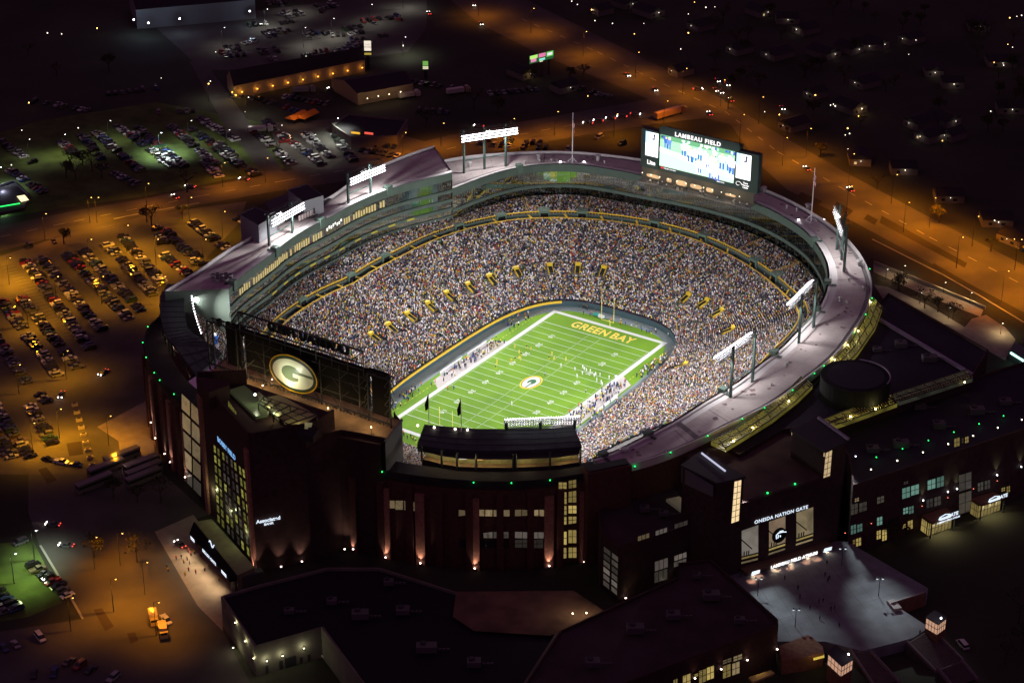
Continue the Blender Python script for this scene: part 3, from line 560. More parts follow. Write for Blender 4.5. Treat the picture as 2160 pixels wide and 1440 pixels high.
bank(B([(1685, 723), (1716, 690)], 37), 37, 54, "floodlight bank seen from behind on the right roof, farther of the two", (6, 1), 28, kind="near")
bank(B([(1541, 838), (1587, 805)], 37), 37, 54, "floodlight bank seen from behind on the right roof, nearer of the two", (7, 1), 28, kind="near", side=((98, -78, 37, .55), (108, 5, 37, .25)))
# ---------------------------------------------------------------- roof furniture
M_bx = mat("camera_box_green", (0.11, 0.17, 0.14), 0.7); M_met = mat("vent_metal", (0.45, 0.45, 0.45), 0.5, metal=0.3)
for u, v, z, l in [(570, 528, 44.5, "left roof above the glazed boxes"), (815, 398, 44.5, "far end of the left roof"), (685, 470, 44.5, "left roof between the two floodlight banks"), (485, 600, 44.5, "near end of the left roof"), (1094, 350, 37, "far roof beside the widest floodlight bank"),
                   (1729, 508, 37, "curve of the roof under the edge on floodlights"), (1750, 600, 37, "right edge of the roof near the seam"), (1698, 655, 37, "right roof beside the farther near side bank"), (1616, 745, 37, "right roof between the two near side banks"), (1514, 822, 37, "right roof just below the nearest floodlights"), (1357, 905, 37, "lower right roof above the last crowd"), (1260, 935, 37, "lowest corner of the right roof")]:
    k = kidx(u, v, z); p, t, n = frame_at(R_RI+0.6, k, z); r = empty("speaker_box", p, "green box on the %s" % l, "speaker box", "boxes along the inner roof edge")
    q = MB(); z1 = np.array([0, 0, 1.0]); b4 = [p-t*1.1-n*1.6-z1*2.2, p+t*1.1-n*1.6-z1*2.2, p+t*1.1+n*.6-z1*2.2, p-t*1.1+n*.6-z1*2.2]
    q.hexa(b4, [x+z1*4.4+(x-p)*0.15 for x in b4]); part(r, q, "cabinet", M_bx)
    q = MB(); q.hexa([p-t*.5+n*.6, p+t*.5+n*.6, p+t*.5+n*2.6, p-t*.5+n*2.6], [x+z1*.3 for x in [p-t*.5+n*.6, p+t*.5+n*.6, p+t*.5+n*2.6, p-t*.5+n*2.6]]); part(r, q, "bracket", M_grn)
def vent(u, v, z, h, rad, l, g="small vents on the stadium roof"):
    p = P(u, v, z); r = empty("roof_vent", p, l, "vent", g); q = MB(); q.bar(p-(0, 0, .1), p+(0, 0, h), rad, n=8); part(r, q, "pipe", M_met)
    q = MB(); q.bar(p+(0, 0, h), p+(0, 0, h+.4), rad*1.7, rad*1.2, n=8); part(r, q, "cowl", M_met)
for u, v, h, rad, l in [(991, 353, 2.2, .6, "mushroom vent beside the leftmost post of the widest floodlights"), (1136, 337, 2.2, .7, "mushroom vent on the far roof left of the flagpole"), (1261, 339, 2.2, .7, "mushroom vent on the far roof right of the flagpole"),
                        (1108, 345, 1, .3, "small white pipe left of the far flagpole"), (1138, 342, 1, .3, "second small white pipe left of the far flagpole"), (1163, 341, 1, .3, "small white pipe next to the far flagpole"), (1275, 345, 1, .3, "small white pipe between flagpole and video board"),
                        (1611, 405, 2, .8, "mushroom vent just right of the video board"), (1660, 440, 1.4, .4, "white pipe left of the right flagpole"), (1681, 446, 1.2, .4, "short pipe near the right flagpole"), (1704, 441, 2, .8, "mushroom vent behind the right flagpole"), (1731, 480, 1, .3, "thin pipe below the right flagpole"),
                        (1812, 560, 2, .8, "mushroom vent at the outer right bend of the roof"), (1772, 635, 1.5, .5, "dark pipe on the right roof beside the seam"), (1787, 640, 1, .4, "small dark vent on the right roof"), (1791, 592, .8, .3, "tiny red vent on the right roof"), (1822, 610, 1, .5, "low vent by the outer right parapet"),
                        (1660, 771, 0.9, .4, "dark vent on the middle of the right roof"), (1627, 813, 0.7, .3, "tiny vent on the right roof near the seam"), (1316, 950, 0.6, 1.0, "pale low hatch on the lower right roof"), (1405, 951, 0.6, .4, "small drain vent low on the right roof")]: vent(u, v, 37, h, rad, l)
for i, (u, v) in enumerate([(400+i*5, 590-(i % 3)*6) for i in range(10)]):
    p = P(450+(i % 5)*9, 592-(i//5)*9+(i % 2)*2, 44.5); r = empty("cooling_fan", p, "round cooling unit in the cluster at the near end of the left roof", "cooling unit", "cooling units on the left roof"); q = MB(); q.bar(p, p+(0, 0, 1.3), .9, n=10); part(r, q, "drum", M_met); q = MB(); q.bar(p+(0, 0, 1.3), p+(0, 0, 1.34), .7, n=10); part(r, q, "grille", M_dark)
for pts_, h, l in (([(648, 388), (682, 412), (640, 425), (607, 400)], 8, "small white flat roofed lift house behind the left roof, farther of the two"), ([(537, 436), (583, 452), (545, 475), (506, 452)], 9, "small white flat roofed lift house behind the left roof, nearer of the two")):
    W_ = [P(u, v, 52) for u, v in pts_]; c = np.mean(W_, 0); r = empty("lift_house", (c[0], c[1], 40), l, "rooftop house"); q = MB(); q.prism([p[:2] for p in W_], G, 52, False); part(r, q, "wall", mat("white_cladding", (0.26, 0.27, 0.30), 0.8))
    q = MB(); q.prism([c[:2]+(p[:2]-c[:2])*0.97 for p in W_], 51.2, 51.6); part(r, q, "roof_deck", mat("tar_roof", (0.05, 0.05, 0.06), 0.95)); q = MB(); a_, b_ = W_[2], W_[1]
    for m in (0.45,): p0 = a_*(1-m)+b_*m; p1 = a_*(1-m-.1)+b_*(m+.1); q.face([(p0[0], p0[1], 45.5), (p1[0], p1[1], 45.5), (p1[0], p1[1], 48), (p0[0], p0[1], 48)])
    q.v = [(x+0.05*(x-c[0])/4, y+0.05*(y-c[1])/4, z_) for x, y, z_ in q.v]; part(r, q, "door", M_dark)
# low connecting roof between lift houses
q = MB(); W_ = [P(u, v, 42.5) for u, v in [(560, 440), (606, 420), (700, 432), (665, 470), (585, 478)]]; c = np.mean(W_, 0)
r = empty("rooftop_plant_block", (c[0], c[1], 40), "low dark plant block between the two small white rooftop houses", "plant block"); q.prism([p[:2] for p in W_], 36, 45.2); part(r, q, "block", mat("plant_block", (0.09, 0.085, 0.09), 0.9))
for k in range(9):
    a_, b_ = np.array(P(632, 462, 46)), np.array(P(678, 441, 46)); p = a_+(b_-a_)*(k/8); q = MB(); q.box((p[0], p[1]), (1.0, .3, 2.2), math.atan2(b_[1]-a_[1], b_[0]-a_[0]), z0=45.25); part(r, q, "louvre_panel", mat("louvre_pale", (0.6, 0.52, 0.5), 0.7))
# flagpoles
def flag_mesh(q, top, w_, h_, nx=8, ny=6, dirn=(0.7, -0.7)):
    g = [[None]*(nx+1) for _ in range(ny+1)]
    for j in range(ny+1):
        for i in range(nx+1):
            f = i/nx; s_ = w_*f*0.42; g[j][i] = (top[0]+dirn[0]*s_+0.25*math.sin(f*9+j*.6), top[1]+dirn[1]*s_, top[2]-h_*j/ny-w_*0.8*f)
    return g
M_pole = mat("pole_white", (0.75, 0.75, 0.78), 0.4); M_fred = mat("flag_red", (0.5, 0.03, 0.06), 0.8); M_fwh = mat("flag_white", (0.75, 0.7, 0.75), 0.8); M_fbl = mat("flag_blue", (0.03, 0.04, 0.2), 0.8)
for u, v, zt, l in ((1207, 344, 59.5, "tall white flagpole with a hanging striped flag on the far roof"), (1711, 466, 59.5, "tall white flagpole with a furled striped flag on the right roof")):
    p = P(u, v, 37); r = empty("flagpole", p, l, "flagpole"); q = MB(); q.bar(p, (p[0], p[1], zt), 0.28, 0.12, 8); part(r, q, "pole", M_pole)
    q = MB(); z1 = np.array([0, 0, 1.0])
    for h in range(4): a_ = h*math.pi/2+.4; f_ = p+np.array([math.cos(a_)*2.4, math.sin(a_)*2.4, .1]); q.bar(f_, p+z1*2.6, 0.13); a2 = a_+math.pi/2; q.bar(f_, p+np.array([math.cos(a2)*2.4, math.sin(a2)*2.4, .1]), .12)
    part(r, q, "tripod_base", M_pole)
    g = flag_mesh(None, (p[0]+.2, p[1], zt-1.0), 5.4 if u < 1500 else 3.0, 3.4 if u < 1500 else 4.8, 9, 13)
    fl = MB()
    for j in range(13):
        for i in range(9): fl.mi = 2 if (j < 7 and i < 4) else (j % 2); fl.face([g[j][i], g[j][i+1], g[j+1][i+1], g[j+1][i]])
    part(r, fl, "flag", [M_fred, M_fwh, M_fbl])
    for s_ in (-1, 1):
        f_ = p+RGT*5.0*s_+np.array([0, 0, .5]); rr = empty("roof_spotlight", f_, "small white spotlight on the roof %s of the %s flagpole" % ("left" if s_ < 0 else "right", "far" if u < 1500 else "right"), "spotlight"); q = MB(); q.sphere(f_, .42, 8, 5); part(rr, q, "lamp", M_lamp)
        q = MB(); q.bar(f_-(0, 0, .6), f_-(0, 0, .3), .3, n=6); part(rr, q, "mount", M_dark); spot(rr, f_+np.array([0, 0, .5]), (p[0], p[1], 52), 900, (1, .95, 1), 50, .5, .2)
# ================================================================ far video board
YB = 116.0; bt = lambda u, v: PY(u, v, YB)
r = empty("video_board", (4.5, YB, 37), "large lit video board with white letters on top, standing on the far roof", "video board")
M_bd = mat("board_green", (0.035, 0.06, 0.055), 0.6)
def brect(x0, x1, z0, z1, y=YB): return [(x0, y, z0), (x1, y, z0), (x1, y, z1), (x0, y, z1)]
q = MB(); q.box((4.4, YB+1.6), (37.0, 2.8, 18.5), z0=43.3-0.2); q.box((-18.0, YB+1.6), (9.0, 2.8, 16.6), z0=43.3-0.3); q.box((27.0, YB+1.6), (9.2, 2.8, 16.6), z0=43.3-.3); part(r, q, "housing", M_bd)
q = MB()
for x in (-20, -12, -3, 7, 17, 28): q.bar((x, YB+2, 36.5), (x, YB+2, 44), .7)
part(r, q, "support_post", M_bd)
M_scr = mat("screen_picture", (0, 0, 0), 0.4, attr="col", eattr=True, es=2.0)
def colmesh(name, polys, par, y):
    me = bpy.data.meshes.new(name); vs, fs, cs = [], [], []
    for d, (pl, c) in enumerate(polys):
        b = len(vs); vs += [(x-par.location[0], y-0.012*d-par.location[1], z_-par.location[2]) for x, z_ in pl]; fs.append(tuple(range(b, b+len(pl)))); cs += [c]*len(pl)
    me.from_pydata(vs, [], fs); a_ = me.color_attributes.new("col", 'FLOAT_COLOR', 'CORNER')
    for i, c in enumerate(cs): a_.data[i].color = (*c, 1)
    me.materials.append(M_scr); o = bpy.data.objects.new(name, me); COL.objects.link(o); o.parent = par; return o
sx0, sx1, sz0, sz1 = -13.6, 20.8, 45.2, 58.9
S = lambda fx, fz: (sx0+(sx1-sx0)*fx, sz0+(sz1-sz0)*fz)
R4 = lambda a_, b_, c_, d_: [S(a_, b_), S(c_, b_), S(c_, d_), S(a_, d_)]
gr, gl, wh, bl, sk = (0.30, 0.55, 0.36), (0.44, 0.68, 0.50), (1, 1, 1), (0.03, 0.10, 0.42), (0.8, 0.45, 0.32)
pl = [(R4(0, 0, 1, 1), gl), (R4(0, .55, 1, .86), gr), ([S(0, .46), S(0, .60), S(1, .25), S(1, .12)], (0.95, 1, .97)), (R4(0, .86, 1, 1), (0.10, 0.30, 0.14))]
rs = random.Random(5)
for i in range(26): x = rs.random(); pl.append((R4(x, .88+rs.random()*.05, x+.03, .98), rs.choice([wh, bl, (0.02, .05, .08), (0.7, .9, 1), gr])))
def fig(x, z_, h, top, leg):
    w_ = h*.085; pl.append((R4(x-w_*.8, z_, x-w_*.25, z_+h*.46), leg)); pl.append((R4(x+w_*.2, z_, x+w_*.75, z_+h*.46), leg)); pl.append(([S(x-w_*.9, z_+h*.42), S(x+w_*.9, z_+h*.42), S(x+w_*1.2, z_+h*.85), S(x-w_*1.2, z_+h*.85)], top)); pl.append(([S(x+w_*.5*math.cos(a_), z_+h*.93+h*.09*math.sin(a_)) for a_ in np.arange(8)*math.pi/4], sk if rs.random() < .5 else wh))
for x, z_, h, tp, lg in [(.09, .62, .34, bl, bl), (.13, .60, .34, (.1, .2, .5), bl), (.33, .50, .40, wh, bl), (.37, .50, .42, wh, bl), (.42, .36, .46, (.7, .6, .9), bl), (.48, .35, .46, wh, (.02, .16, .45)), (.55, .48, .42, (.5, .6, .9), bl), (.62, .38, .44, wh, wh), (.66, .30, .30, wh, bl), (.75, .62, .30, wh, (.02, .15, .3)), (.73, .22, .55, wh, wh), (.85, .38, .48, (.8, .9, 1), bl), (.95, .38, .48, (.6, .75, 1), bl), (.98, .30, .5, wh, bl), (.55, .06, .46, wh, wh), (.56, .1, .36, wh, bl), (.72, .02, .42, wh, (.1, .1, .6)), (.80, .0, .44, wh, (.1, .1, .6)), (.77, .1, .5, wh, wh)]: fig(x, z_, h, tp, lg)
o = colmesh("screen", pl, r, YB+0.15)
def sidescreen(x0, x1, z0, z1):
    f = lambda a_, b_: (x0+(x1-x0)*a_, z0+(z1-z0)*b_)
    p_ = [([f(0, 0), f(1, 0), f(1, 1), f(0, 1)], (.93, .97, 1)), ([f(0, .55), f(.35, .45), f(.35, 1), f(0, 1)], (.45, .75, 1)), ([f(.45, .70), f(.72, .70), f(.72, .92), f(.62, .92), f(.62, .76), f(.45, .74)], (.02, .02, .06)), ([f(.60, .90), f(.75, .86), f(.75, .93), f(.6, .95)], (.02, .02, .05))]
    for i in range(7): p_.append(([f(.48, .14+i*.07), f(.60, .14+i*.07), f(.60, .17+i*.07), f(.48, .18+i*.07)], (.45, .45, .5)))
    return colmesh("side_screen", p_, r, YB+0.15)
sidescreen(-20.4, -14.4, 48.3, 58.8); sidescreen(21.6, 28.2, 47.9, 58.6)
M_letw = mat("letter_white", (0.9, 0.9, 0.9), 0.5, emit=(1, .97, .97), es=1.0)
text("board_lettering", "LAMBEAU FIELD", 2.5, (3.8, YB-0.1, 60.4), (1, 0, 0), (0, 0, 1), M_letw, r, off=0.07, ext=0.08, space=1.22)
q = MB(); q.box((4.4, YB+.6), (36, 0.6, 3.6), z0=58.9); part(r, q, "letter_backing", M_bd)
text("sponsor_lettering", "Lite", 2.6, (-17.4, YB, 45.6), (1, 0, 0), (0, 0, 1), M_letw, r, off=0.06)
for i, s_ in enumerate(("Time", "Warner", "Cable")): text("sponsor_lettering", s_, 1.05, (26.2, YB, 46.5-i*0.95), (1, 0, 0), (0, 0, 1), M_letw, r, off=0.02)
q = MB(); c0 = (23.0, 45.6)
for k in range(9): a0, a1 = k*.62, (k+1)*.62; r0, r1 = 1.25-k*.08, 1.25-(k+1)*.08; q.bar((c0[0]+r0*1.2*math.cos(a0), YB, c0[1]+r0*math.sin(a0)), (c0[0]+r1*1.2*math.cos(a1), YB, c0[1]+r1*math.sin(a1)), .1)
part(r, q, "sponsor_emblem", M_letw)
for x0, x1 in ((-12.8, -11.5),): q = MB(); q.face(brect(x0, x1, 44.2, 44.9, YB+.1)); part(r, q, "status_sign", mat("red_sign", (.3, 0, 0), .5, emit=(1, .05, .08), es=.8))
text("board_caption", "MILLER LITE HIGH", .7, (-8.5, YB+.1, 44.5), (1, 0, 0), (0, 0, 1), M_letw, r); text("board_caption", "BEAUTIFUL", .7, (15, YB+.1, 44.4), (1, 0, 0), (0, 0, 1), M_letw, r)
al = bpy.data.lights.new("screen_glow", 'AREA'); al.shape = 'RECTANGLE'; al.size = 34; al.size_y = 13; al.energy = 1500; al.color = (.8, .95, 1.0); ao = bpy.data.objects.new("screen_glow", al); COL.objects.link(ao); ao.parent = r; ao.location = (-0.9, -1.2, 15.0); ao.rotation_euler = (math.radians(90), 0, 0)
# club terrace under the board, with its lit niches and yellow names
tr = empty("club_terrace", (4, YB-3, 37), "row of lit club booths under the large video board", "terrace")
q = MB(); q.box((4, YB-1.2), (52, 4, .3), z0=37.3); part(tr, q, "terrace_deck", M_conc)
q = MB(); q.box((4, YB+0.8), (52, .4, 6.2), z0=37.3); part(tr, q, "back_wall", mat("terrace_wall", (.10, .09, .07), .8))
M_booth = mat("booth_lit", (.5, .35, .2), .7, emit=(1.0, .66, .34), es=.42)
for x, w_, h, e in [(-16.5, 6.5, 1.8, 0), (-9.0, 2.5, 2.2, 0), (-3.2, 5.2, 2.8, 0), (3.6, 5.6, 2.3, 0), (10.0, 3.4, 2.3, 0), (19.5, 5, 1.3, 0)]:
    q = MB(); n_ = 14; q.face([(x+w_/2*math.cos(2*math.pi*i/n_)*min(1, 1.25), YB+.55, 39.6+h/2*max(-.8, min(.8, 1.2*math.sin(2*math.pi*i/n_)))) for i in range(n_)]); part(tr, q, "booth", M_booth)
for i in range(12):
    x = -20+i*4.1; f_ = np.array([x, YB-2.4, 41.4]); q = MB(); q.sphere(f_, .22, 6, 4); part(tr, q, "lamp", mat("terrace_lamp", (1, 1, .8), .4, emit=(1, .9, .6), es=3))
    if i % 3 == 1: pointl(tr, f_-(0, 0.2, .5), 260, (1, .8, .5))
q = MB()
for i in range(26): q.bar((-22+i*2, YB-3, 37.5), (-22+i*2, YB-3, 38.5), .05)
q.bar((-22, YB-3, 38.5), (30, YB-3, 38.5), .06); part(tr, q, "railing", M_grn)
terr = [MB() for _ in range(1)]
for i in range(26): put(random.choice([specm[0][1][0], specm[2][1][0], specm[1][1][0], specm[3][1][0]]), random.uniform(-20, 29), random.uniform(YB-2.6, YB-.4), 37.6, math.pi, "guest standing on the terrace under the video board", "guests under the video board")
M_yl = mat("yellow_lettering", (.75, .6, .08), .6)
for i, (u, v, s_) in enumerate([(1380, 381, "GREEN BAY PACKERS"), (1410, 387, "14"), (1437, 393, "3"), (1463, 400, "15"), (1490, 407, "66"), (1518, 415, "92")]):
    k = kidx(u, v, 36.2); p, t, n = frame_at(R_RI-0.5, k, 36.3); text("retired_number", s_, 1.2 if i else .9, p, -t, (0, 0, 1), M_yl, ST, off=.02)
    if i: q = MB(); q.bar(p-t*2.2-(0, 0, 1.1), p+t*2.2-(0, 0, 1.1), .09); add("name_underline", q, M_yl)
# ================================================================ south end
def hit(u, v, rr, z0=5.0, z1=60.0):
    """where the line of sight through a photo point meets the upright wall over ring rr (near side)"""
    prev = None
    for z in np.arange(z0, z1, 0.5):
        p = P(u, v, z); a_ = (math.atan2(p[1]-CY, p[0]-CX) % (2*math.pi))/(2*math.pi)*NT; r_ = rr[int(a_) % NT]*(1-a_ % 1)+rr[(int(a_)+1) % NT]*(a_ % 1)
        d = math.hypot(p[0]-CX, p[1]-CY)-r_
        if prev is not None and prev > 0 >= d or (prev is not None and prev < 0 <= d): return a_, z
        prev = d
    return None
def plane_hit(u, v, a_, b_):
    a_ = np.array(a_[:2]); b_ = np.array(b_[:2]); n = np.array([b_[1]-a_[1], -(b_[0]-a_[0])]); d = ray(u, v); t = ((a_-CAM[:2])@n)/(d[:2]@n); return CAM+t*d
def towards(p, d=0.1): v_ = CAM-p; return p+v_/np.linalg.norm(v_)*d
WINM = {}
def winmat(nm, c, es, dark=0.35, sc=0.5):
    if nm in WINM: return WINM[nm]
    m = bpy.data.materials.new(nm); m.use_nodes = True; t = m.node_tree; b = t.nodes["Principled BSDF"]; b.inputs["Base Color"].default_value = (0.1, 0.1, 0.1, 1); b.inputs["Roughness"].default_value = 0.3
    tc = t.nodes.new("ShaderNodeTexCoord"); v_ = t.nodes.new("ShaderNodeTexVoronoi"); v_.distance = 'CHEBYCHEV'; v_.inputs["Scale"].default_value = sc; n = t.nodes.new("ShaderNodeTexNoise"); n.inputs["Scale"].default_value = sc*2
    r = t.nodes.new("ShaderNodeValToRGB"); r.color_ramp.elements[0].color = (*[x*dark for x in c], 1); r.color_ramp.elements[1].color = (*c, 1); r.color_ramp.elements[0].position = .25; r.color_ramp.elements[1].position = .75
    ad = t.nodes.new("ShaderNodeMath"); ad.operation = 'MULTIPLY_ADD'; ad.inputs[1].default_value = .5; t.links.new(tc.outputs["Object"], v_.inputs["Vector"]); t.links.new(tc.outputs["Object"], n.inputs["Vector"])
    t.links.new(v_.outputs["Color"], ad.inputs[0]); t.links.new(n.outputs["Fac"], ad.inputs[2]); t.links.new(ad.outputs[0], r.inputs[0]); t.links.new(r.outputs[0], b.inputs["Emission Color"]); b.inputs["Emission Strength"].default_value = es; WINM[nm] = m; return m
W_yel = winmat("lit_pane_yellow", (1.0, .74, .22), .34); W_tan = winmat("lit_pane_tan", (.95, .70, .36), .19); W_dim = winmat("lit_pane_dim", (.55, .48, .36), .07); W_grey = winmat("lit_pane_grey", (.72, .60, .50), .13)
W_teal = winmat("lit_pane_teal", (.42, .85, .68), .28, .7); W_warm = winmat("lit_pane_warm", (1.0, .72, .38), .75, .75); W_grn = winmat("lit_pane_olive", (.66, .64, .12), .30)
VAR = {}
def vary(m):
    """the same glass with its lamps brighter or dimmer, as rooms differ"""
    if not m.name.startswith("lit_pane"): return m
    if m.name not in VAR:
        VAR[m.name] = [m]
        for f in (.5, .75, 1.35): c = m.copy(); c.name = m.name+"_dimmed"; c.node_tree.nodes["Principled BSDF"].inputs["Emission Strength"].default_value *= f; VAR[m.name].append(c)
    return random.choice(VAR[m.name])
def window_quad(par, c4, m, nx=2, nz=2, name="window"):
    m = vary(m)
    """c4: corners bottom left, bottom right, top right, top left in the wall plane"""
    c4 = [towards(np.array(c), .12) for c in c4]; q = MB(); q.face(c4); o = part(par, q, name, m); q = MB()
    lp = lambda a_, b_, f: a_*(1-f)+b_*f
    for i in range(nx+1): f = i/nx; q.bar(towards(lp(c4[0], c4[1], f), .08), towards(lp(c4[3], c4[2], f), .08), .09)
    for i in range(nz+1): f = i/nz; q.bar(towards(lp(c4[0], c4[3], f), .08), towards(lp(c4[1], c4[2], f), .08), .09)
    fo = part(par, q, name+"_frame", M_dark); fo.parent = o; return o
def zr(zx, zy, ox, oy, s_): return ox+zx/s_, oy+zy/s_
# uplights with piers on the curved brick wall
M_up = mat("uplight_lens", (1, .8, .7), .4, emit=(1.0, .74, .62), es=9); M_grnl = mat("green_beacon", (0, .4, .1), .4, emit=(0.02, 1.0, .18), es=3.2)
M_pier = mat("pier_brick", (0.34, 0.17, 0.12), .9, noise=.3, nscale=.9)
def uplight(p, label, power=1500, col=(1, .66, .48), tgt=None, tilt=0.0, group="wall uplights along the brick base"):
    r = empty("wall_uplight", p, label, "wall light", group); q = MB(); q.bar(p-(0, 0, .35), p, .16, .3, 8); part(r, q, "housing", M_dark); q = MB(); q.sphere(p+(0, 0, .1), .3, 8, 4, .6); part(r, q, "lens", M_up)
    c_in = np.array([CX-p[0], CY-p[1], 0]); c_in /= np.linalg.norm(c_in); spot(r, p+np.array([0, 0, .35])-c_in*.35, tgt if tgt is not None else p+np.array([0, 0, 10])+c_in*1.6, power*1.2, col, 62, .9, .12, "uplight_beam"); return r
WLS = ["on the pier just left of the slanted lit window", "on the pier right of the slanted lit window", "at the left end of the curved grey glazing", "on the pier between the curved glazing and the yellow stair windows", "on the pier right of the yellow stair windows"]
for (u, v), l in zip([(812.7, 1176), (885.6, 1189), (1000.8, 1199), (1156.8, 1195.6), (1232, 1186.6)], WLS):
    h = hit(u, v, R_RO+1.5, 4, 20); 
    if not h: continue
    k, z = h; p, t, n = frame_at(R_RO, k, 0); q = MB(); b4 = [p-t*1.5, p+t*1.5, p+t*1.5+n*1.0, p-t*1.5+n*1.0]; b4 = [np.array([x[0], x[1], G]) for x in b4]
    q.hexa(b4, [x+np.array([0, 0, 26]) for x in b4]); part(ST, q, "brick_pier", M_pier); uplight(np.array([p[0], p[1], z])+n*1.5, "warm uplight "+l)
for i, (u, v) in enumerate([(316.7, 854), (319, 891), (328, 924), (347, 957), (359, 974), (389, 1006), (428, 1027), (444, 1088)]):
    h = hit(u, v, R_RO+1.5, 4, 20)
    if not h: k = kidx(u, v, 7); z = 7.0
    else: k, z = h
    p, t, n = frame_at(R_RO, k, 0); q = MB(); b4 = [p-t*1.2, p+t*1.2, p+t*1.2+n*1.0, p-t*1.2+n*1.0]; b4 = [np.array([x[0], x[1], G]) for x in b4]
    q.hexa(b4, [x+np.array([0, 0, 27]) for x in b4]); part(ST, q, "brick_pier", M_pier); uplight(np.array([p[0], p[1], z])+n*1.7, "bright uplight along the dark left outer wall", 1000, (1, .72, .6))
for i, (u, v) in enumerate([(305, 691), (306, 723), (315, 754), (333, 786), (346, 801), (376, 830), (808, 994), (1000, 1015), (1079, 1016), (1160, 1012), (1236, 1003), (1340, 986), (1415, 962), (1492, 926), (1551, 882), (1591, 857), (1650, 822), (1691, 787), (1711, 772), (1743, 701), (1779, 667), (1807, 635), (1843, 573)]):
    k = kidx(u, v, 36.6); p, t, n = frame_at(R_RO+0.5, k, 36.6 if i < 12 else 37.6); r = empty("green_beacon", p, "green beacon on the stadium rim", "beacon", "green beacons round the stadium rim")
    q = MB(); q.sphere(p+(0, 0, .3), .22, 6, 4); part(r, q, "lens", M_grnl); q = MB(); q.bar(p-(0, 0, .5), p+(0, 0, .1), .12, n=5); part(r, q, "bracket", M_dark); pointl(r, p+n*.9+np.array([0, 0, .2]), 9, (.05, 1, .3), .2)
# facade windows seen straight on
def fwin(x0, y0, x1, y1, m, nx, nz, dy=0.0, nm="facade_window"):
    c = []
    for zx, zy in ((x0, y1+dy), (x1, y1), (x1, y0), (x0, y0+dy)):
        u, v = zr(zx, zy, 780, 860, 3.429); h = hit(u, v, R_RO+.05)
        if h is None: return
        c.append(rp(R_RO+.05, h[0], h[1]))
    window_quad(ST, c, m, nx, nz, nm)
for y0, y1, y2, y3 in ((537, 592, 525, 582), (612, 698, 603, 690), (712, 775, 707, 765), (788, 850, 785, 840), (895, 992, 885, 982), (1015, 1095, 1008, 1085)):
    fwin(1366, y0, 1426, y1, W_yel, 2, 2, 2, "stair_window"); fwin(1437, y2, 1497, y3, W_yel, 2, 2, 3, "stair_window")
for x0, x1 in ((640, 690), (694, 745), (775, 830), (833, 888), (893, 950), (955, 1013), (1048, 1098), (1100, 1162), (1166, 1222), (1226, 1282)): fwin(x0, 740, x1, 786, W_tan, 1, 1)
for x0, x1 in ((820, 888), (892, 1005), (1048, 1160), (1164, 1270)): fwin(x0, 902, x1, 946, W_grey, 2, 1)
for x0, x1 in ((650, 750), (790, 890), (894, 1005), (1048, 1160), (1164, 1255)):
    fwin(x0, 955, x1, 1018, W_dim if x0 > 900 else mat("unlit_pane", (.03, .03, .035), .15), 2, 2); fwin(x0, 1024, x1, 1168, mat("unlit_pane", (.03, .03, .035), .15), 2, 3)
q = MB(); pts_ = [hit(*zr(x, 1176+(12 if 800 < x < 1100 else 4), 780, 860, 3.429), R_RO+.4) for x in range(640, 1300, 60)]; pts_ = [rp(R_RO+.5, *h_) for h_ in pts_ if h_]
for a_, b_ in zip(pts_, pts_[1:]): q.bar(a_, b_, .22)
part(ST, q, "stone_ledge", mat("stone_pale", (.35, .31, .30), .8))
for i in range(4): fwin(122+i*60, 672+i*3, 178+i*60, 735+i*6, W_tan, 1, 1, -3)
# rim deck and canopies
M_deck = mat("dark_deck", (.030, .026, .032), .9, noise=.3, nscale=.12); M_tan = mat("terrace_tan", (.30, .20, .11), .9, noise=.2, nscale=.4)
q = MB(); q.strip(rline(R_RO-8, 36.2, KS_), rline(R_RO-.5, 36.2, KS_)); q.strip(rline(R_RO-.5, 36.2, KS_), rline(R_RO-.5, 37.2, KS_)); q.strip(rline(R_RO-.5, 37.2, KS_), rline(R_RO, 37.2, KS_)); q.strip(rline(R_RO, 37.2, KS_), rline(R_RO, 34, KS_)); part(ST, q, "rim_deck", M_deck)
M_can = mat("canopy_teal", (.055, .075, .072), .75, noise=.2, nscale=.25)
def canopy(inner, outer, zi, zo, label, mm, thick=1.0, posts=0):
    A = [P(u, v, zi) for u, v in inner]; B_ = [P(u, v, zo) for u, v in outer]; c = np.mean(A+B_, 0); r = empty("canopy", (c[0], c[1], 36), label, "canopy")
    n = min(len(A), len(B_)); q = MB(); q.strip(A, B_); lo = lambda L: [p-np.array([0, 0, thick]) for p in L]; q.strip(lo(A), lo(B_)); q.strip(A, lo(A)); q.strip(B_, lo(B_)); q.strip([A[0], lo(A)[0]], [B_[0], lo(B_)[0]]); q.strip([A[-1], lo(A)[-1]], [B_[-1], lo(B_)[-1]]); part(r, q, "roof_panel", mm)
    q = MB()
    for i in range(0, n): q.bar(A[i]+(0, 0, .06), B_[i]+(0, 0, .06), .12)
    for f in (.25, .5, .75):
        for i in range(n-1): q.bar(A[i]*(1-f)+B_[i]*f+(0, 0, .06), A[i+1]*(1-f)+B_[i+1]*f+(0, 0, .06), .07)
    part(r, q, "roof_seam", M_dark); return r, A, B_
def dens(L, k=3):
    out = []
    for a_, b_ in zip(L, L[1:]): out += [(a_[0]+(b_[0]-a_[0])*i/k, a_[1]+(b_[1]-a_[1])*i/k) for i in range(k)]
    return out+[L[-1]]
r_, A, B_ = canopy(dens([(395, 600), (388, 625), (389, 658), (395, 689), (409, 704), (448, 728), (470, 745)]), dens([(352, 600), (337, 625), (337, 658), (345, 693), (356, 716), (368, 728), (415, 792)]), 42, 41, "curved teal canopy roof over the near left corner stand", M_can)
q = MB()
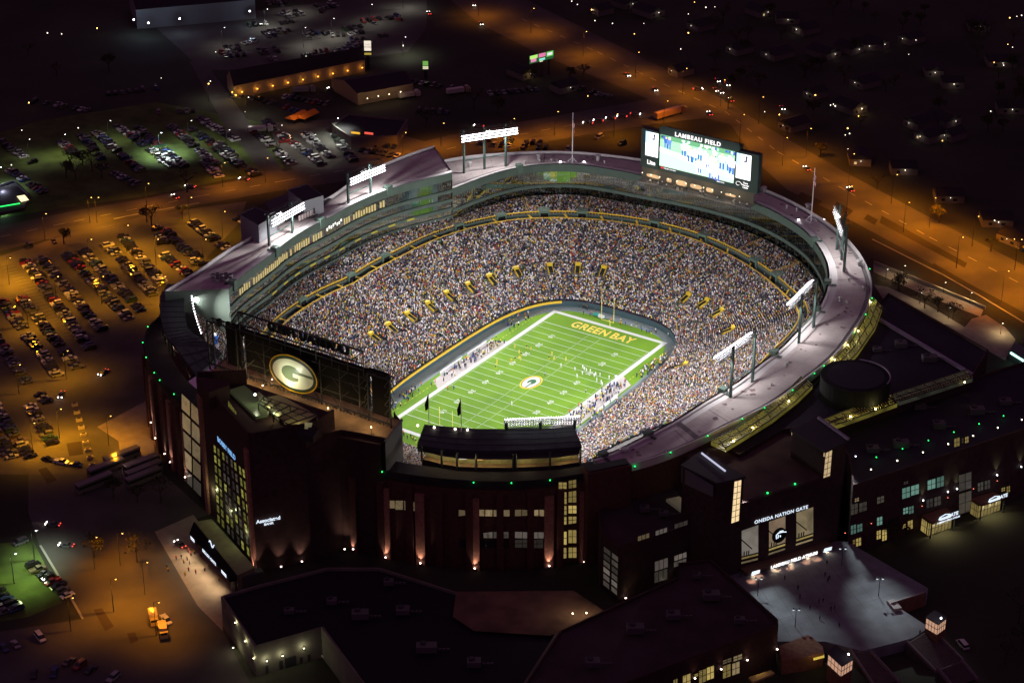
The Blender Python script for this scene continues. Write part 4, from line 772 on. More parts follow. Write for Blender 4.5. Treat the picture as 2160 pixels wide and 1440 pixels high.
for i in range(0, len(B_), 2): q.bar(B_[i]-(0, 0, 1), (B_[i][0], B_[i][1], 36), .3); q.bar(B_[i]-(0, 0, 1), (*B_[min(i+1, len(B_)-1)][:2], 36.2), .15)
part(r_, q, "truss_post", M_dark)
lw = MB(); lw.strip([b-np.array([0, 0, 1.5])+(b-a_)*(-.22) for a_, b in zip(A, B_)], [np.array([b[0], b[1], 36.3])+(b-a_)*(-.22)*np.array([1, 1, 0]) for a_, b in zip(A, B_)]); part(r_, lw, "back_wall", mat("concourse_wall", (.5, .38, .25), .8))
for i in (8, 11, 14, 17): p = B_[i]+(A[i]-B_[i])*.08; pointl(r_, (p[0], p[1], 39.5), 130, (1, .75, .45), .3)
# bright lamps hung along its inner edge
fr_ = empty("floodlight_strip", (A[3][0], A[3][1], 41), "string of white floodlights along the inner edge of the curved left canopy", "floodlights"); q = MB(); q2 = MB()
Aa = [P(u, v, 43) for u, v in dens([(404, 614), (405, 632), (410, 655), (416, 676), (424, 700)], 4)]
for a_, b_ in zip(Aa, Aa[1:]): q.bar(a_-(0, 0, .9), b_-(0, 0, .9), .15); q.bar(a_, b_, .08); q.bar(a_, b_-(0, 0, .9), .08)
for a_ in Aa: q2.sphere(a_-(0, 0, .3), .24, 6, 4)
part(fr_, q, "frame", M_grn); part(fr_, q2, "lamp_glass", M_lamp)
for i in (2, 6, 10, 14): spot(fr_, Aa[i]-np.array([0, 0, 1.4]), (-10+i*2, -12+i*3, 6), FLP, FLC, 92, .9, .35, "floodlight_beam"); pointl(fr_, Aa[i]+np.array([-5.0, -4.0, 3.0]), 60, FLC, .5)
bank([np.array(P(1068, 906, 43)[:2]), np.array(P(1140, 904, 43)[:2]), np.array(P(1212, 900, 43)[:2])], 42.4, 45.2, "floodlight bank seen from behind, standing over the front edge of the dark near canopy", (.6, 2), 30, .2, "near", 2.6)
# sloped corner stand under the left canopy, with its own crowd and a draped banner
lo_ = [P(u, v, 26) for u, v in [(476, 652), (482, 690), (474, 725), (468, 750)]]; hi_ = [P(u, v, 35) for u, v in [(405, 622), (412, 656), (420, 690), (440, 735)]]
q = MB(); NS = 12
for i in range(NS):
    f0, f1 = i/NS, (i+1)/NS; A_ = [a_*(1-f0)+b_*f0 for a_, b_ in zip(lo_, hi_)]; B2 = [np.array([*(a_*(1-f1)+b_*f1)[:2], (a_*(1-f0)+b_*f0)[2]]) for a_, b_ in zip(lo_, hi_)]; C2 = [a_*(1-f1)+b_*f1 for a_, b_ in zip(lo_, hi_)]; q.strip(A_, B2); q.strip(B2, C2)
q.strip([a_-Z3*6 for a_ in lo_], lo_); part(ST, q, "corner_stand", M_conc)
cp_ = []
for i in range(NS*2):
    f = (i+.5)/(NS*2)
    for g in np.arange(0.02, .98, .013):
        s_ = g*3; k_ = int(s_); e_ = s_-k_; p = (lo_[k_]*(1-e_)+lo_[k_+1]*e_)*(1-f)+(hi_[k_]*(1-e_)+hi_[k_+1]*e_)*f
        if random.random() < .8: cp_.append([p[0], p[1], p[2]-.3, math.atan2(p[1]-CY, p[0]-CX)])
cp_ = np.array(cp_); n = len(cp_); o = crowd_mesh("corner_crowd", cp_[:, :3], cp_[:, 3]+math.pi/2, np.full(n, .98), pick(PAL, n), pick(PAL, n)*.3, pick(HEAD, n)); setp(o, "spectators in the steep corner stand under the curved left canopy", "crowd", kind="stuff")
bn = empty("draped_banner", P(454, 722, 31), "blue and white draped banner below the curved left canopy", "banner"); q = MB()
for i, (a_, b_, c__, d_3) in enumerate((((443, 705), (458, 700), (460, 722), (452, 728)), ((447, 712), (460, 706), (459, 735), (450, 738)), ((452, 728), (462, 724), (463, 745), (456, 748)))): q.mi = i % 2; q.face([towards(P(*c2, 31), .5+.4*i) for c2 in (a_, b_, c__, d_3)])
part(bn, q, "cloth", [mat("banner_white", (.7, .75, .78), .8), mat("banner_blue", (.02, .12, .5), .8)])
# club canopy and its lit rooms
rc, A, B_ = canopy([(896, 895), (930, 898), (968, 901), (1006, 904), (1045, 904), (1079, 904), (1120, 903), (1165, 902), (1210, 899)], [(880, 938), (920, 944), (962, 948), (1005, 949.5), (1040, 950), (1079, 949.5), (1130, 948), (1180, 945), (1227, 941)], 43, 42, "wide dark curved canopy over the lit club rooms at the near side", M_can, 2.4)
for u, v in ((881, 897), (916, 901), (960, 904.5), (986, 906)):
    p = P(u, v, 43.6); q = MB(); q.sphere(p, .36, 8, 5); part(rc, q, "edge_lamp", M_up)
fl_ = [P(u, v, 37.0) for u, v in [(890, 972), (930, 982), (968, 988), (1020, 990), (1080, 990), (1130, 988), (1180, 985), (1224, 978)]]
cr_ = empty("club_rooms", (fl_[3][0], fl_[3][1], 37), "row of lit yellow club rooms under the dark near canopy", "club rooms")
inn = [np.array([p[0]*.972, (p[1]-CY)*.972+CY, p[2]]) for p in fl_]; Z3 = np.array([0, 0, 1.0])
q = MB(); q.strip(fl_, inn); part(cr_, q, "floor", M_tan); q = MB(); q.strip(inn, [p+Z3*3.6 for p in inn]); part(cr_, q, "back_wall", mat("club_wall", (.34, .32, .16), .8, noise=.3, nscale=.7))
q = MB(); q.strip([p+Z3*3.6 for p in fl_], [p+Z3*3.6 for p in inn]); part(cr_, q, "ceiling", M_dark)
q = MB()
for f in (0, 1.05, 1.9, 2.7, 4.05, 4.15, 5.6, 7): i = min(6, int(f)); p = fl_[i]*(1-(f-i))+fl_[i+1]*(f-i); q.bar(p, p+Z3*5.5, .38)
part(cr_, q, "column", M_dark)
for i, (f, dz, w_, h_, c) in enumerate([(.55, 1.8, 1.6, .6, (.35, .7, 1)), (2.45, 1.9, 1.4, .6, (.35, .7, 1)), (5.9, 2.0, 1.4, .7, (.35, .7, 1)), (2.75, 1.3, 2.4, 1.0, (1, .5, .12)), (.25, 1.2, 2.4, .7, (1, .55, .2)), (6.3, 1.6, 2.6, 1.3, (1, .48, .12)), (2.05, 1.4, 2.4, 1.6, (1, .92, .8))]):
    k_ = min(6, int(f)); p = (inn[k_]*(1-(f-k_))+inn[k_+1]*(f-k_))*.985+np.mean(fl_, 0)*.015+Z3*dz; t_ = inn[k_+1]-inn[k_]; t_ /= np.linalg.norm(t_); q = MB(); q.face([p-t_*w_/2, p+t_*w_/2, p+t_*w_/2+Z3*h_, p-t_*w_/2+Z3*h_]); part(cr_, q, "wall_screen" if c[0] < .5 else "lit_bar", mat("club_glow_%d" % i, (0, 0, 0), .5, emit=c, es=.8))
for f in (.5, 1.5, 2.5, 3.4, 4.6, 5.6, 6.5):
    k_ = min(6, int(f)); p = fl_[k_]*(1-(f-k_))+fl_[k_+1]*(f-k_); pointl(cr_, p+Z3*3.2, 300, (1, .82, .42), .2)
q = MB(); q.strip(fl_, [p-Z3*3 for p in fl_]); q.strip([p+Z3*.7 for p in fl_], fl_); part(cr_, q, "parapet", M_deck)
rb = empty("brick_annex", (*P(1275, 980, 36)[:2], G), "black flat roofed brick block at the right end of the club rooms", "annex"); q = MB(); q.prism([P(u, v, 38.5)[:2] for u, v in [(1225, 985), (1320, 966), (1333, 982), (1240, 1000)]], G, 38.5); part(rb, q, "block", M_brick); q = MB(); q.prism([P(u, v, 38.5)[:2] for u, v in [(1232, 985), (1318, 968), (1326, 979), (1243, 996)]], 38.5, 38.9); part(rb, q, "roof_deck", M_deck)
# dark hanging flags above the canopy
for u, v, l in ((905, 897, "left of two dark limp flags rising from the near canopy"), (973, 908, "right of two dark limp flags rising from the near canopy")):
    p = P(u, v, 43); r = empty("flagpole", p, l, "flagpole"); q = MB(); q.bar(p-Z3*.5, p+Z3*12, .14, .08, 6); part(r, q, "pole", M_pole); q = MB(); q.face([p+Z3*11.6, p+Z3*7.5+RGT*(-1.3), p+Z3*5.2+RGT*(-1.0), p+Z3*6.2]); q.face([p+Z3*11.6, p+Z3*6.2, p+Z3*6.6+RGT*(-.5)+FWD*.8, p+Z3*9+RGT*(-.6)+FWD*.8]); part(r, q, "flag", M_black)
# ---------------------------------------------------------------- near scoreboard, seen from behind
YS = -120.0
sb = empty("scoreboard_frame", (-10, YS, 46.5), "huge black scoreboard frame seen from behind, with an oval lit emblem on it", "scoreboard"); w_ = lambda u, v: PY(u, v, YS)
xl, xr_ = w_(447, 672)[0], w_(832, 790)[0]; zt = w_(640, 731)[2]; zb = zt-17.0; xc0, xc1 = w_(513, 668)[0], w_(775, 747)[0]
zt = (w_(447, 672)[2]+w_(832, 790)[2])/2; zb = zt-17.2; ztt = (w_(515, 655)[2]+w_(773, 733)[2])/2
def panel(x0, x1, z0, z1, nm="back_panel", y=YS): q = MB(); q.box(((x0+x1)/2, y), (x1-x0, 1.2, z1-z0), z0=z0); part(sb, q, nm, M_black)
g0, g1 = w_(467, 700)[0], w_(479, 700)[0]; h0, h1 = w_(510, 720)[0], w_(518, 720)[0]; k0, k1 = w_(779, 820)[0], w_(787, 820)[0]
e0_ = w_(459, 680)[0]
panel(g1, h0, zb+2, zt); panel(h1, k0, zb+2.6, zt-.6); panel(k1, w_(821, 820)[0], zb+2, zt); panel(e0_, g0, zt-2.2, zt); panel(h0, h1, zt-3, zt); panel(k0, k1, zt-2.5, zt)
def truss(mb, a_, b_, depth, n, r=.22, r2=.13):
    a_ = np.array(a_, float); b_ = np.array(b_, float); D = np.array(depth, float)
    mb.bar(a_, b_, r); mb.bar(a_+D, b_+D, r)
    for i in range(n):
        p, p2 = a_+(b_-a_)*i/n, a_+(b_-a_)*(i+1)/n; mb.bar(p, p+D, r2); mb.bar(p if i % 2 else p+D, p2+D if i % 2 else p2, r2)
    mb.bar(b_, b_+D, r2)
q = MB(); ys = YS-2.6
for x in (xl, e0_, h0, k1, xr_): q.bar((x, ys, zb-1), (x, ys, zt), .32)
truss(q, (xl, ys, zb-1), (xr_, ys, zb-1), (0, 0, 2.4), 26); truss(q, (xl, ys, zt-.3), (h0, ys, zt-.3), (0, 2.6, 0), 5); truss(q, (k1, ys, zt-.3), (xr_, ys, zt-.3), (0, 2.6, 0), 4)
for x0, x1 in ((xl, e0_), (w_(821, 820)[0], xr_), (g0, g1), (k0, k1)):
    for j in range(5): z0, z1 = zb+1+(zt-zb-1)*j/5, zb+1+(zt-zb-1)*(j+1)/5; q.bar((x0, ys, z0), (x1, ys, z1), .15); q.bar((x0, ys, z0), (x1, ys, z0), .12); q.bar((x1, ys+2.4, z0), (x0, ys+2.4, z1), .12)
part(sb, q, "truss_frame", M_dark)
q = MB()
for x in np.linspace(xc0, xc1, 9): q.bar((x, ys+.4, zt-2), (x, ys+.4, ztt-.2 if x in (xc0, xc1) else zt+2.2), .2)
q.bar((xc0, ys+.4, ztt), (xc1, ys+.4, ztt), .34); q.bar((xc0, ys+.4, zt+2.2), (xc1, ys+.4, zt+2.2), .26); q.bar((xc0, ys+.4, zt), (xc1, ys+.4, zt), .22); q.bar((xc0-4.4, ys, zt), (xc0, ys+.4, ztt), .26); q.bar((xc0, ys+.4, ztt), (xc0+5, ys+.4, zt+2.2), .2); q.bar((xc1, ys+.4, ztt), (xc1-5, ys+.4, zt+2.2), .2)
for f in (.3, .45, .6, .75): x = xc0+(xc1-xc0)*f; q.bar((x, ys+.4, ztt), (x+3, ys+.4, zt+2.2), .14)
part(sb, q, "top_truss", M_dark)
text("letters_from_behind", "LAMBEAU FIELD", 4.1, ((xc0+xc1)/2+1.5, YS, zt+3.6), (-1, 0, 0), (0, 0, 1), M_black, sb, off=.12, ext=.5, space=1.15)
q = MB()
for x in np.linspace(h1+2, k0-2, 7):
    q.bar((x, ys, zb), (x, ys, zt-1), .2)
    for j in range(4): z0 = zb+1+(zt-zb-3)*j/4; q.bar((x, ys, z0), (x+(3.5 if j % 2 else -3.5), ys, z0+3.5), .12)
for z_ in (zb+6, zb+11, zt-2.5): q.bar((h1, ys, z_), (k0, ys, z_), .12)
part(sb, q, "rear_bracing", M_dark)
ec = PY(618.5, 788.5, YS-3.6); ex = PY(669, 800, YS-3.6)[0]-ec[0]; ez = ex*.98
E4 = (mat("emblem_gold", (.95, .60, .01), .4), mat("emblem_green", (.035, .055, .03), .5), mat("emblem_white", (.78, .80, .58), .35), mat("emblem_opening", (.14, .18, .10), .3))
eo = empty("oval_emblem", (ec[0], ec[1], ec[2]-8), "large lit oval emblem with a white letter G behind the scoreboard", "emblem sign")
for nm, q, mm in emblem(lambda x, y, d: (ec[0]+x*ex, ec[1]-d, ec[2]+y*ez*1.06), dz=.05, mats=E4, rim=.96): part(eo, q, nm, mm)
q = MB(); 
a_ = [(ec[0]+x*ex, ec[1]+.02, ec[2]+y*ez*1.06) for x, y in ell(0, 0, .99, .63)]; q.face(a_); q.strip(a_+[a_[0]], [(x, y+.8, z_) for x, y, z_ in a_+[a_[0]]]); part(eo, q, "backing", M_dark)
spot(eo, ec+np.array([-1.5, -5.5, -1.0]), ec+np.array([-.6, 0, -.5]), 2600, (.97, 1, .78), 140, 1, .3, "emblem_light"); spot(eo, ec+np.array([3, -14, -6]), ec, 6500, (.95, 1, .74), 80, 1, .4, "emblem_light")
# ---------------------------------------------------------------- terrace block and gate tower under it
M_brk = mat("tower_brick", (.055, .030, .028), .9, noise=.25, nscale=.6)
ta = [P(u, v, 46.5) for u, v in [(675, 923), (719, 913), (768, 921), (815, 931), (847, 888), (830, 868)]]
tpoly = [(p[0], p[1]) for p in ta]+[(27, -117), (-46, -117), (-44, -128), (-20, -131), (12, -133)]
tb = empty("terrace_block", (10, -125, G), "dark block with a tan lit roof terrace under the scoreboard frame", "building")
q = MB(); q.prism(tpoly, G+25, 46.5, False); part(tb, q, "wall", M_brk); q = MB(); q.face([(x, y, 46.45) for x, y in tpoly]); part(tb, q, "terrace_floor", M_tan)
q = MB(); e_ = ta[:5]
for a_, b_ in zip(e_, e_[1:]): q.hexa([a_, b_, b_*.997+np.array([0, 0, 46.5*.003]), a_*.997+np.array([0, 0, 46.5*.003])], [x+Z3*1.1 for x in [a_, b_, b_*.997+np.array([0, 0, 46.5*.003]), a_*.997+np.array([0, 0, 46.5*.003])]])
part(tb, q, "parapet", M_brk)
q = MB(); a_, b_ = P(812, 932, 47.4), P(848, 886, 47.4); 
for dz in (0, -14): q.bar(a_+(0, 0, dz), b_+(0, 0, dz), .5)
q.face([a_+(.3, -.3, 0), b_+(.3, -.3, 0), b_+(.3, -.3, -16), a_+(.3, -.3, -16)]); part(tb, q, "side_fin", mat("fin_grey", (.10, .105, .11), .7))
tlamp = mat("terrace_bulb", (1, .8, .5), .4, emit=(1, .75, .38), es=5)
for i, (u, v, z_) in enumerate([(492, 793, 48.6), (517, 813, 48.6), (554, 813, 48.6), (692, 861, 48.6), (692.5, 897, 48), (664, 883, 48), (783, 901, 49), (574, 800, 48.6)]):
    p = P(u, v, z_); r = empty("terrace_lamp", p-np.array([0, 0, z_-46.5]), "small warm lamp on the tan terrace", "lamp", "lamps on the tan terrace"); q = MB(); q.sphere(p, .24, 6, 4); part(r, q, "bulb", tlamp); q = MB(); q.bar((p[0], p[1], 46.5), p-(0, 0, .2), .07); part(r, q, "pole", M_dark); pointl(r, p+Z3*.5, 420 if i < 7 else 260, (1, .70, .34), .2)
for x in (-30, -12, 2, 14, 22): pointl(tb, (x, -125.5, 50.5), 420, (1, .66, .30), .3, "terrace_light")
Tz = 52.0; TF = [np.array([-34.5, -142.2]), np.array([3.2, -161.8]), np.array([13.5, -147.5]), np.array([13.5, -133]), np.array([-22, -133])]
tw = empty("gate_tower", (-10, -147, G), "tall dark brick corner tower with a grid of yellow green lit windows", "tower")
q = MB(); q.prism([tuple(p) for p in TF], G, Tz); part(tw, q, "wall", M_brk)
q = MB()
for a_, b_, h in ((TF[0], TF[1], 55), (TF[1], TF[2], 55), (TF[2], TF[3], 53.5), (TF[4], TF[0], 57)):
    d = (b_-a_)/np.linalg.norm(b_-a_); nn = np.array([-d[1], d[0]])*.8; q.hexa([(*a_, Tz-.02), (*b_, Tz-.02), (*(b_+nn), Tz-.02), (*(a_+nn), Tz-.02)], [(*a_, h), (*b_, h), (*(b_+nn), h), (*(a_+nn), h)])
part(tw, q, "parapet", M_brk)
def onroof(pts_, z_, nm, m, par=tw, th=.3): q = MB(); q.prism([P(u, v, z_)[:2] for u, v in pts_], z_-th, z_); return part(par, q, nm, m)
onroof([(414, 794), (483, 802), (484, 812), (440, 828)], 57, "stair_head", M_brk, th=6)
onroof([(483, 822), (515, 812), (572, 858), (565, 873), (540, 878)], 53.2, "skylight", mat("skylight_dim", (.10, .13, .07), .3, emit=(.5, .6, .25), es=.03), th=1)
onroof([(536, 831), (547, 826), (594, 872), (588, 880)], 54.0, "lit_ramp", mat("ramp_lit", (.35, .36, .22), .7), th=1.5)
p = P(538, 832, 56.5); q = MB(); q.sphere(p, .4, 8, 5); part(tw, q, "ramp_lamp", mat("ramp_lamp_glass", (1, 1, .8), .4, emit=(.95, 1, .7), es=9)); pointl(tw, p+np.array([.4, -.4, .6]), 420, (.95, 1, .62), .2)
p = P(578, 868, 56); pointl(tw, p, 260, (.9, 1, .55), .2)
onroof([(560, 838), (590, 832), (668, 875), (645, 893), (600, 893)], 50.0+3, "courtyard_floor", mat("court_floor", (.42, .37, .18), .8), th=.4)
q = MB(); c0_, c1_, c2_, c3_ = [P(u, v, 55.6) for u, v in [(556, 836), (668, 874), (608, 895), (545, 850)]]
for i in range(7): f = i/6; q.bar(c0_+(c1_-c0_)*f, c3_+(c2_-c3_)*f, .22)
for f in (0, .33, .66, 1): q.bar(c0_*(1-f)+c3_*f, c1_*(1-f)+c2_*f, .18)
for f in (0, .5, 1): p = c0_+(c1_-c0_)*f; q.bar(p, p-(0, 0, 3), .2); p = c3_+(c2_-c3_)*f; q.bar(p, p-(0, 0, 3), .2)
part(tw, q, "pergola", M_dark); pointl(tw, (c0_+c2_)/2-np.array([0, 0, 1.0]), 190, (1, .85, .4), .3); pointl(tw, (c0_+c3_)/2-np.array([-3, 0, 1.0]), 110, (1, .85, .4), .3); pointl(tw, (c1_+c2_)/2-np.array([2, 0, 1.0]), 110, (1, .85, .4), .3)
onroof([(636, 897), (652, 893), (673, 903), (660, 922), (625, 912)], 53.4, "roof_unit", M_deck, th=2); q = MB(); a_ = P(639, 899, 53.6); q.box(a_, (3.4, 2.2, .6), .5); a_ = P(650, 896, 53.6); q.box(a_, (2.2, 2.0, .6), .5); part(tw, q, "roof_hatch", mat("hatch_lit", (.3, .3, .2), .6, emit=(.9, .8, .4), es=.12))
# small lit window high on the left face, the glazed face and its letters
fa = lambda u, v, d=.1: towards(plane_hit(u, v, TF[0], TF[1]), d)
window_quad(tw, [fa(481, 857), fa(499, 882-6), fa(499, 868), fa(481, 843)], W_grn, 4, 1, "high_window")
for c in range(8):
    x0 = .02+c*.122+(.012 if c % 2 == 0 else -.004)
    for rr_ in range(8):
        f0, f1 = x0+.012, x0+.082; g0_, g1_ = rr_/8+.012, (rr_+1)/8-.02
        def bil(fx, fz): ub, vb = 455+(541-455)*fx, 1096+(1192-1096)*fx; ut, vt = 447+(519-447)*fx, 931+(990-931)*fx; return fa(ub+(ut-ub)*fz, vb+(vt-vb)*fz)
        m = W_grn if (c in (0, 1, 6, 7) or rr_ < 0) and random.random() < .92 else (W_dim if random.random() < .7 else W_grn)
        window_quad(tw, [bil(f0, g0_), bil(f1, g0_), bil(f1, g1_), bil(f0, g1_)], m, 1, 2, "tower_window")
M_blu = mat("letters_blue", (.2, .4, .8), .5, emit=(.25, .55, 1.0), es=.9); M_bw = mat("letters_bluewhite", (.7, .8, .9), .5, emit=(.75, .88, 1.0), es=1.1)
a_, b_ = fa(455, 921, .6), fa(500, 971, .6); text("tower_lettering", "BOBBY FIELD", 2.5, (a_+b_)/2, b_-a_, (0, 0, 1), M_blu, tw, off=.04, space=1.05)
fb = lambda u, v, d=.1: towards(plane_hit(u, v, TF[1], TF[2]), d)
q = MB()
for f in (.0, .93):
    q = MB(); a_ = TF[0]*(1-f)+TF[1]*f; b_ = TF[0]*(1-f-.06)+TF[1]*(f+.06); d = (TF[1]-TF[0])/np.linalg.norm(TF[1]-TF[0]); nn = np.array([d[1], -d[0]])*.9; q.hexa([(*a_, G), (*(a_+nn), G), (*(b_+nn), G), (*b_, G)], [(*a_, 49), (*(a_+nn), 49), (*(b_+nn), 49), (*b_, 49)]); part(tw, q, "corner_pilaster", M_pier)

a_ = np.array([11.5, -150.5, 0]); text("side_lettering", "Associated", 1.75, fb(566, 1096, .8), (TF[2]-TF[1]).tolist()+[0], (0, 0, 1), M_bw, tw, off=.05); text("side_lettering", "BANK", 1.15, fb(567, 1104, .8), (TF[2]-TF[1]).tolist()+[0], (0, 0, 1), M_bw, tw, off=.03)
for (u, v), l in zip([(534, 1197), (542, 1204), (593, 1195), (637, 1184), (727, 1158), (745, 1158)], ["left of the pair at the corner pilaster of the gate tower", "right of the pair at the corner pilaster of the gate tower", "on the wall right of the gate tower corner", "at the brick pier right of the gate tower", "left of the pair at the recessed pier", "right of the pair at the recessed pier"]):
    p = P(u, v, 6.5); uplight(p, "warm uplight "+l, 1500, (1, .64, .46), p+np.array([-.9, 1.2, 11]), group="uplights round the gate tower")
for u, v, w2 in ((638, 1180, 2.2), (736, 1152, 3.2)):
    p = P(u, v, 5)+np.array([-.8, 1.8, 0]); q = MB(); q.box((p[0], p[1]), (w2*2, 1.6, 36), .5, z0=G); part(tb, q, "brick_pier", M_pier)
q = MB(); q.prism([(13, -148), (14, -146), (17, -136), (31, -132.8), (30, -125), (0, -128)], G, 46.3); part(tb, q, "recessed_wall", M_brk)
# tall glazed strip in the left concave wall
lwz = empty("glazed_stair", (-46, -134, G), "tall strip of tan lit glass panes in the dark left wall beside the tower", "stairwell"); sa, sb2 = P(421, 1010, 5+14)[:2], None
A0, A1 = np.array([-52.5, -132.6]), np.array([-37.5, -139.0])
q = MB(); q.prism([tuple(A0), tuple(A1), (-34, -132), (-48, -127)], G, 36); part(lwz, q, "wall", M_brk)
fc = lambda u, v: towards(plane_hit(u, v, A0, A1), .1)
for i in range(6):
    v0 = 826+i*38; 
    for a_, b_ in ((383+i*1.4, 401+i*1.2), (403+i*1.2, 421+i*.9)):
        s1, s2 = (a_-383)*.95, (b_-383)*.95; window_quad(lwz, [fc(a_, v0+36+s1), fc(b_, v0+36+s2), fc(b_, v0+3+s2), fc(a_, v0+3+s1)], W_tan if i < 4 else W_dim, 1, 1, "stair_pane")
# entrance canopy at the tower foot
D1 = (TF[1]-TF[0])/np.linalg.norm(TF[1]-TF[0]); N1 = np.array([D1[1], -D1[0]])
ge = empty("entrance_hall", (*(TF[0]+D1*20+N1*4), G), "low entrance hall with a black canopy edge and white lit letters", "entrance")
c4 = [P(u, v, 12)[:2] for u, v in [(446, 1094), (538, 1196), (500, 1213), (411, 1100)]]
q = MB(); q.prism([tuple(p) for p in c4], G, 12); part(ge, q, "roof_deck", mat("entrance_roof", (.26, .26, .13), .8, noise=.2, nscale=.4))
q = MB(); a_, b_ = P(399, 1125, 11.5), P(484, 1218, 11.5); a2, b2 = P(409, 1099, 13)+(0, 0, 0), P(500, 1212, 13)
q.hexa([a_-Z3*1.6, b_-Z3*1.6, b2-Z3*2.2, a2-Z3*2.2], [a_, b_, b2, a2]); part(ge, q, "canopy_edge", M_black)
dd = b_-a_; off_ = towards(a_, .4)-a_
for f, s_, sz in ((.46, "BELLIN GATE", 1.5),): text("canopy_lettering", s_, sz, a_+dd*.50+off_-Z3*.7, dd, (0, 0, 1), M_bw, ge, off=.05, space=1.15)
for f0, f1, nm in ((.03, .13, "canopy_logo"), (.80, .92, "canopy_logo")): q = MB(); c_ = a_+off_*1.2; q.face([c_+dd*f0-Z3*1.4, c_+dd*f1-Z3*1.4, c_+dd*f1-Z3*.2, c_+dd*f0-Z3*.2]); part(ge, q, nm, M_bw)
q = MB(); p0 = P(441, 1142, 13.6); 
for i in range(7): q.bar(p0+dd/np.linalg.norm(dd)*(i*.55)+Z3*(.9*math.sin(i*1.1)), p0+dd/np.linalg.norm(dd)*((i+1)*.55)+Z3*(.9*math.sin((i+1)*1.1)), .18)
part(ge, q, "canopy_emblem", M_bw)
for f in (.1, .35, .6, .85): p = a_+dd*f; spot(ge, p+np.array([N1[0]*1.0, N1[1]*1.0, -1.8]), (p[0]+N1[0]*7, p[1]+N1[1]*7, G), 2600, (1, .74, .42), 165, 1, .3)
for f in (.15, .5, .85): p = np.array([*(TF[0]+D1*(42*f)+N1*1.2), 16.0]); pointl(ge, p, 330, (.95, 1, .5), .3)
q = MB(); q.prism([P(u, v, 10.5)[:2] for u, v in [(484, 1213), (550, 1196), (556, 1204), (494, 1222)]], G, 10.5); part(ge, q, "end_wing", mat("wing_grey", (.10, .12, .09), .7))
wa, wb = P(486, 1245, 5), P(550, 1222, 5); 
for i in range(5): f0, f1 = i/5+.02, (i+1)/5-.02; a3, b3 = wa+(wb-wa)*f0, wa+(wb-wa)*f1; window_quad(ge, [a3+Z3*.1, b3+Z3*.1, b3+Z3*4.6, a3+Z3*4.6], W_grey if i % 2 else W_grn, 1, 2, "glass_door")
# ================================================================ east side buildings
def gp(u, v, z=G): return P(u, v, z)
def block(name, roof_px, z, label, cat="building", m=None, base=None, roof_m=None, par_h=.9, roofz=None):
    W_ = [P(u, v, z) for u, v in roof_px]; c = np.mean(W_, 0); r = empty(name, (c[0], c[1], G), label, cat); poly = [tuple(p[:2]) for p in W_]
    q = MB(); q.prism(poly, base if base is not None else G, z-par_h, False); q.strip([(x, y, z-par_h) for x, y in poly+[poly[0]]], [(x, y, z) for x, y in poly+[poly[0]]]); part(r, q, "wall", m or M_brk)
    inn = [tuple(c[:2]+(p[:2]-c[:2])*(1-.7/max(5, np.linalg.norm(p[:2]-c[:2])))) for p in W_]
    q = MB(); q.strip([(x, y, z) for x, y in poly+[poly[0]]], [(x, y, z) for x, y in inn+[inn[0]]]); q.strip([(x, y, z) for x, y in inn+[inn[0]]], [(x, y, z-par_h) for x, y in inn+[inn[0]]]); part(r, q, "parapet", m or M_brk)
    q = MB(); q.face([(x, y, z-par_h) for x, y in inn]); part(r, q, "roof_deck", roof_m or M_deck)
    return r, W_
# big atrium roof with glazed gaps
M_atr = mat("atrium_roof", (.028, .022, .038), .8, noise=.2, nscale=.08)
r, W_ = block("atrium_hall", [(1874, 617), (2085, 737), (2052, 790), (1745, 893), (1650, 905), (1560, 958), (1535, 945), (1660, 870), (1745, 780), (1815, 690)], 35.5, "huge dark atrium hall roof beside the stadium, with a round drum and yellow skylight strips", roof_m=M_atr)
q = MB(); a_, b_ = P(1853, 672, 35.9), P(2048, 788, 35.9); d = (b_-a_)/np.linalg.norm(b_-a_); n_ = np.array([-d[1], d[0], 0]); q.hexa([a_-Z3, b_-Z3, b_-Z3+n_*1.2, a_-Z3+n_*1.2], [a_, b_, b_+n_*1.2, a_+n_*1.2])
part(r, q, "ridge", mat("ridge_lilac", (.30, .26, .34), .7)); q = MB(); a_, b_ = P(1705, 774, 36.5), P(1742, 784, 36.5); q.hexa([a_-Z3, b_-Z3, b_-Z3+n_*1, a_-Z3+n_*1], [a_, b_, b_+n_*1, a_+n_*1]); part(r, q, "ridge", mat("ridge_lilac", (.30, .26, .34), .7))
cd = P(1805, 790, 43); q = MB(); q.bar((cd[0], cd[1], 34), (cd[0], cd[1], 42.6), 11.6, n=40); part(r, q, "drum", mat("drum_grey", (.010, .011, .012), .9))
q = MB(); q.bar((cd[0], cd[1], 42.61), (cd[0], cd[1], 42.7), 9.6, n=40); part(r, q, "drum_top", M_atr); q = MB(); el_ = [(cd[0]+11.4*math.cos(t), cd[1]+11.4*math.sin(t), 43.0) for t in np.linspace(.0, 1.9, 20)]
for a_, b_ in zip(el_, el_[1:]): q.bar(a_, b_, .25)
part(r, q, "drum_rim", mat("ridge_lilac", (.30, .26, .34), .7))
M_sky = winmat("lit_skylight_glass", (.95, .80, .12), .13, .06, .10); M_sky2 = winmat("dim_skylight_glass", (.55, .6, .4), .04, .06, .10)  # patchy lamplight on the skylight floors is put in as emission
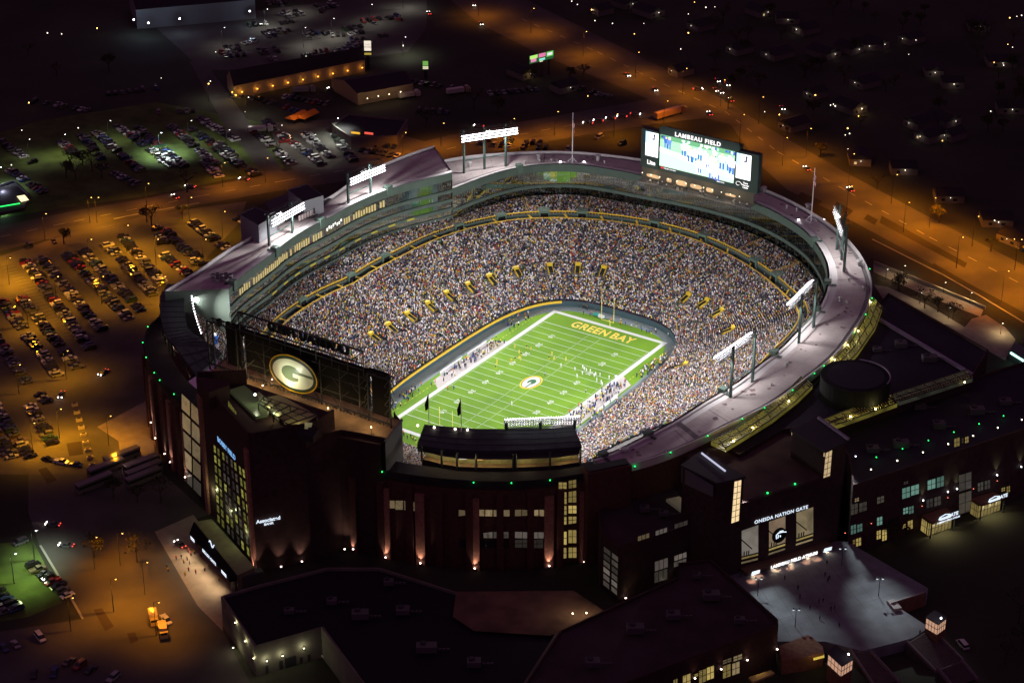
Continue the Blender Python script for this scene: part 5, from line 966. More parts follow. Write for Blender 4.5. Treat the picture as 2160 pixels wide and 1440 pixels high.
def skylight(pxa, pxb, z, n, lamps, label, zb=None, glow=120):
    """glazed strip between two edge lines, with dark rafters over a floor given its own glow"""
    A = [P(u, v, z) for u, v in pxa]; B_ = [P(u, v, z) for u, v in pxb]; c = np.mean(A+B_, 0); rr_ = empty("skylight_strip", (c[0], c[1], z), label, "skylight", "yellow lit skylight strips")
    q = MB(); q.strip([p-Z3*1.5 for p in A], [p-Z3*1.5 for p in B_]); q.strip(A, [p-Z3*1.5 for p in A]); q.strip(B_, [p-Z3*1.5 for p in B_]); part(rr_, q, "lit_floor", M_sky if glow > 50 else M_sky2)
    def at(L, f): s_ = f*(len(L)-1); i = min(int(s_), len(L)-2); return L[i]*(1-(s_-i))+L[i+1]*(s_-i)
    q = MB()
    for i in range(n+1): q.bar(at(A, i/n)+Z3*.1, at(B_, i/n)+Z3*.1, .15)
    part(rr_, q, "rafter", mat("rafter_yellow", (.35, .30, .12), .6)); q = MB()
    for L in (A, B_, [(a_+b_)/2 for a_, b_ in zip(A, B_)]):
        for a_, b_ in zip(L, L[1:]): q.bar(a_+Z3*.2, b_+Z3*.2, .2)
    for i in range(1, n, 4): q.bar(at(A, i/n)-Z3*.5, at(B_, min(1, (i+3)/n))-Z3*.5, .2)
    part(rr_, q, "truss", M_dark)
    for u, v in lamps: p = P(u, v, z+.2); q = MB(); q.sphere(p, .33, 6, 4); part(rr_, q, "lamp", mat("skylight_lamp", (1, 1, .6), .4, emit=(1, .85, .4), es=9)); pointl(rr_, p+Z3*.9, glow*2.2, (1, .84, .28), .2)
skylight([(1842, 628), (1826, 668), (1795, 722), (1745, 775)], [(1861, 648), (1846, 690), (1808, 745), (1766, 786)], 37.0, 34, [(1837, 638), (1810, 698), (1788, 728), (1760, 759)], "curved yellow lit skylight strip hugging the upper right of the oval wall")
skylight([(1690, 795), (1655, 830), (1600, 872), (1551, 905), (1500, 930)], [(1714, 812), (1683, 842), (1628, 885), (1578, 916), (1532, 944)], 37.0, 40, [(1664, 846), (1588, 902), (1547, 930)], "curved yellow lit skylight strip hugging the lower right of the oval wall")
skylight([(1738, 884), (1800, 860), (1880, 832)], [(1762, 897), (1822, 876), (1893, 850)], 36.6, 30, [(1794, 878.5), (1847, 862)], "straight yellow lit skylight strip beside the dark drum")
skylight([(1885, 830), (1960, 806), (2040, 780)], [(1897, 847), (1975, 822), (2052, 797)], 36.6, 30, [(2035, 806)], "straight dim skylight strip running to the far corner of the dark roof", glow=30)
# lower right long office building with windows
r, W_ = block("office_wing", [(1745, 900), (2052, 796), (2230, 740), (2330, 830), (2160, 905), (1800, 1022), (1790, 960)], 31, "long dark brick wing with teal and yellow windows at the right edge", roof_m=M_atr, m=mat("facade_brick", (.075, .045, .04), .9, noise=.3, nscale=.5))
# facade plane
FA, FB = W_[5][:2], W_[4][:2]; of = lambda u, v, d=.1: towards(plane_hit(u, v, FA, FB), d)
q = MB(); dF = (FB-FA)/np.linalg.norm(FB-FA); nF = np.array([dF[1], -dF[0]]); F0 = FA-dF*8; F1 = FB+dF*35; ztop = plane_hit(1900, 975, FA, FB)[2]

def orect(x0, y0, x1, y1, m, nx=2, nz=2, sl=-.33, ox=1760, oy=860, s_=4.8): 
    c = []
    for zx, zy in ((x0, y1), (x1, y1+sl*(x1-x0)*0.9), (x1, y0+sl*(x1-x0)*.9), (x0, y0)): c.append(of(*zr(zx, zy, ox, oy, s_)))
    window_quad(r, c, m, nx, nz)
for a_ in ((165, 1190, 222, 1285, W_teal), (230, 1180, 285, 1262, W_teal), (430, 1110, 487, 1195, W_teal), (430, 905, 505, 975, W_dim), (685, 815, 768, 925, W_teal), (775, 790, 858, 892, W_teal), (942, 735, 1025, 835, W_teal), (1035, 705, 1112, 812, W_teal), (695, 1015, 748, 1080, W_teal), (752, 1000, 805, 1078, W_teal),
           (205, 915, 250, 955, W_tan), (185, 1335, 213, 1385, W_yel), (218, 1322, 272, 1405, W_yel), (427, 1245, 472, 1335, W_yel), (482, 1235, 532, 1350, W_yel), (690, 1180, 722, 1225, W_yel), (742, 1145, 795, 1235, W_yel), (1212, 312, 1270, 400, W_yel), (1290, 305, 1308, 360, W_tan), (1322, 295, 1360, 360, W_yel), (700, 750, 750, 780, W_dim),
           (165, 980, 240, 1090, W_dim), (250, 965, 330, 1060, W_dim), (930, 930, 1000, 1020, W_dim), (1010, 905, 1080, 1000, W_dim), (1450, 760, 1510, 850, W_dim), (1520, 740, 1580, 830, W_dim), (1690, 810, 1730, 850, W_yel), (1742, 795, 1780, 860, W_yel), (1260, 680, 1390, 850, W_dim), (1260, 870, 1390, 1080, W_dim)): orect(*a_)
for i, (u, v, c_) in enumerate([(215, 490, 0), (371, 622, 1), (637, 533, 1), (897, 449, 1), (1152, 364, 1), (1405, 281, 1), (1655, 200, 1), (1898, 119, 1)]):
    x, y = zr(u, v, 1760, 860, 4.8); p = of(x, y, .8); rr_ = empty("wall_lamp", p, "small %s wall lamp in the slanting row on the dark wing" % ("blue white" if not c_ else "cream",), "wall light", "lamp row on the dark office wing"); q = MB(); q.sphere(p, .24, 6, 4); part(rr_, q, "bulb", mat("bulb_%d" % c_, (1, 1, 1), .4, emit=(1, .9, .6) if c_ else (.6, .65, 1), es=6)); pointl(rr_, p+np.array([.5, -.5, 0]), 32, (1, .85, .5), .2)
for i, (zx, zy) in enumerate([(425, 498), (690, 413), (952, 328), (1210, 244), (1465, 161), (1713, 80)]):
    p = P(*zr(zx, zy, 1760, 860, 4.8), 31.3); rr_ = empty("green_beacon", p, "small green beacon on the roof edge of the dark office wing", "beacon", "green beacons on the office wing"); q = MB(); q.sphere(p, .2, 6, 4); part(rr_, q, "lens", M_grnl); pointl(rr_, p+Z3*.6, 10, (.05, 1, .3), .2)
for i, (zx, zy) in enumerate([(110, 1262), (375, 1165), (890, 990), (1150, 905), (1410, 815), (1650, 735)]):
    p = of(*zr(zx, zy-8, 1760, 860, 4.8), 1.0); rr_ = empty("wall_lamp", p, "red wall lamp along the windows of the dark wing", "wall light", "red lamps on the office wing"); q = MB(); q.bar(p-Z3*.2, p+Z3*.2, .25, .1, 6); part(rr_, q, "shade", M_dark); q = MB(); q.sphere(p-Z3*.3, .2, 6, 4); part(rr_, q, "bulb", mat("bulb_red", (1, .2, .1), .4, emit=(1, .25, .15), es=3)); spot(rr_, p-Z3*.2, p-Z3*6, 420, (1, .28, .16), 150, 1, .15)
for i, (zx, zy) in enumerate([(1150, 848), (1648, 678), (1892, 595), (900, 935), (1242, 818)]):
    p = of(*zr(zx, zy, 1760, 860, 4.8), 1.2); rr_ = empty("wall_uplight", p, "pale uplight %s on the dark office wing" % ["left of the dark glass tower", "over the farther gate canopy", "nearest the photo's right edge", "under the teal windows", "at the foot of the dark glass tower"][i], "wall light"); q = MB(); q.sphere(p, .26, 6, 4); part(rr_, q, "lens", mat("bulb_cool", (1, 1, 1), .4, emit=(.9, .95, 1), es=7)); q = MB(); q.bar(p-Z3*.6, p-Z3*.2, .2, n=6); part(rr_, q, "housing", M_dark); spot(rr_, p+Z3*.3, p+Z3*9, 500, (.85, .95, .5), 60, .9, .1)
# two gate canopies
def gate_canopy(px0, label, s_, sub=None):
    tl, tr_, br, bl2 = [of(*zr(*c, 1760, 860, 4.8)) for c in px0[:2]]+[None, None]; zc = 11.0
    C4 = [P(*zr(*c, 1760, 860, 4.8), zc) for c in px0]; c = np.mean(C4, 0); rr_ = empty("gate_canopy", (c[0], c[1], G), label, "gate canopy", "lit gate canopies on the office wing")
    q = MB(); q.hexa([p-Z3*.8 for p in C4], C4); part(rr_, q, "canopy_roof", mat("canopy_red", (.20, .09, .06), .8))
    q = MB()
    for p in C4[2:]+[C4[3]*.6+C4[0]*.4]: q.bar((p[0], p[1], G), p-Z3*.8, .25)
    part(rr_, q, "column", M_dark); m_ = (C4[2]+C4[3])/2; dd = C4[2]-C4[3]; inw = (C4[0]+C4[1])/2-m_; 
    a_, b_ = C4[3]+inw*.25-Z3*1, C4[2]+inw*.25-Z3*1; window_quad(rr_, [np.array([a_[0], a_[1], G+.2]), np.array([b_[0], b_[1], G+.2]), b_, a_], W_yel, 7, 2, "glass_front")
    a2 = C4[0]+inw*0-Z3*1; window_quad(rr_, [np.array([a2[0], a2[1], G+.2]), np.array([a_[0], a_[1], G+.2]), a_, a2], W_yel, 2, 2, "glass_side")
    t_ = m_+dd*.18+towards(m_, .5)-m_+Z3*.4; text("gate_lettering", s_, 1.8, t_+dd*.22, dd, (0, 0, 1), M_bw, rr_, off=.06); q = MB(); x_ = dd/np.linalg.norm(dd); o_ = t_-dd*.12
    for a3, b3 in (((-2.6, -.3), (-2.1, .6)), ((-2.1, .6), (0, 1.1)), ((0, 1.1), (2.0, .6)), ((2.0, .6), (2.4, -.3)), ((-2.4, 0), (2.3, 0)), ((-2.2, -.5), (2.2, -.5))): q.bar(o_+x_*a3[0]+Z3*a3[1], o_+x_*b3[0]+Z3*b3[1], .16)
    part(rr_, q, "stadium_logo", M_bw)
    if sub: text("gate_caption", sub, .85, t_+dd*.05-Z3*1.5, dd, (0, 0, 1), M_bw, rr_, off=.02)
    for f in (.2, .5, .8): p = C4[3]+dd*f+inw*.1-Z3*1.2; spot(rr_, p, (p[0]-inw[0]*.3, p[1]-inw[1]*.3, G), 800, (1, .82, .42), 160, 1, .2)
    return rr_, C4, inw
_, C4, inw = gate_canopy([(1125, 1003), (888, 1085), (990, 1160), (1222, 1082)][::1] and [(888, 1085), (1125, 1003), (1222, 1082), (990, 1160)], "red roofed gate canopy with white lit letters, nearer of the two on the dark wing", "GATE", "LAMBEAU FIELD ATRIUM")
gate_canopy([(1390, 915), (1600, 845), (1722, 900), (1492, 978)], "red roofed gate canopy with white lit letters, farther of the two on the dark wing", "GATE")
for i in range(7):
    p = P(*zr(1030+i*36, 1272-i*13, 1760, 860, 4.8), G); rr_ = empty("bollard", p, "short dark bollard in front of the nearer gate canopy", "bollard", "bollards by the gate canopy"); q = MB(); q.bar(p, p+Z3*1.1, .16, n=6); part(rr_, q, "post", M_dark); q = MB(); q.bar(p+Z3*1.1, p+Z3*1.3, .2, .08, 6); part(rr_, q, "cap", M_dark)
# ---------------------------------------------------------------- gate block with tall lit openings
ZP = 9.0   # level of the paved terrace in front
GA, GB = P(1555, 1207, ZP)[:2], P(1765, 1140, ZP)[:2]; gf = lambda u, v, d=.1: towards(plane_hit(u, v, GA, GB), d); dG = (GB-GA)/np.linalg.norm(GB-GA); nG = np.array([dG[1], -dG[0]])
zg = plane_hit(1650, 1036, GA, GB)[2]
gb = empty("gate_block", (*((GA+GB)/2), ZP), "dark brick gate block with three tall lit openings and two lantern corners", "gate building")
q = MB(); q.prism([tuple(GA), tuple(GB), tuple(GB-nG*34), tuple(GA-nG*34)], G, zg); part(gb, q, "wall", M_brk)
q = MB(); q.prism([tuple(GA+dG*1-nG*1), tuple(GB-dG*1-nG*1), tuple(GB-dG*1-nG*33), tuple(GA+dG*1-nG*33)], zg, zg+.12); part(gb, q, "roof_deck", mat("gate_roof_brown", (.10, .065, .055), .9, noise=.4, nscale=.15))
sc_ = 3.0; z2 = lambda x, y: zr(x, y, 1440, 1040, 3.0)
for (x0, y0, x1, y1, yl_), m in zip(((372, 235, 480, 400, 385), (545, 178, 652, 345, 322), (718, 122, 828, 285, 262)), (winmat("hall_grey", (.62, .55, .46), .28, .3, .12), winmat("hall_tan", (.75, .52, .32), .26, .3, .12), winmat("hall_gold", (.70, .55, .30), .28, .3, .12))):
    c = [gf(*z2(x0, y1)), gf(*z2(x1, yl_-12)), gf(*z2(x1, y0-38)), gf(*z2(x0, y0))]; window_quad(gb, c, m, 1, 1, "tall_opening")
    q = MB(); a_, b_, c_, d_2 = [towards(x, .25) for x in c]; q.bar(a_*.35+d_2*.65, a_*.3+b_*.5+d_2*.1+c_*.1, .25)
    for f in (.15, .3, .42): q.bar(a_*(1-f)+b_*f+Z3*.2, a_*(1-f)+b_*f+Z3*1.6, .18)
    part(gb, q, "stair_rail", M_black)
    for k_, (h0_, cc) in enumerate(((2.8, W_tan), (1.2, W_yel))): window_quad(gb, [c[0]-Z3*h0_, c[1]-Z3*h0_, c[1]-Z3*(h0_-.9), c[0]-Z3*(h0_-.9)], cc, 1, 1, "door_strip")
a_, b_ = gf(1597, 1100, .5), gf(1699, 1070, .5); text("gate_lettering", "ONEIDA NATION GATE", 1.72, (a_+b_)/2, b_-a_, (0, 0, 1), M_bw, gb, off=.03, space=1.12)
ca, cb = gf(1560, 1206, 3.0), gf(1742, 1150, 3.0)
q = MB(); A4 = [gf(1560, 1196, .2), gf(1745, 1140, .2)]; q.hexa([A4[0]-Z3*.8, A4[1]-Z3*.8, A4[1]-Z3*.8+np.array([*nG, 0])*4, A4[0]-Z3*.8+np.array([*nG, 0])*4], [A4[0], A4[1], A4[1]+np.array([*nG, 0])*4, A4[0]+np.array([*nG, 0])*4]); part(gb, q, "porch_canopy", mat("porch_brown", (.16, .10, .07), .8))
o_ = (A4[0]+A4[1])/2+np.array([*nG, 0])*4.2-Z3*.2; text("porch_lettering", "LAMBEAU FIELD ATRIUM", 1.55, o_+np.array([*dG, 0])*1.0, (*dG, 0), (0, 0, 1), mat("letters_white_hot", (1, 1, 1), .5, emit=(.95, .97, 1), es=1.5), gb, off=.06, space=1.05)
for f in (-.43, .43): q = MB(); c_ = o_+np.array([*dG, 0])*(f*32); q.face([c_-np.array([*dG, 0])*1.6-Z3*.7, c_+np.array([*dG, 0])*1.6-Z3*.7, c_+np.array([*dG, 0])*1.8+Z3*.5, c_-np.array([*dG, 0])*1.2+Z3*.7]); part(gb, q, "porch_logo", M_bw)
for f in (.08, .3, .5, .7, .92): p = A4[0]*(1-f)+A4[1]*f+np.array([*nG, 0])*3.2-Z3*1.0; spot(gb, p, (p[0]+nG[0]*2, p[1]+nG[1]*2, ZP), 520, (1, .72, .45), 120, 1, .2)
for i, (x, y) in enumerate([(438, 557), (484, 527), (600, 482), (680, 475), (780, 434), (848, 416)]):   # unseen spots added to make the warm pools near the porch
    p = P(*z2(x, y), ZP); spot(gb, (p[0], p[1], ZP+6.0), (p[0], p[1], ZP), 3000, (1, .42, .24), 34, .8, .1, "porch_downlight")
p = gf(*z2(608, 262), 2.0); q = MB(); q.bar(p, p+np.array([*nG, 0])*.5, 2.6, n=20); part(gb, q, "round_sign", M_black)
q = MB(); c_ = p+np.array([*nG, 0])*.6; xx = np.array([*dG, 0])
for a3, b3 in (((-1.2, -.8), (-1.4, .5)), ((-1.4, .5), (-.6, 1.2)), ((-.6, 1.2), (1.0, 1.1)), ((1.0, 1.1), (2.4, .7)), ((-.5, .4), (-.7, -.7)), ((.2, .1), (.2, -.5)), ((-.2, 1.6), (1.2, 1.5))): q.bar(c_+xx*a3[0]+Z3*a3[1], c_+xx*b3[0]+Z3*b3[1], .17)
part(gb, q, "team_emblem", M_bw)
M_pav = mat("pavilion_dark", (.045, .038, .045), .8)
def lantern(roof, top_z, label, strip_a, strip_b, clere=None):
    W_ = [P(u, v, top_z) for u, v in roof]; c = np.mean(W_, 0); rr_ = empty("lantern_tower", (c[0], c[1], G), label, "tower"); q = MB(); inn = [c+(p-c)*.94 for p in W_]; q.prism([tuple(p[:2]) for p in inn], G, top_z-.8, False); part(rr_, q, "wall", M_brk)
    q = MB(); q.prism([tuple(p[:2]) for p in W_], top_z-.8, top_z); part(rr_, q, "roof_slab", M_pav); return rr_, W_, inn
rl, Wl, inl = lantern([(1436, 980), (1478, 950), (1573, 1004), (1548, 1011), (1512, 1018)], 44, "dark flat roofed tower with one tall lit glass corner, left of the gate openings", None, None)
q = MB(); a_, b_ = P(1480, 955, 44.6), P(1530, 993, 44.6); q.bar(a_, b_, .3); part(rl, q, "lit_ridge", mat("ridge_glow", (.5, .5, .6), .4, emit=(.7, .72, .95), es=.7))
q = MB(); a_, b_ = P(1438, 984, 43), P(1505, 1024, 43); q.strip([towards(a_, .3), towards(b_, .3)], [towards(a_, .3)-Z3*5.5, towards(b_, .3)-Z3*4]); part(rl, q, "pale_cladding", mat("pale_cladding", (.13, .12, .15), .8))
La, Lb = P(1547.5, 1013, 43.2)[:2], P(1566, 1008, 43.2)[:2]; lf = lambda u, v, d=.3: towards(plane_hit(u, v, La, Lb), d)
window_quad(rl, [lf(1542, 1104), lf(1559, 1098), lf(1564.5, 1011), lf(1549, 1015)], W_warm, 2, 7, "lantern_glass")
rr2, W2, in2 = lantern([(1667, 905), (1726, 880), (1790, 926), (1752, 946), (1741, 951)], 44, "dark flat roofed tower with a glowing band under its roof, right of the gate openings", None, None)
q = MB(); a_, b_ = P(1726, 880, 44.8), P(1790, 926, 44.8); q.bar(a_, b_, .55); part(rr2, q, "roof_kerb", mat("ridge_lilac", (.30, .26, .34), .7))
La, Lb = P(1669, 907, 43.2)[:2], P(1740, 952.5, 43.2)[:2]; lf = lambda u, v, d=.3: towards(plane_hit(u, v, La, Lb), d)
window_quad(rr2, [lf(1669.5, 919), lf(1739.5, 964), lf(1739.5, 954), lf(1669.5, 909)], W_warm, 9, 1, "lantern_glass")
La, Lb = P(1741.5, 952.5, 43.2)[:2], P(1757, 947, 43.2)[:2]; window_quad(rr2, [lf(1733.5, 1038), lf(1748.5, 1033), lf(1756, 948), lf(1741.5, 954)], W_warm, 2, 7, "lantern_glass")
for i, (u, v) in enumerate([(1619, 1039), (1677, 1020)]):
    p = P(u, v, zg+.4); rr_ = empty("green_beacon", p, "%s of two green beacons on the gate block roof edge" % ("left" if i == 0 else "right"), "beacon"); q = MB(); q.sphere(p, .3, 6, 4); part(rr_, q, "lens", M_grnl); pointl(rr_, p+Z3*.6, 10, (.05, 1, .3), .2)
# ---------------------------------------------------------------- paved terrace, steps, lamps, small lit kiosks
M_plaza = mat("plaza_paving", (.20, .215, .235), .8, noise=.22, nscale=.25)
tp = [P(u, v, ZP) for u, v in [(1505, 1190), (1555, 1207), (1765, 1140), (1788, 1142), (1958, 1240), (1955, 1252), (1882, 1272), (1960, 1322), (1925, 1345), (1820, 1372), (1740, 1352), (1640, 1352), (1640, 1306)]]
o = setp(None or (lambda q: q.build("plaza", M_plaza))((lambda q: (q.prism([tuple(p[:2]) for p in tp], G-.1, ZP), q)[1])(MB())), kind="structure")
q = MB(); jz = ZP+.012
for i in range(1, 9): f = i/9; a_ = tp[1]*(1-f)+tp[2]*f; b_ = tp[11]*(1-f)+tp[6]*f; d = (b_-a_)/np.linalg.norm(b_-a_)*.0; n_ = np.array([.09, 0, 0]); q.face([(a_[0]-.07, a_[1], jz), (b_[0]-.07, b_[1], jz), (b_[0]+.07, b_[1], jz), (a_[0]+.07, a_[1], jz)])
for i in range(1, 8): f = i/8; a_ = tp[1]*(1-f)+tp[11]*f; b_ = tp[2]*(1-f)+tp[5]*f; q.face([(a_[0], a_[1]-.07, jz+.004), (b_[0], b_[1]-.07, jz+.004), (b_[0], b_[1]+.07, jz+.004), (a_[0], a_[1]+.07, jz+.004)])
setp(q.build("plaza_joint", mat("joint_dark", (.09, .09, .10), .9)), kind="structure")
LP = [("black twin headed lamp post at the %s of the paved terrace" % s_, u, v, u2, v2) for s_, u, v, u2, v2 in (("far right", 1775, 1192, 1775, 1166), ("left", 1598, 1256, 1600, 1228), ("right", 1853, 1256, 1857, 1228), ("near left", 1677, 1322, 1679, 1293))]
for l, u, v, u2, v2 in LP:
    p = P(u, v, ZP); rr_ = empty("lamp_post", p, l, "lamp post", "twin lamp posts on the paved terrace"); h = 6.5; q = MB(); q.bar(p, p+Z3*h, .12, .08, 6); q.bar(p+Z3*(h-.4)-RGT*.8, p+Z3*(h-.4)+RGT*.8, .06); part(rr_, q, "post", M_dark)
    for s_ in (-1, 1): c_ = p+Z3*(h-.2)+RGT*.85*s_; q = MB(); q.sphere(c_, .36, 8, 5); hd = part(rr_, q, "lamp_globe", mat("globe_dim", (.5, .5, .5), .4, emit=(.8, .9, 1), es=.9)); q = MB(); q.bar(c_+Z3*.2, c_+Z3*.6, .45, .1, 8); part(rr_, q, "lamp_hood", M_dark)
def tspot(u, v, u2, v2, pw, ang, col=(.84, .95, .95)): pw *= 5.5; ang *= 1.7; pw *= 1.6; a_, b_ = P(u, v, 41), P(u2, v2, ZP); spot(gb, (gb.location[0]+a_[0]*0+ (a_[0]-gb.location[0]), a_[1], 41), b_, pw, col, ang, 1.0, .4, "roof_floodlight")
for a_ in ((1770, 935, 1770, 1222, 5200, 14), (1785, 930, 1855, 1268, 6500, 17), (1560, 1008, 1605, 1262, 4600, 20), (1570, 1005, 1690, 1325, 5200, 17), (1788, 928, 1910, 1330, 5600, 15), (1780, 932, 1790, 1180, 2600, 22), (1785, 930, 1862, 1285, 2600, 9)): tspot(*a_)
pw_ = [person_mesh((.02, .02, .03), (.02, .02, .03), (.2, .12, .09), "walk"), person_mesh((.05, .03, .03), (.02, .02, .03), (.2, .12, .09), "stand")]
for i, (u, v) in enumerate([(1562, 1217), (1572, 1214), (1577, 1212), (1586, 1210), (1618, 1203), (1647, 1192), (1697, 1172), (1655, 1222), (1744, 1190), (1740, 1215), (1746, 1227), (1749, 1222), (1687, 1262), (1727, 1272), (1736, 1270), (1760, 1285), (1708, 1285), (1729, 1307), (1770, 1322), (1940, 1338), (1752, 1288), (1683, 1243)]):
    p = P(u, v, ZP); put(pw_[i % 2], p[0], p[1], ZP, random.uniform(0, 6), "person in dark clothes on the paved terrace below the gate openings", "people on the paved terrace")
# side parapets, stairs and kiosks
q = MB(); rw = empty("retaining_wall", (*P(1920, 1262, ZP)[:2], G), "brick retaining wall with a stone cap notching into the paved terrace", "wall")
a_, b_, c_ = P(1880, 1272, ZP+1.2), P(1948, 1250, ZP+1.2), P(1948, 1290, ZP-3.5)
q.hexa([(*a_[:2], G), (*b_[:2], G), (*(b_[:2]+dG*1), G), (*(a_[:2]+dG*1), G)], [a_, b_, b_+np.array([*dG, 0]), a_+np.array([*dG, 0])]); part(rw, q, "wall", mat("warm_brick", (.22, .11, .07), .9, noise=.3, nscale=.8)); q = MB(); q.bar(a_+Z3*.2, b_+Z3*.2, .3); q.box(P(1886, 1276, ZP+.6), (2.5, 5, 1.0), .9); part(rw, q, "stone_cap", mat("stone_pale", (.35, .31, .30), .8))
M_step = mat("step_stone", (.115, .095, .09), .9, noise=.2, nscale=.4)
def stair(px0, px1, n, label):
    A, B_ = [P(u, v, ZP) for u, v in px0], [P(u, v, G) for u, v in px1]; rr_ = empty("outdoor_stairs", (*((A[0]+B_[1])/2)[:2], G), label, "stairs"); q = MB()
    for i in range(n):
        f0, f1 = i/n, (i+1)/n; zz = ZP-(ZP-G)*f1; a0, a1 = A[0]*(1-f0)+B_[0]*f0, A[1]*(1-f0)+B_[1]*f0; b0, b1 = A[0]*(1-f1)+B_[0]*f1, A[1]*(1-f1)+B_[1]*f1
        q.hexa([(*a0[:2], G-.2), (*a1[:2], G-.2), (*b1[:2], G-.2), (*b0[:2], G-.2)], [(*a0[:2], zz), (*a1[:2], zz), (*b1[:2], zz), (*b0[:2], zz)])
    part(rr_, q, "steps", M_step)
    q = MB()
    for a_, b_ in zip(A, B_): d = (A[1]-A[0])/np.linalg.norm(A[1]-A[0])*.6; q.hexa([(*a_[:2], G), (*b_[:2], G), (*(b_+d)[:2], G), (*(a_+d)[:2], G)], [a_+Z3*.9, b_+Z3*.9, b_+d+Z3*.9, a_+d+Z3*.9])
    part(rr_, q, "side_wall", mat("stone_dim", (.20, .17, .17), .8))
stair([(1912, 1356), (1960, 1325)], [(1975, 1420), (2030, 1395)], 20, "broad stone steps running down from the right corner of the paved terrace")
stair([(1790, 1370), (1835, 1375)], [(1840, 1445), (1895, 1440)], 18, "broad stone steps running down from the near edge of the paved terrace")
stair([(1975, 1410), (2025, 1392)], [(2010, 1452), (2060, 1435)], 10, "lower flight of stone steps at the bottom edge of the photo")
def kiosk(u, v, wx, label, zb, zt_):
    W_ = [P(*c, zt_) for c in wx]; c = np.mean(W_, 0); rr_ = empty("lantern_kiosk", (c[0], c[1], G), label, "kiosk", "lit glass kiosks by the steps"); q = MB(); inn = [c+(p-c)*.92 for p in W_]; q.prism([tuple(p[:2]) for p in inn], G, zb); part(rr_, q, "brick_base", mat("warm_brick", (.22, .11, .07), .9))
    q = MB(); q.prism([tuple(p[:2]) for p in W_], zt_, zt_+.4); part(rr_, q, "roof_slab", M_pav)
    for i in range(len(inn)):
        a_, b_ = inn[i], inn[(i+1) % len(inn)]; window_quad(rr_, [(*a_[:2], zb), (*b_[:2], zb), (*b_[:2], zt_), (*a_[:2], zt_)], W_warm if False else winmat("kiosk_glass", (1.0, .55, .36), .55, .8, .5), 4, 2, "glass_pane")
    p = P(u, v, zt_+1.6); q = MB(); q.sphere(p, .3, 8, 5); part(rr_, q, "roof_lamp", mat("bulb_cool", (1, 1, 1), .4, emit=(.9, .95, 1), es=7)); pointl(rr_, p+Z3*.4, 45, (.7, 1, .9), .2); q = MB(); q.bar(p, p-Z3*1.5, .06); part(rr_, q, "lamp_stem", M_dark)
kiosk(1985, 1303, [(1952, 1302), (1972, 1288), (1998, 1304), (1979, 1318)], "small glass kiosk with a glowing pink band at the right end of the terrace", 10.5, 14.2)
kiosk(1790, 1379, [(1745, 1378), (1761, 1360), (1802, 1390), (1776, 1406)], "small glass kiosk with a glowing pink band at the bottom edge beside the steps", 10.5, 14.2)
q = MB(); rq = empty("ramp_wall", (*P(1690, 1350, G)[:2], G), "low brick ramp wall with a lit yellow opening beside the bottom kiosk", "wall"); q.prism([tuple(P(u, v, ZP+1)[:2]) for u, v in [(1642, 1362), (1703, 1338), (1712, 1342), (1735, 1362), (1738, 1375), (1700, 1385), (1650, 1392)]], G, ZP+1); part(rq, q, "wall", mat("warm_brick", (.22, .11, .07), .9))
q = MB(); q.face([towards(P(u, v, 8.5), .8) for u, v in [(1714, 1370), (1716, 1392), (1739, 1386), (1738, 1378)]]); part(rq, q, "lit_opening", mat("opening_yellow", (.5, .4, .05), .5, emit=(1, .72, .12), es=.55)); p = P(1722, 1388, 9.5); pointl(rq, towards(p, 1.8), 60, (1, .75, .2), .2)
# ---------------------------------------------------------------- brick hall with red lamps, lower left of the terrace
r, W_ = block("brick_hall", [(1432, 1186), (1500, 1178), (1642, 1306), (1642, 1316), (1425, 1398), (1240, 1470), (1090, 1470), (1180, 1330), (1330, 1260), (1430, 1216)], 20, "large dark flat roofed hall at the bottom centre, with red lamps on its near wall", roof_m=mat("hall_roof", (.055, .038, .042), .95, noise=.35, nscale=.1))
HA, HB = W_[3][:2], W_[4][:2]; hf = lambda u, v, d=.12: towards(plane_hit(u, v, HA, HB), d)
for zx, zy, l in [(640, 318, "at the outer corner"), (457, 385, "second from the right"), (296, 441, "third from the right"), (134, 497, "fourth from the right")]:
    p = hf(*zr(zx, zy, 1420, 1260, 2.919), .9); uplight(p, "pink wall uplight %s on the bottom hall's near wall" % l, 130, (1, .38, .30), p+Z3*8, group="pink uplights on the bottom hall")
for x0, y0, x1, y1 in ((0, 505, 28, 560), (58, 480, 108, 570), (158, 450, 205, 530), (206, 430, 252, 510), (305, 420, 355, 500), (362, 405, 410, 480), (305, 385, 360, 412), (370, 362, 425, 395), (130, 470, 180, 490)):
    z3 = lambda x, y: zr(x, y, 1420, 1260, 2.919); window_quad(r, [hf(*z3(x0, y1)), hf(*z3(x1, y1-(x1-x0)*.35)), hf(*z3(x1, y0-(x1-x0)*.35)), hf(*z3(x0, y0))], W_yel if y0 > 415 else W_tan, 2, 2)
p4 = [P(*zr(x, y, 1420, 1260, 2.919), 9.0) for x, y in ((465, 488), (600, 445), (625, 462), (490, 520))]; q = MB(); q.hexa([p-Z3*.6 for p in p4], p4); part(r, q, "door_canopy", mat("awning_tan", (.42, .30, .12), .7)); pointl(r, (p4[0]+p4[1])/2+Z3*2.0+nG[0]*0, 75, (1, .75, .35), .2)
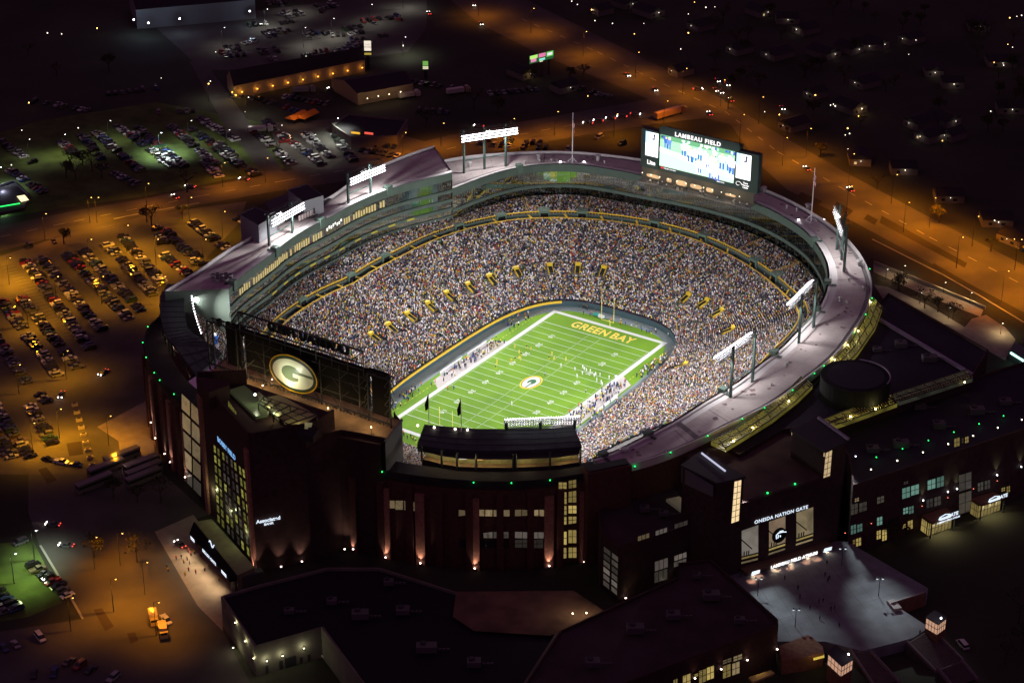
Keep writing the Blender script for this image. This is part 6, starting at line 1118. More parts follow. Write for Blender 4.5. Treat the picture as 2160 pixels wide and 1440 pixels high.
# mid block with tall left windows
r, W_ = block("brick_annex", [(1268, 1122), (1305, 1152), (1480, 1098), (1462, 1075), (1420, 1010), (1345, 1045), (1262, 1075)], 25, "dark brick block with tall dim windows between the curved wall and the gate block", roof_m=mat("hall_roof", (.055, .038, .042), .95, noise=.35, nscale=.1))
z6 = lambda x, y: zr(x, y, 1120, 1060, 6.0); a_, b_ = W_[0][:2], W_[1][:2]; mf = lambda u, v, d=.12: towards(plane_hit(u, v, a_, b_), d)
for i in range(6):
    for j in range(2):
        x0, x1 = (920, 1008) if j == 0 else (1022, 1106); t0 = 545+i*84+(x0-920)*.75; t1 = 545+i*84+(x1-920)*.75; window_quad(r, [mf(*z6(x0-i*1.5, t0+70)), mf(*z6(x1-i*3, t1+70)), mf(*z6(x1-i*3, t1)), mf(*z6(x0-i*1.5, t0))], W_grey if i > 2 else W_dim, 1, 1)
c_, d_2 = W_[1][:2], W_[2][:2]; rf2 = lambda u, v, d=.12: towards(plane_hit(u, v, c_, d_2), d)
for x0, y0, x1, y1, m in ((1350, 425, 1500, 490, W_tan), (1575, 355, 1725, 420, W_grey), (1815, 270, 1985, 335, W_dim), (2050, 220, 2110, 270, W_dim), (1565, 745, 1735, 870, W_grey), (1560, 880, 1728, 1020, W_dim), (1555, 1070, 1722, 1130, W_dim), (1812, 670, 1972, 740, W_grey), (1806, 750, 1968, 820, W_grey), (2050, 610, 2170, 680, W_grey), (2044, 690, 2165, 745, W_dim)):
    window_quad(r, [rf2(*z6(x0, y1)), rf2(*z6(x1, y1-(x1-x0)*.33)), rf2(*z6(x1, y0-(x1-x0)*.33)), rf2(*z6(x0, y0))], m, 3, 1)
onroof([(1405, 1052), (1432, 1046), (1470, 1070), (1440, 1078)], 25.6, "roof_hatch", mat("hatch_olive", (.30, .28, .20), .7, emit=(.6, .55, .35), es=.05), par=r, th=1)
p = P(1440, 1041, 27); rr_ = empty("roof_lamp", p-Z3*2, "single cream lamp on the dark roof left of the gate block", "lamp"); q = MB(); q.sphere(p, .32, 6, 4); part(rr_, q, "bulb", tlamp); q = MB(); q.bar(p, p-Z3*2, .08); part(rr_, q, "stem", M_dark); pointl(rr_, p+Z3*.4, 60, (1, .9, .6), .2)
for (u, v), l, cc in zip([(1307.5, 1251), (1320, 1261), (1336, 1264), (1414.5, 1237)], ["red uplight at the foot of the block with tall dim windows", "left of two small yellow ground lights at the block corner", "right of two small yellow ground lights by the block corner", "white ground light between the block and the bottom hall"], [(1, .4, .3), (1, .9, .4), (1, .9, .4), (.9, 1, .9)]):
    p = P(u, v, 6); uplight(p, l, 90, cc, p+np.array([-1, 2, 6]), group=None)
# low dark roofs bottom left with the service court
M_pgw = mat("court_wall", (.16, .15, .12), .85, noise=.2, nscale=.3)
r, W_ = block("service_hall", [(466, 1256), (548, 1232), (690, 1196), (800, 1196), (965, 1248), (1180, 1330), (1090, 1470), (790, 1470), (677, 1321), (536, 1361)], 16, "broad low black roofed service hall at the bottom, wrapped round a small lit court", m=M_pgw, roof_m=mat("black_roof", (.014, .012, .018), .95))
q = MB(); q.face([P(u, v, 16.05) for u, v in [(962, 1247), (1210, 1245), (1285, 1295), (1160, 1340), (1000, 1330), (955, 1300)]][::-1]); part(r, q, "gravel_roof", mat("gravel_roof", (.15, .095, .06), .95, noise=.5, nscale=.12)); 
for (u, v) in ((1208, 1293), (1237, 1292)): p = P(u, v, 17.2); q = MB(); q.sphere(p, .25, 6, 4); part(r, q, "roof_lamp", mat("bulb_1", (1, 1, 1), .4)); pointl(r, p+Z3*3.5, 420, (1, .72, .45), .3)
ca_, cb_ = W_[8][:2], W_[9][:2]; sf = lambda u, v, d=.1: towards(plane_hit(u, v, ca_, cb_), d)
for i, (u, v) in enumerate([(563, 1393), (596, 1382), (641, 1366), (685, 1353)]):
    p = sf(u, v, .8); rr_ = empty("wall_lamp", p, "white wall lamp inside the small service court", "wall light", "lamps in the service court"); q = MB(); q.sphere(p, .26, 6, 4); part(rr_, q, "bulb", mat("bulb_court", (1, 1, .8), .4, emit=(1, .95, .65), es=5)); q = MB(); q.bar(p+Z3*.2, p+Z3*.5, .3, .1, 6); part(rr_, q, "hood", M_dark); spot(rr_, p-Z3*.1, p-Z3*5+towards(p, 1.2)-p, 900, (1, .95, .62), 150, 1, .15); pointl(rr_, towards(p, .9), 150, (1, .95, .6), .15)
for x0, x1, h in ((560, 566, 3), (589, 597, 3.2), (601, 625, 3.6), (632, 638, 2.4), (649, 654, 2.6)):
    a_, b_ = sf(x0, 1408-(x0-560)*.31), sf(x1, 1408-(x1-560)*.31); q = MB(); q.face([(*a_[:2], G+.1), (*b_[:2], G+.1), (*b_[:2], G+h), (*a_[:2], G+h)]); part(r, q, "door", M_dark)
sl_, sh_ = W_[9][:2], W_[0][:2]; wf = lambda u, v, d=.1: towards(plane_hit(u, v, sl_, sh_), d)
for i, (u, v) in enumerate([(496, 1312), (517, 1351), (535, 1387), (492, 1365)]):
    p = wf(u, v, .9) if i < 3 else P(u, v, 7); rr_ = empty("wall_lamp", p, ["top of three white lamps down the pale end wall of the service hall", "middle of three white lamps down the pale end wall of the service hall", "lowest of three white lamps down the pale end wall of the service hall", "lamp on a post facing the pale end wall of the service hall"][i], "wall light"); q = MB(); q.sphere(p, .26, 6, 4); part(rr_, q, "bulb", mat("bulb_court", (1, 1, .8), .4)); q = MB(); q.bar(p+Z3*.2, p+Z3*.5, .3, .1, 6); part(rr_, q, "hood", M_dark); spot(rr_, p-Z3*.1, p-Z3*5+towards(p, 1.2)-p, 760, (1, .88, .50), 150, 1, .15); pointl(rr_, towards(p, .9), 150, (1, .9, .5), .15)
# ================================================================ ground, roads, parking lots
def sheet(name, pts_, dz, m, world=False):
    q = MB(); W_ = [(p[0], p[1], G+dz) for p in (pts_ if world else [P(u, v, G) for u, v in pts_])]; q.face(W_); return struct(q, name, m)
M_grd = mat("ground_dark", (.040, .042, .028), .95, noise=.45, nscale=.02); M_asp = mat("asphalt", (.085, .078, .072), .92, noise=.28, nscale=.06); M_lot = mat("lot_asphalt", (.10, .09, .08), .92, noise=.3, nscale=.08)
M_gl = mat("grass_lot", (.075, .11, .025), .95, noise=.45, nscale=.12); M_side = mat("pale_pavement", (.30, .245, .20), .9, noise=.2, nscale=.3); M_wline = mat("road_line", (.30, .29, .27), .9)
q = MB(); ko = krange(0, NT, 144); A = rline(R_RO-1.0, G, ko); t_ = [2*math.pi*k/NT for k in ko]; Rb = [(CX+330*math.cos(t), CY+330*math.sin(t), G) for t in t_]; Rc = [(CX+4200*math.cos(t), CY+4200*math.sin(t), G) for t in t_]
q.strip(A, Rb); q.strip(Rb, Rc); struct(q, "ground", M_grd)
sheet("parking_lot_surface", [(-60, 560), (240, 462), (520, 425), (505, 470), (420, 560), (345, 640), (318, 800), (345, 1000), (250, 1030), (140, 1010), (60, 1000), (-60, 1000)], .004, M_lot)
sheet("service_yard", [(60, 1000), (345, 1000), (440, 1085), (325, 1122), (470, 1330), (560, 1500), (60, 1500), (-60, 1400), (-60, 1340), (175, 1305), (85, 1155), (60, 1080)], .006, M_asp)
sheet("avenue", [(-60, 490), (155, 445), (300, 420), (420, 396), (600, 362), (800, 320), (1000, 274), (1200, 240), (1380, 208), (1440, 190), (1560, 240), (1380, 262), (1200, 290), (1000, 330), (800, 372), (600, 400), (420, 432), (300, 457), (155, 490), (-60, 545)], .008, M_asp)
sheet("highway", [(1000, -60), (1130, 10), (1260, 75), (1400, 145), (1530, 212), (1620, 270), (1780, 362), (1960, 458), (2220, 590), (2220, 690), (2000, 575), (1790, 462), (1660, 400), (1600, 345), (1540, 262), (1420, 232), (1300, 180), (1150, 120), (1010, 50), (880, -60)], .012, M_asp)
sheet("side_street", [(400, 130), (430, 128), (520, 250), (600, 365), (560, 372), (470, 260)], .010, M_asp)
sheet("grass_parking_lot", [(80, 255), (330, 215), (560, 260), (600, 355), (300, 415), (120, 440), (-60, 470), (-60, 300)], .003, M_gl)
sheet("far_parking_lot", [(330, 60), (560, 20), (900, -20), (900, 60), (860, 110), (640, 140), (430, 150)], .005, M_asp)
sheet("shop_parking_lot", [(560, 260), (730, 250), (900, 300), (900, 345), (620, 362)], .014, M_lot)
sheet("lawn", [(-60, 1150), (70, 1140), (90, 1180), (130, 1270), (60, 1300), (-60, 1320)], .010, M_gl)
sheet("forecourt", [(326, 1121), (408, 1085), (500, 1214), (560, 1236), (468, 1262), (470, 1330), (446, 1306), (417, 1277)], .016, M_side)
sheet("gate_walk", [(205, 900), (318, 840), (330, 1010), (260, 1010), (250, 930)], .018, M_side)
sheet("east_lawn", [(1835, 540), (2010, 625), (2075, 668), (2060, 690), (1990, 700), (1870, 612), (1840, 590)], .006, mat("mulch_bed", (.05, .035, .02), .95, noise=.4, nscale=.4))
sheet("east_walk", [(1842, 556), (1960, 606), (2075, 652), (2068, 668), (1950, 622), (1843, 574)], .016, M_side)
sheet("east_walk", [(1843, 600), (1872, 605), (1960, 645), (2035, 690), (2050, 672), (2080, 664), (2120, 690), (2142, 716), (2120, 760), (2085, 740), (1990, 700), (1866, 635)], .020, M_side)
for k, L in enumerate([[(-60, 512), (155, 467), (300, 438), (420, 414), (600, 381), (800, 346), (1000, 302), (1200, 265), (1380, 236)], [(1100, 40), (1260, 110), (1400, 178), (1530, 236), (1640, 320), (1790, 405), (1960, 500), (2200, 622)], [(85, 1150), (130, 1225), (175, 1305)], [(1840, 505), (1900, 535), (1990, 580), (2060, 620), (2160, 680)], [(240, 462), (300, 450), (420, 428)]]):
    q = MB(); W_ = [P(u, v, G) for u, v in L]
    for a_, b_ in zip(W_, W_[1:]):
        d = (b_-a_)/np.linalg.norm(b_-a_); n_ = np.array([-d[1], d[0], 0])*(.22 if k < 2 else .35)
        if k in (0, 1):
            L_ = np.linalg.norm(b_-a_); s_ = 0
            while s_ < L_: c0 = a_+d*s_; c1 = a_+d*min(L_, s_+5); q.face([c0-n_+(0, 0, .03), c1-n_+(0, 0, .03), c1+n_+(0, 0, .03), c0+n_+(0, 0, .03)]); s_ += 12
        else: q.hexa([x+(0, 0, .0) for x in (a_-n_, b_-n_, b_+n_, a_+n_)], [x+(0, 0, .14) for x in (a_-n_, b_-n_, b_+n_, a_+n_)])
    struct(q, "lane_markings" if k < 2 else "kerb", M_wline)
M_grs = mat("verge_dark", (.035, .03, .018), .95)
for L in [[(1500, 300), (1560, 335), (1640, 400), (1600, 398), (1540, 372), (1520, 340)], [(1690, 405), (1735, 425), (1720, 437), (1680, 415)], [(1860, 455), (2040, 555), (2035, 565), (1855, 470)], [(1830, 452), (1852, 464), (1845, 475), (1822, 462)], [(1765, 425), (1800, 445), (1785, 460), (1758, 440)], [(1970, 555), (2160, 665), (2160, 672), (1965, 562)]]: sheet("verge", L, .03, M_grs)
for L in [[(197, 1285), (215, 1282), (240, 1320), (222, 1330)], [(268, 1335), (285, 1333), (292, 1350), (276, 1357)], [(10, 900), (30, 890), (58, 960), (36, 968)], [(80, 990), (98, 985), (120, 1012), (100, 1020)], [(140, 935), (172, 930), (176, 958), (146, 962)]]: sheet("asphalt_patch", L, .03, mat("patch_dark", (.04, .03, .03), .95))
# stall lines
q = MB()
for (a_, b_) in [((0, 560), (150, 720)), ((217, 480), (330, 600)), ((320, 470), (430, 560))]:
    A, B_ = P(*a_, G), P(*b_, G); n = 26
    for i in range(n): p = A+(B_-A)*i/n; d = (B_-A)/np.linalg.norm(B_-A); n_ = np.array([-d[1], d[0], 0])*5.0; q.face([p+(0, 0, .03), p+d*.12+(0, 0, .03), p+d*.12+n_+(0, 0, .03), p+n_+(0, 0, .03)])
struct(q, "stall_markings", M_wline)
# ---------------------------------------------------------------- vehicles
CARC = [((.012, .012, .014), 34), ((.10, .10, .11), 18), ((.30, .30, .31), 14), ((.62, .62, .62), 11), ((.22, .02, .02), 5), ((.02, .04, .14), 8), ((.15, .12, .09), 5), ((.03, .07, .04), 3)]
M_cglass = mat("car_glass", (.02, .024, .028), .08, spec=.6); M_tyre = mat("tyre", (.012, .012, .012), .8)
def carpaint(c): return mat("paint_%02x%02x%02x" % tuple(int(x*255) for x in c), c, .16, spec=.8)
def car_profile(kind):
    L, W, H = {"sedan": (4.7, 1.82, 1.45), "suv": (4.9, 1.95, 1.8), "pickup": (5.7, 2.0, 1.85), "van": (5.1, 2.0, 1.95)}[kind]
    cab = {"sedan": (-.30, .22, -.18, .08), "suv": (-.47, .22, -.42, .10), "pickup": (-.10, .28, -.06, .18), "van": (-.48, .34, -.44, .18)}[kind]; return L, W, H, cab
def car_meshes(kind, c):
    L, W, H, (b0, b1, t0, t1) = car_profile(kind); sh = H*.56
    q = MB(); w_, w2 = W/2, W/2*.93; g_ = .24
    q.hexa([(-w_, -L*.47, g_), (w_, -L*.47, g_), (w_, L*.47, g_), (-w_, L*.47, g_)], [(-w_, -L*.5, sh*.75), (w_, -L*.5, sh*.75), (w_, L*.5, sh*.72), (-w_, L*.5, sh*.72)])
    q.hexa([(-w_, -L*.5, sh*.75), (w_, -L*.5, sh*.75), (w_, L*.5, sh*.72), (-w_, L*.5, sh*.72)], [(-w2, -L*.48, sh), (w2, -L*.48, sh), (w2, L*.44, sh*.9), (-w2, L*.44, sh*.9)])
    z1 = H-.05; wr = W/2*.74
    q.hexa([(-wr, L*t0, z1), (wr, L*t0, z1), (wr, L*t1, z1), (-wr, L*t1, z1)], [(-wr*.97, L*t0*.98, H), (wr*.97, L*t0*.98, H), (wr*.97, L*t1*.98, H), (-wr*.97, L*t1*.98, H)])
    if kind == "pickup": 
        for s_ in (-1, 1): q.hexa([(s_*w2, -L*.48, sh), (s_*(w2-.12), -L*.48, sh), (s_*(w2-.12), -L*.1, sh), (s_*w2, -L*.1, sh)], [(s_*w2, -L*.48, sh+.25), (s_*(w2-.12), -L*.48, sh+.25), (s_*(w2-.12), -L*.1, sh+.25), (s_*w2, -L*.1, sh+.25)])
    body = q.mesh("car_body", carpaint(c)); q = MB(); q.hexa([(-w2*.98, L*b0, sh*.97), (w2*.98, L*b0, sh*.97), (w2*.98, L*b1, sh*.93), (-w2*.98, L*b1, sh*.93)], [(-wr, L*t0, z1), (wr, L*t0, z1), (wr, L*t1, z1), (-wr, L*t1, z1)])
    return body, q.mesh("car_glass", M_cglass), (L, W)
q = MB(); q.bar((-.11, 0, 0), (.11, 0, 0), .34, n=10); WH = q.mesh("wheel", M_tyre)
CM = {}
CNAME = {(.012, .012, .014): "black", (.10, .10, .11): "dark grey", (.30, .30, .31): "silver", (.62, .62, .62): "white", (.22, .02, .02): "red", (.02, .04, .14): "blue", (.15, .12, .09): "bronze", (.03, .07, .04): "green"}
def car_obj(kind, c, x, y, rz, label, group, full=True, z=G+.03, name=None):
    if (kind, c) not in CM: CM[(kind, c)] = car_meshes(kind, c)
    b_, g_, (L, W) = CM[(kind, c)]; r = empty(name or {"sedan": "parked_car", "suv": "parked_car", "pickup": "pickup_truck", "van": "van"}[kind], (x, y, z), label, "pickup" if kind == "pickup" else "van" if kind == "van" else "car", group, rz)
    for nm, me in (("body", b_), ("window_glass", g_)): o = bpy.data.objects.new(nm, me); o.parent = r; COL.objects.link(o)
    if full:
        for sx in (-1, 1):
            for sy in (-.32, .32): o = bpy.data.objects.new("wheel", WH); o.parent = r; o.location = (sx*(W/2-.1), sy*L, .34); COL.objects.link(o)
    return r
CARS = []
def row(a_, b_, where, occ=.93, pitch=2.85, dbl=False, ang=0.0, jit=.12):
    A, B_ = P(*a_, G), P(*b_, G); L = np.linalg.norm((B_-A)[:2]); d = (B_-A)/L; th = math.atan2(d[1], d[0]); n_ = np.array([-d[1], d[0]])
    for off in ((-2.7, 2.7) if dbl else (0,)):
        s_ = 1.0
        while s_ < L:
            if random.random() < occ: CARS.append((A[0]+d[0]*s_+n_[0]*(off+random.uniform(-.3, .3)), A[1]+d[1]*s_+n_[1]*(off+random.uniform(-.3, .3)), th+ang+random.uniform(-.04, .04)+(math.pi if random.random() < .5 else 0), where))
            s_ += pitch+random.uniform(0, .25)
T = True
near = "the yellow lit parking lot left of the stadium"
for a_, b_ in [((222, 512), (330, 628)), ((258, 500), (350, 606)), ((140, 536), (272, 675)), ((176, 530), (300, 660)), ((52, 552), (190, 738)), ((84, 545), (222, 706)), ((6, 636), (124, 796)), ((44, 628), (164, 778)), ((-20, 700), (62, 812)), ((350, 488), (420, 560)), ((345, 540), (408, 590)), ((404, 470), (482, 528)), ((388, 520), (432, 560))]: row(a_, b_, near, dbl=False, pitch=2.5)
row((62, 856), (112, 938), near, pitch=3.2, dbl=F if False else False); row((-30, 860), (48, 968), near, dbl=T); row((83, 832), (100, 850), near); row((95, 970), (180, 985), "the dark edge of the lot near the parked buses", pitch=5.5, ang=1.57)
row((58, 520), (115, 510), near, occ=.6, pitch=5); row((500, 462), (520, 470), near, .8); row((330, 478), (345, 520), near, .7)
gl_ = "the grass lot across the avenue"
for a_, b_ in [((168, 282), (222, 345)), ((198, 276), (300, 366)), ((248, 268), (335, 328)), ((290, 272), (392, 356)), ((330, 325), (372, 360)), ((360, 266), (456, 350)), ((402, 272), (520, 360)), ((455, 300), (545, 376)), ((130, 300), (160, 330)), ((0, 300), (70, 345)), ((20, 360), (110, 420)), ((210, 350), (290, 392)), ((430, 340), (470, 382))]: row(a_, b_, gl_, occ=.85, dbl=False)
sh_ = "the crowded lot by the low shop"
for a_, b_ in [((534, 275), (622, 352)), ((590, 282), (682, 350)), ((644, 284), (702, 338)), ((706, 284), (746, 344)), ((760, 318), (840, 330)), ((560, 255), (600, 300)), ((420, 250), (500, 300))]: row(a_, b_, sh_, occ=.9, dbl=False)
row((740, 300), (835, 312), sh_, .95)
fl2 = "the far dark parking lot"
for i in range(34):
    u = 395+random.random()*440; v = 12+random.random()*118
    if u < 520 and v < 60: continue
    row((u, v), (u+random.uniform(26, 50), v-random.uniform(2, 8)), fl2, occ=.75, dbl=random.random() < .5, pitch=3.0)
for a_, b_ in [((225, 200), (330, 188)), ((70, 215), (190, 235)), ((560, 215), (640, 240)), ((600, 205), (720, 228)), ((330, 240), (420, 235)), ((850, 170), (960, 190)), ((880, 235), (960, 240)), ((1030, 200), (1130, 190)), ((1190, 180), (1300, 210)), ((490, 205), (560, 212))]: row(a_, b_, "the dark ground beyond the avenue", occ=.7, pitch=3.3)
se_ = "the lawn at the lower left"
row((66, 1192), (150, 1262), se_, .95, 3.0); row((-8, 1246), (42, 1292), se_, .95, 3.0); row((-8, 1270), (20, 1300), se_, .9); row((30, 1135), (62, 1162), se_, .9, 3.0)
row((0, 1370), (90, 1345), "the dark yard at the bottom left", .8, 3.6, ang=.1); row((140, 1395), (260, 1440), "the dark yard at the bottom left", .7, 4.0); row((20, 1425), (120, 1420), "the dark yard at the bottom left", .7)
row((1010, 300), (1200, 312), "the lit bay behind the far roof", .5, 3.4, dbl=T); row((1260, 290), (1340, 312), "the lit bay behind the far roof", .6, 3.2); row((2140, 515), (2200, 545), "the far right verge", .5)
C_ = np.array([[c[0], c[1], G] for c in CARS]); cu, cv = proj(C_); ang_ = np.mod(np.arctan2(C_[:, 1]-CY, C_[:, 0]-CX), 2*math.pi); rro = np.interp(ang_/(2*math.pi)*NT, np.arange(NT+1), np.r_[R_RO, R_RO[0]])
okc = (np.hypot(C_[:, 0]-CX, C_[:, 1]-CY) > rro+4) & (cu > -20) & (cu < 2180) & (cv > -15) & (cv < 1455)
# do not park two in one place
kept = []; grid = {}
for i in np.where(okc)[0]:
    key = (int(C_[i, 0]//2.3), int(C_[i, 1]//2.3)); cl = False
    for dx in (-1, 0, 1):
        for dy in (-1, 0, 1):
            for j in grid.get((key[0]+dx, key[1]+dy), ()): cl |= math.hypot(*(C_[i, :2]-C_[j, :2])) < 2.25
    if cl: continue
    grid.setdefault(key, []).append(i); kept.append(i)
kept = np.array(kept); dd_ = np.linalg.norm(C_[kept]-CAM, axis=1); vis = (cu[kept] > 0) & (cu[kept] < 2160) & (cv[kept] > 0) & (cv[kept] < 1440); order = kept[np.argsort(dd_+1e5*~vis)]
print("cars", len(kept)); ccol = [c for c, _ in CARC]; cw = [w__ for _, w__ in CARC]
for n_i, i in enumerate(order[:272]):
    x, y, th, where = CARS[i]; kind = random.choices(["sedan", "suv", "pickup", "van"], [5, 4, 2, 1])[0]; c = random.choices(ccol, cw)[0]
    car_obj(kind, c, x, y, th, "%s %s parked in %s" % (CNAME[c], {"sedan": "saloon car", "suv": "tall car", "pickup": "pickup", "van": "van"}[kind], where), "cars parked in "+where, full=n_i < 150)
rest = order[272:]; V, F_, CC = [], [], []
for i in rest:
    x, y, th, _ = CARS[i]; kind = random.choices(["sedan", "suv", "pickup", "van"], [5, 4, 2, 1])[0]; c = random.choices(ccol, cw)[0]; L, W, H, (b0, b1, t0, t1) = car_profile(kind); sh = H*.56; w_ = W/2; wr = w_*.74
    pts_ = np.array([(-w_, -L/2, .2), (w_, -L/2, .2), (w_, L/2, .2), (-w_, L/2, .2), (-w_, -L/2, sh), (w_, -L/2, sh), (w_, L/2, sh*.9), (-w_, L/2, sh*.9), (-w_*.92, L*b0, sh*.97), (w_*.92, L*b0, sh*.97), (w_*.92, L*b1, sh*.92), (-w_*.92, L*b1, sh*.92), (-wr, L*t0, H), (wr, L*t0, H), (wr, L*t1, H), (-wr, L*t1, H)])
    ca, sa = math.cos(th), math.sin(th); w3 = np.stack([x+pts_[:, 0]*ca-pts_[:, 1]*sa, y+pts_[:, 0]*sa+pts_[:, 1]*ca, G+pts_[:, 2]], 1); b = len(V); V += w3.tolist()
    for f, cc in (((0, 1, 5, 4), c), ((1, 2, 6, 5), c), ((2, 3, 7, 6), c), ((3, 0, 4, 7), c), ((4, 5, 6, 7), c), ((8, 9, 13, 12), (.02,)*3), ((9, 10, 14, 13), (.02,)*3), ((10, 11, 15, 14), (.02,)*3), ((11, 8, 12, 15), (.02,)*3), ((12, 13, 14, 15), c)): F_.append(tuple(b+k for k in f)); CC.append(cc)
me = bpy.data.meshes.new("parked_cars"); me.from_pydata(V, [], F_); a_ = me.color_attributes.new("col", 'FLOAT_COLOR', 'CORNER'); a_.data.foreach_set("color", np.repeat(np.c_[np.array(CC), np.ones(len(CC))], 4, 0).astype(np.float32).ravel())
me.materials.append(mat("car_mass_paint", rough=.25, attr="col", spec=.6)); o = bpy.data.objects.new("distant_parked_cars", me); COL.objects.link(o); setp(o, "many smaller parked cars farther off in the lots beyond the avenue", "cars", kind="stuff")
# glints: headlamps and tail lamps of cars on the move
M_hl = mat("headlight_glass", (1, 1, 1), .4, emit=(1, .93, .82), es=9); M_tl = mat("taillight_glass", (.5, 0, 0), .4, emit=(1, .06, .04), es=3.5)
def moving(u, v, rz, label, both=True, lit=1, c=(.10, .10, .11), kind="sedan"):
    p = P(u, v, G); r = car_obj(kind, c, p[0], p[1], rz, label, "cars driving on the roads", name="moving_car"); L, W, H, _ = car_profile(kind)
    for s_ in (-1, 1):
        for yy, m_, nm, rr_ in ((L*.5, M_hl, "headlight", .24), (-L*.5, M_tl, "taillight", .2)): q = MB(); q.sphere((0, 0, 0), rr_, 6, 4); o = q.build(nm, m_, r, (s_*W*.36, yy, .72))
    if lit: spot(r, (p[0]-math.sin(rz)*L*.55, p[1]+math.cos(rz)*L*.55, G+.9), (p[0]-math.sin(rz)*18, p[1]+math.cos(rz)*18, G), 110, (1, .9, .75), 60, .8, .1, "headlight_beam")
for a_ in [(112, 1108, 2.0, "dark car with bright headlamps in the dark yard at the left", 1), (140, 1152, 2.0, "second dark car with headlamps, below the first in the left yard", 1), (1010, 268, 1.9, "dark car with headlamps in the bay road"), (1240, 262, 2.0, "first car of the red tail lamp queue on the avenue"), (1262, 257, 2.0, "second car of the red tail lamp queue on the avenue"), (1288, 252, 2.0, "third car of the red tail lamp queue on the avenue"), (1312, 248, 2.0, "fourth car of the red tail lamp queue on the avenue"), (1340, 243, -1.2, "last red tail lamp car of the queue on the avenue"),
           (1382, 191, -2.4, "car with headlamps on the wide highway left of the semi trailer"), (1514, 172, -2.4, "car with headlamps at the far junction"), (1534, 180, -2.4, "second car with headlamps at the far junction"), (1510, 192, -2.3, "third car with headlamps, lower at the far junction"), (1520, 196, -2.3, "fourth car with headlamps, lowest at the far junction"), (1472, 190, -.9, "lone car with one lamp on the highway"), (1497, 242, .8, "dark car with red tail lamps right of the semi trailer"), (1542, 213, .8, "red tail lamp car near the dark trees"),
           (1000, 12, -2.5, "car with headlamps at the top of the highway"), (1325, 160, -2.4, "car with headlamps high on the highway"), (1015, 52, -2.4, "dim car with amber lamps below the top of the highway"), (370, 417, 1.2, "dark car crossing the avenue with amber lamps"), (515, 380, 1.8, "car on the avenue with a red tail lamp"), (402, 395, 1.8, "silver car turning on the avenue"), (130, 835, -2.6, "dark car with headlamps among the yellow barriers"), (218, 788, -3.0, "dark car with headlamps near the stadium's left wall"), (1702, 358, .9, "dark car alone on the orange lit highway"), (1794, 402, .9, "another dark car on the orange lit highway"), (905, 30, .8, "red tail lamp car near the top edge"), (700, 190, 1.6, "car with amber lamps by the motel"), (1650, 230, -2.4, "car with headlamps beyond the far junction"), (380, 1150, 1.3, "light car parked across the pale forecourt")]: moving(a_[0], a_[1], a_[2], a_[3], lit=1 if len(a_) < 5 or a_[4] else 0)
def glow_box(r, c, s_, rz, nm, m, z0): q = MB(); q.box((c[0], c[1]), s_, rz, z0=z0); return part(r, q, nm, m)
def coach(u, v, L, rz, label, c=(.42, .40, .38), name="coach", group="coaches parked beside the dark left wall", H=3.5, cat="bus"):
    p = P(u, v, G); r = empty(name, (p[0], p[1], G+.03), label, cat, group, rz); m = carpaint(c)
    for nm, s_, z0, y0, mm in (("body", (2.6, L, H*.45), .35, 0, m), ("window_band", (2.5, L*.98, H*.28), .35+H*.45, 0, M_cglass), ("roof", (2.6, L, H*.2), .35+H*.73, 0, m)): q = MB(); q.box((0, y0), s_, z0=z0); q.build(nm, mm, r)
    for sx in (-1, 1):
        for sy in (-.36, .34): o = bpy.data.objects.new("wheel", WH); o.parent = r; o.location = (sx*1.2, sy*L, .45); o.scale = (1.2, 1.3, 1.3); COL.objects.link(o)
    return r
a_, b_ = P(160, 1010, G), P(243, 1018, G); brz = math.atan2(P(330, 985, G)[1]-P(262, 1012, G)[1], P(330, 985, G)[0]-P(262, 1012, G)[0])-math.pi/2
for i, (u, v, L) in enumerate([(258, 972, 13.5), (224, 996, 13.5), (300, 988, 13.5), (304, 1002, 13.5), (200, 1028, 13.5), (303, 1016, 13)]): coach(u, v, L, brz, ["topmost pale coach in the dark left yard", "second pale coach from the top at the left of the yard", "upper of three pale coaches nearest the wall", "middle of three pale coaches nearest the wall", "lowest left pale coach with a lit end", "lowest of three coaches nearest the wall, very dark"][i], (.16, .14, .13))
# semi trailer, bus, camper, box trucks, orange boxes
def truck(u, v, L, rz, label, c, cc, name="semi_trailer", H=3.9, cat="truck"):
    p = P(u, v, G); r = empty(name, (p[0], p[1], G+.03), label, cat, None, rz)
    q = MB(); q.box((0, -1.2), (2.6, L, H-1.1), z0=1.1); q.build("cargo_box", carpaint(c), r); q = MB(); q.box((0, L/2+.9), (2.4, 2.6, 2.2), z0=.6); q.box((0, L/2+.4), (2.3, 1.6, .9), z0=2.8); q.build("cab", carpaint(cc), r); q = MB(); q.box((0, L/2+2.21), (2.1, .06, .8), z0=1.9); q.build("windscreen", M_cglass, r)
    for sx in (-1, 1):
        for sy in (-L*.45, -L*.33, L*.42): o = bpy.data.objects.new("wheel", WH); o.parent = r; o.location = (sx*1.15, sy, .48); o.scale = (1.3, 1.4, 1.4); COL.objects.link(o)
    return r
ar = lambda u0, v0, u1, v1: math.atan2(P(u1, v1, G)[1]-P(u0, v0, G)[1], P(u1, v1, G)[0]-P(u0, v0, G)[0])-math.pi/2
truck(1412, 246, 15.5, ar(1385, 252, 1455, 232), "long tan semi trailer on the highway above the far roof", (.50, .30, .14), (.35, .2, .1))
q_ = truck(324, 1308, 3.4, ar(320, 1300, 326, 1330), "small yellow lit box truck, upper left of three vehicles at the lower left", (.55, .45, .2), (.5, .4, .2), "box_truck", 2.8); q_ = truck(344, 1335, 3.4, ar(320, 1300, 326, 1330), "small yellow lit box truck, lowest of three vehicles at the lower left", (.55, .45, .2), (.5, .4, .2), "box_truck", 2.8)
p = P(350, 1310, G); car_obj("pickup", (.62, .62, .62), p[0], p[1], ar(340, 1298, 362, 1324), "white pickup beside two small box trucks at the lower left", None)
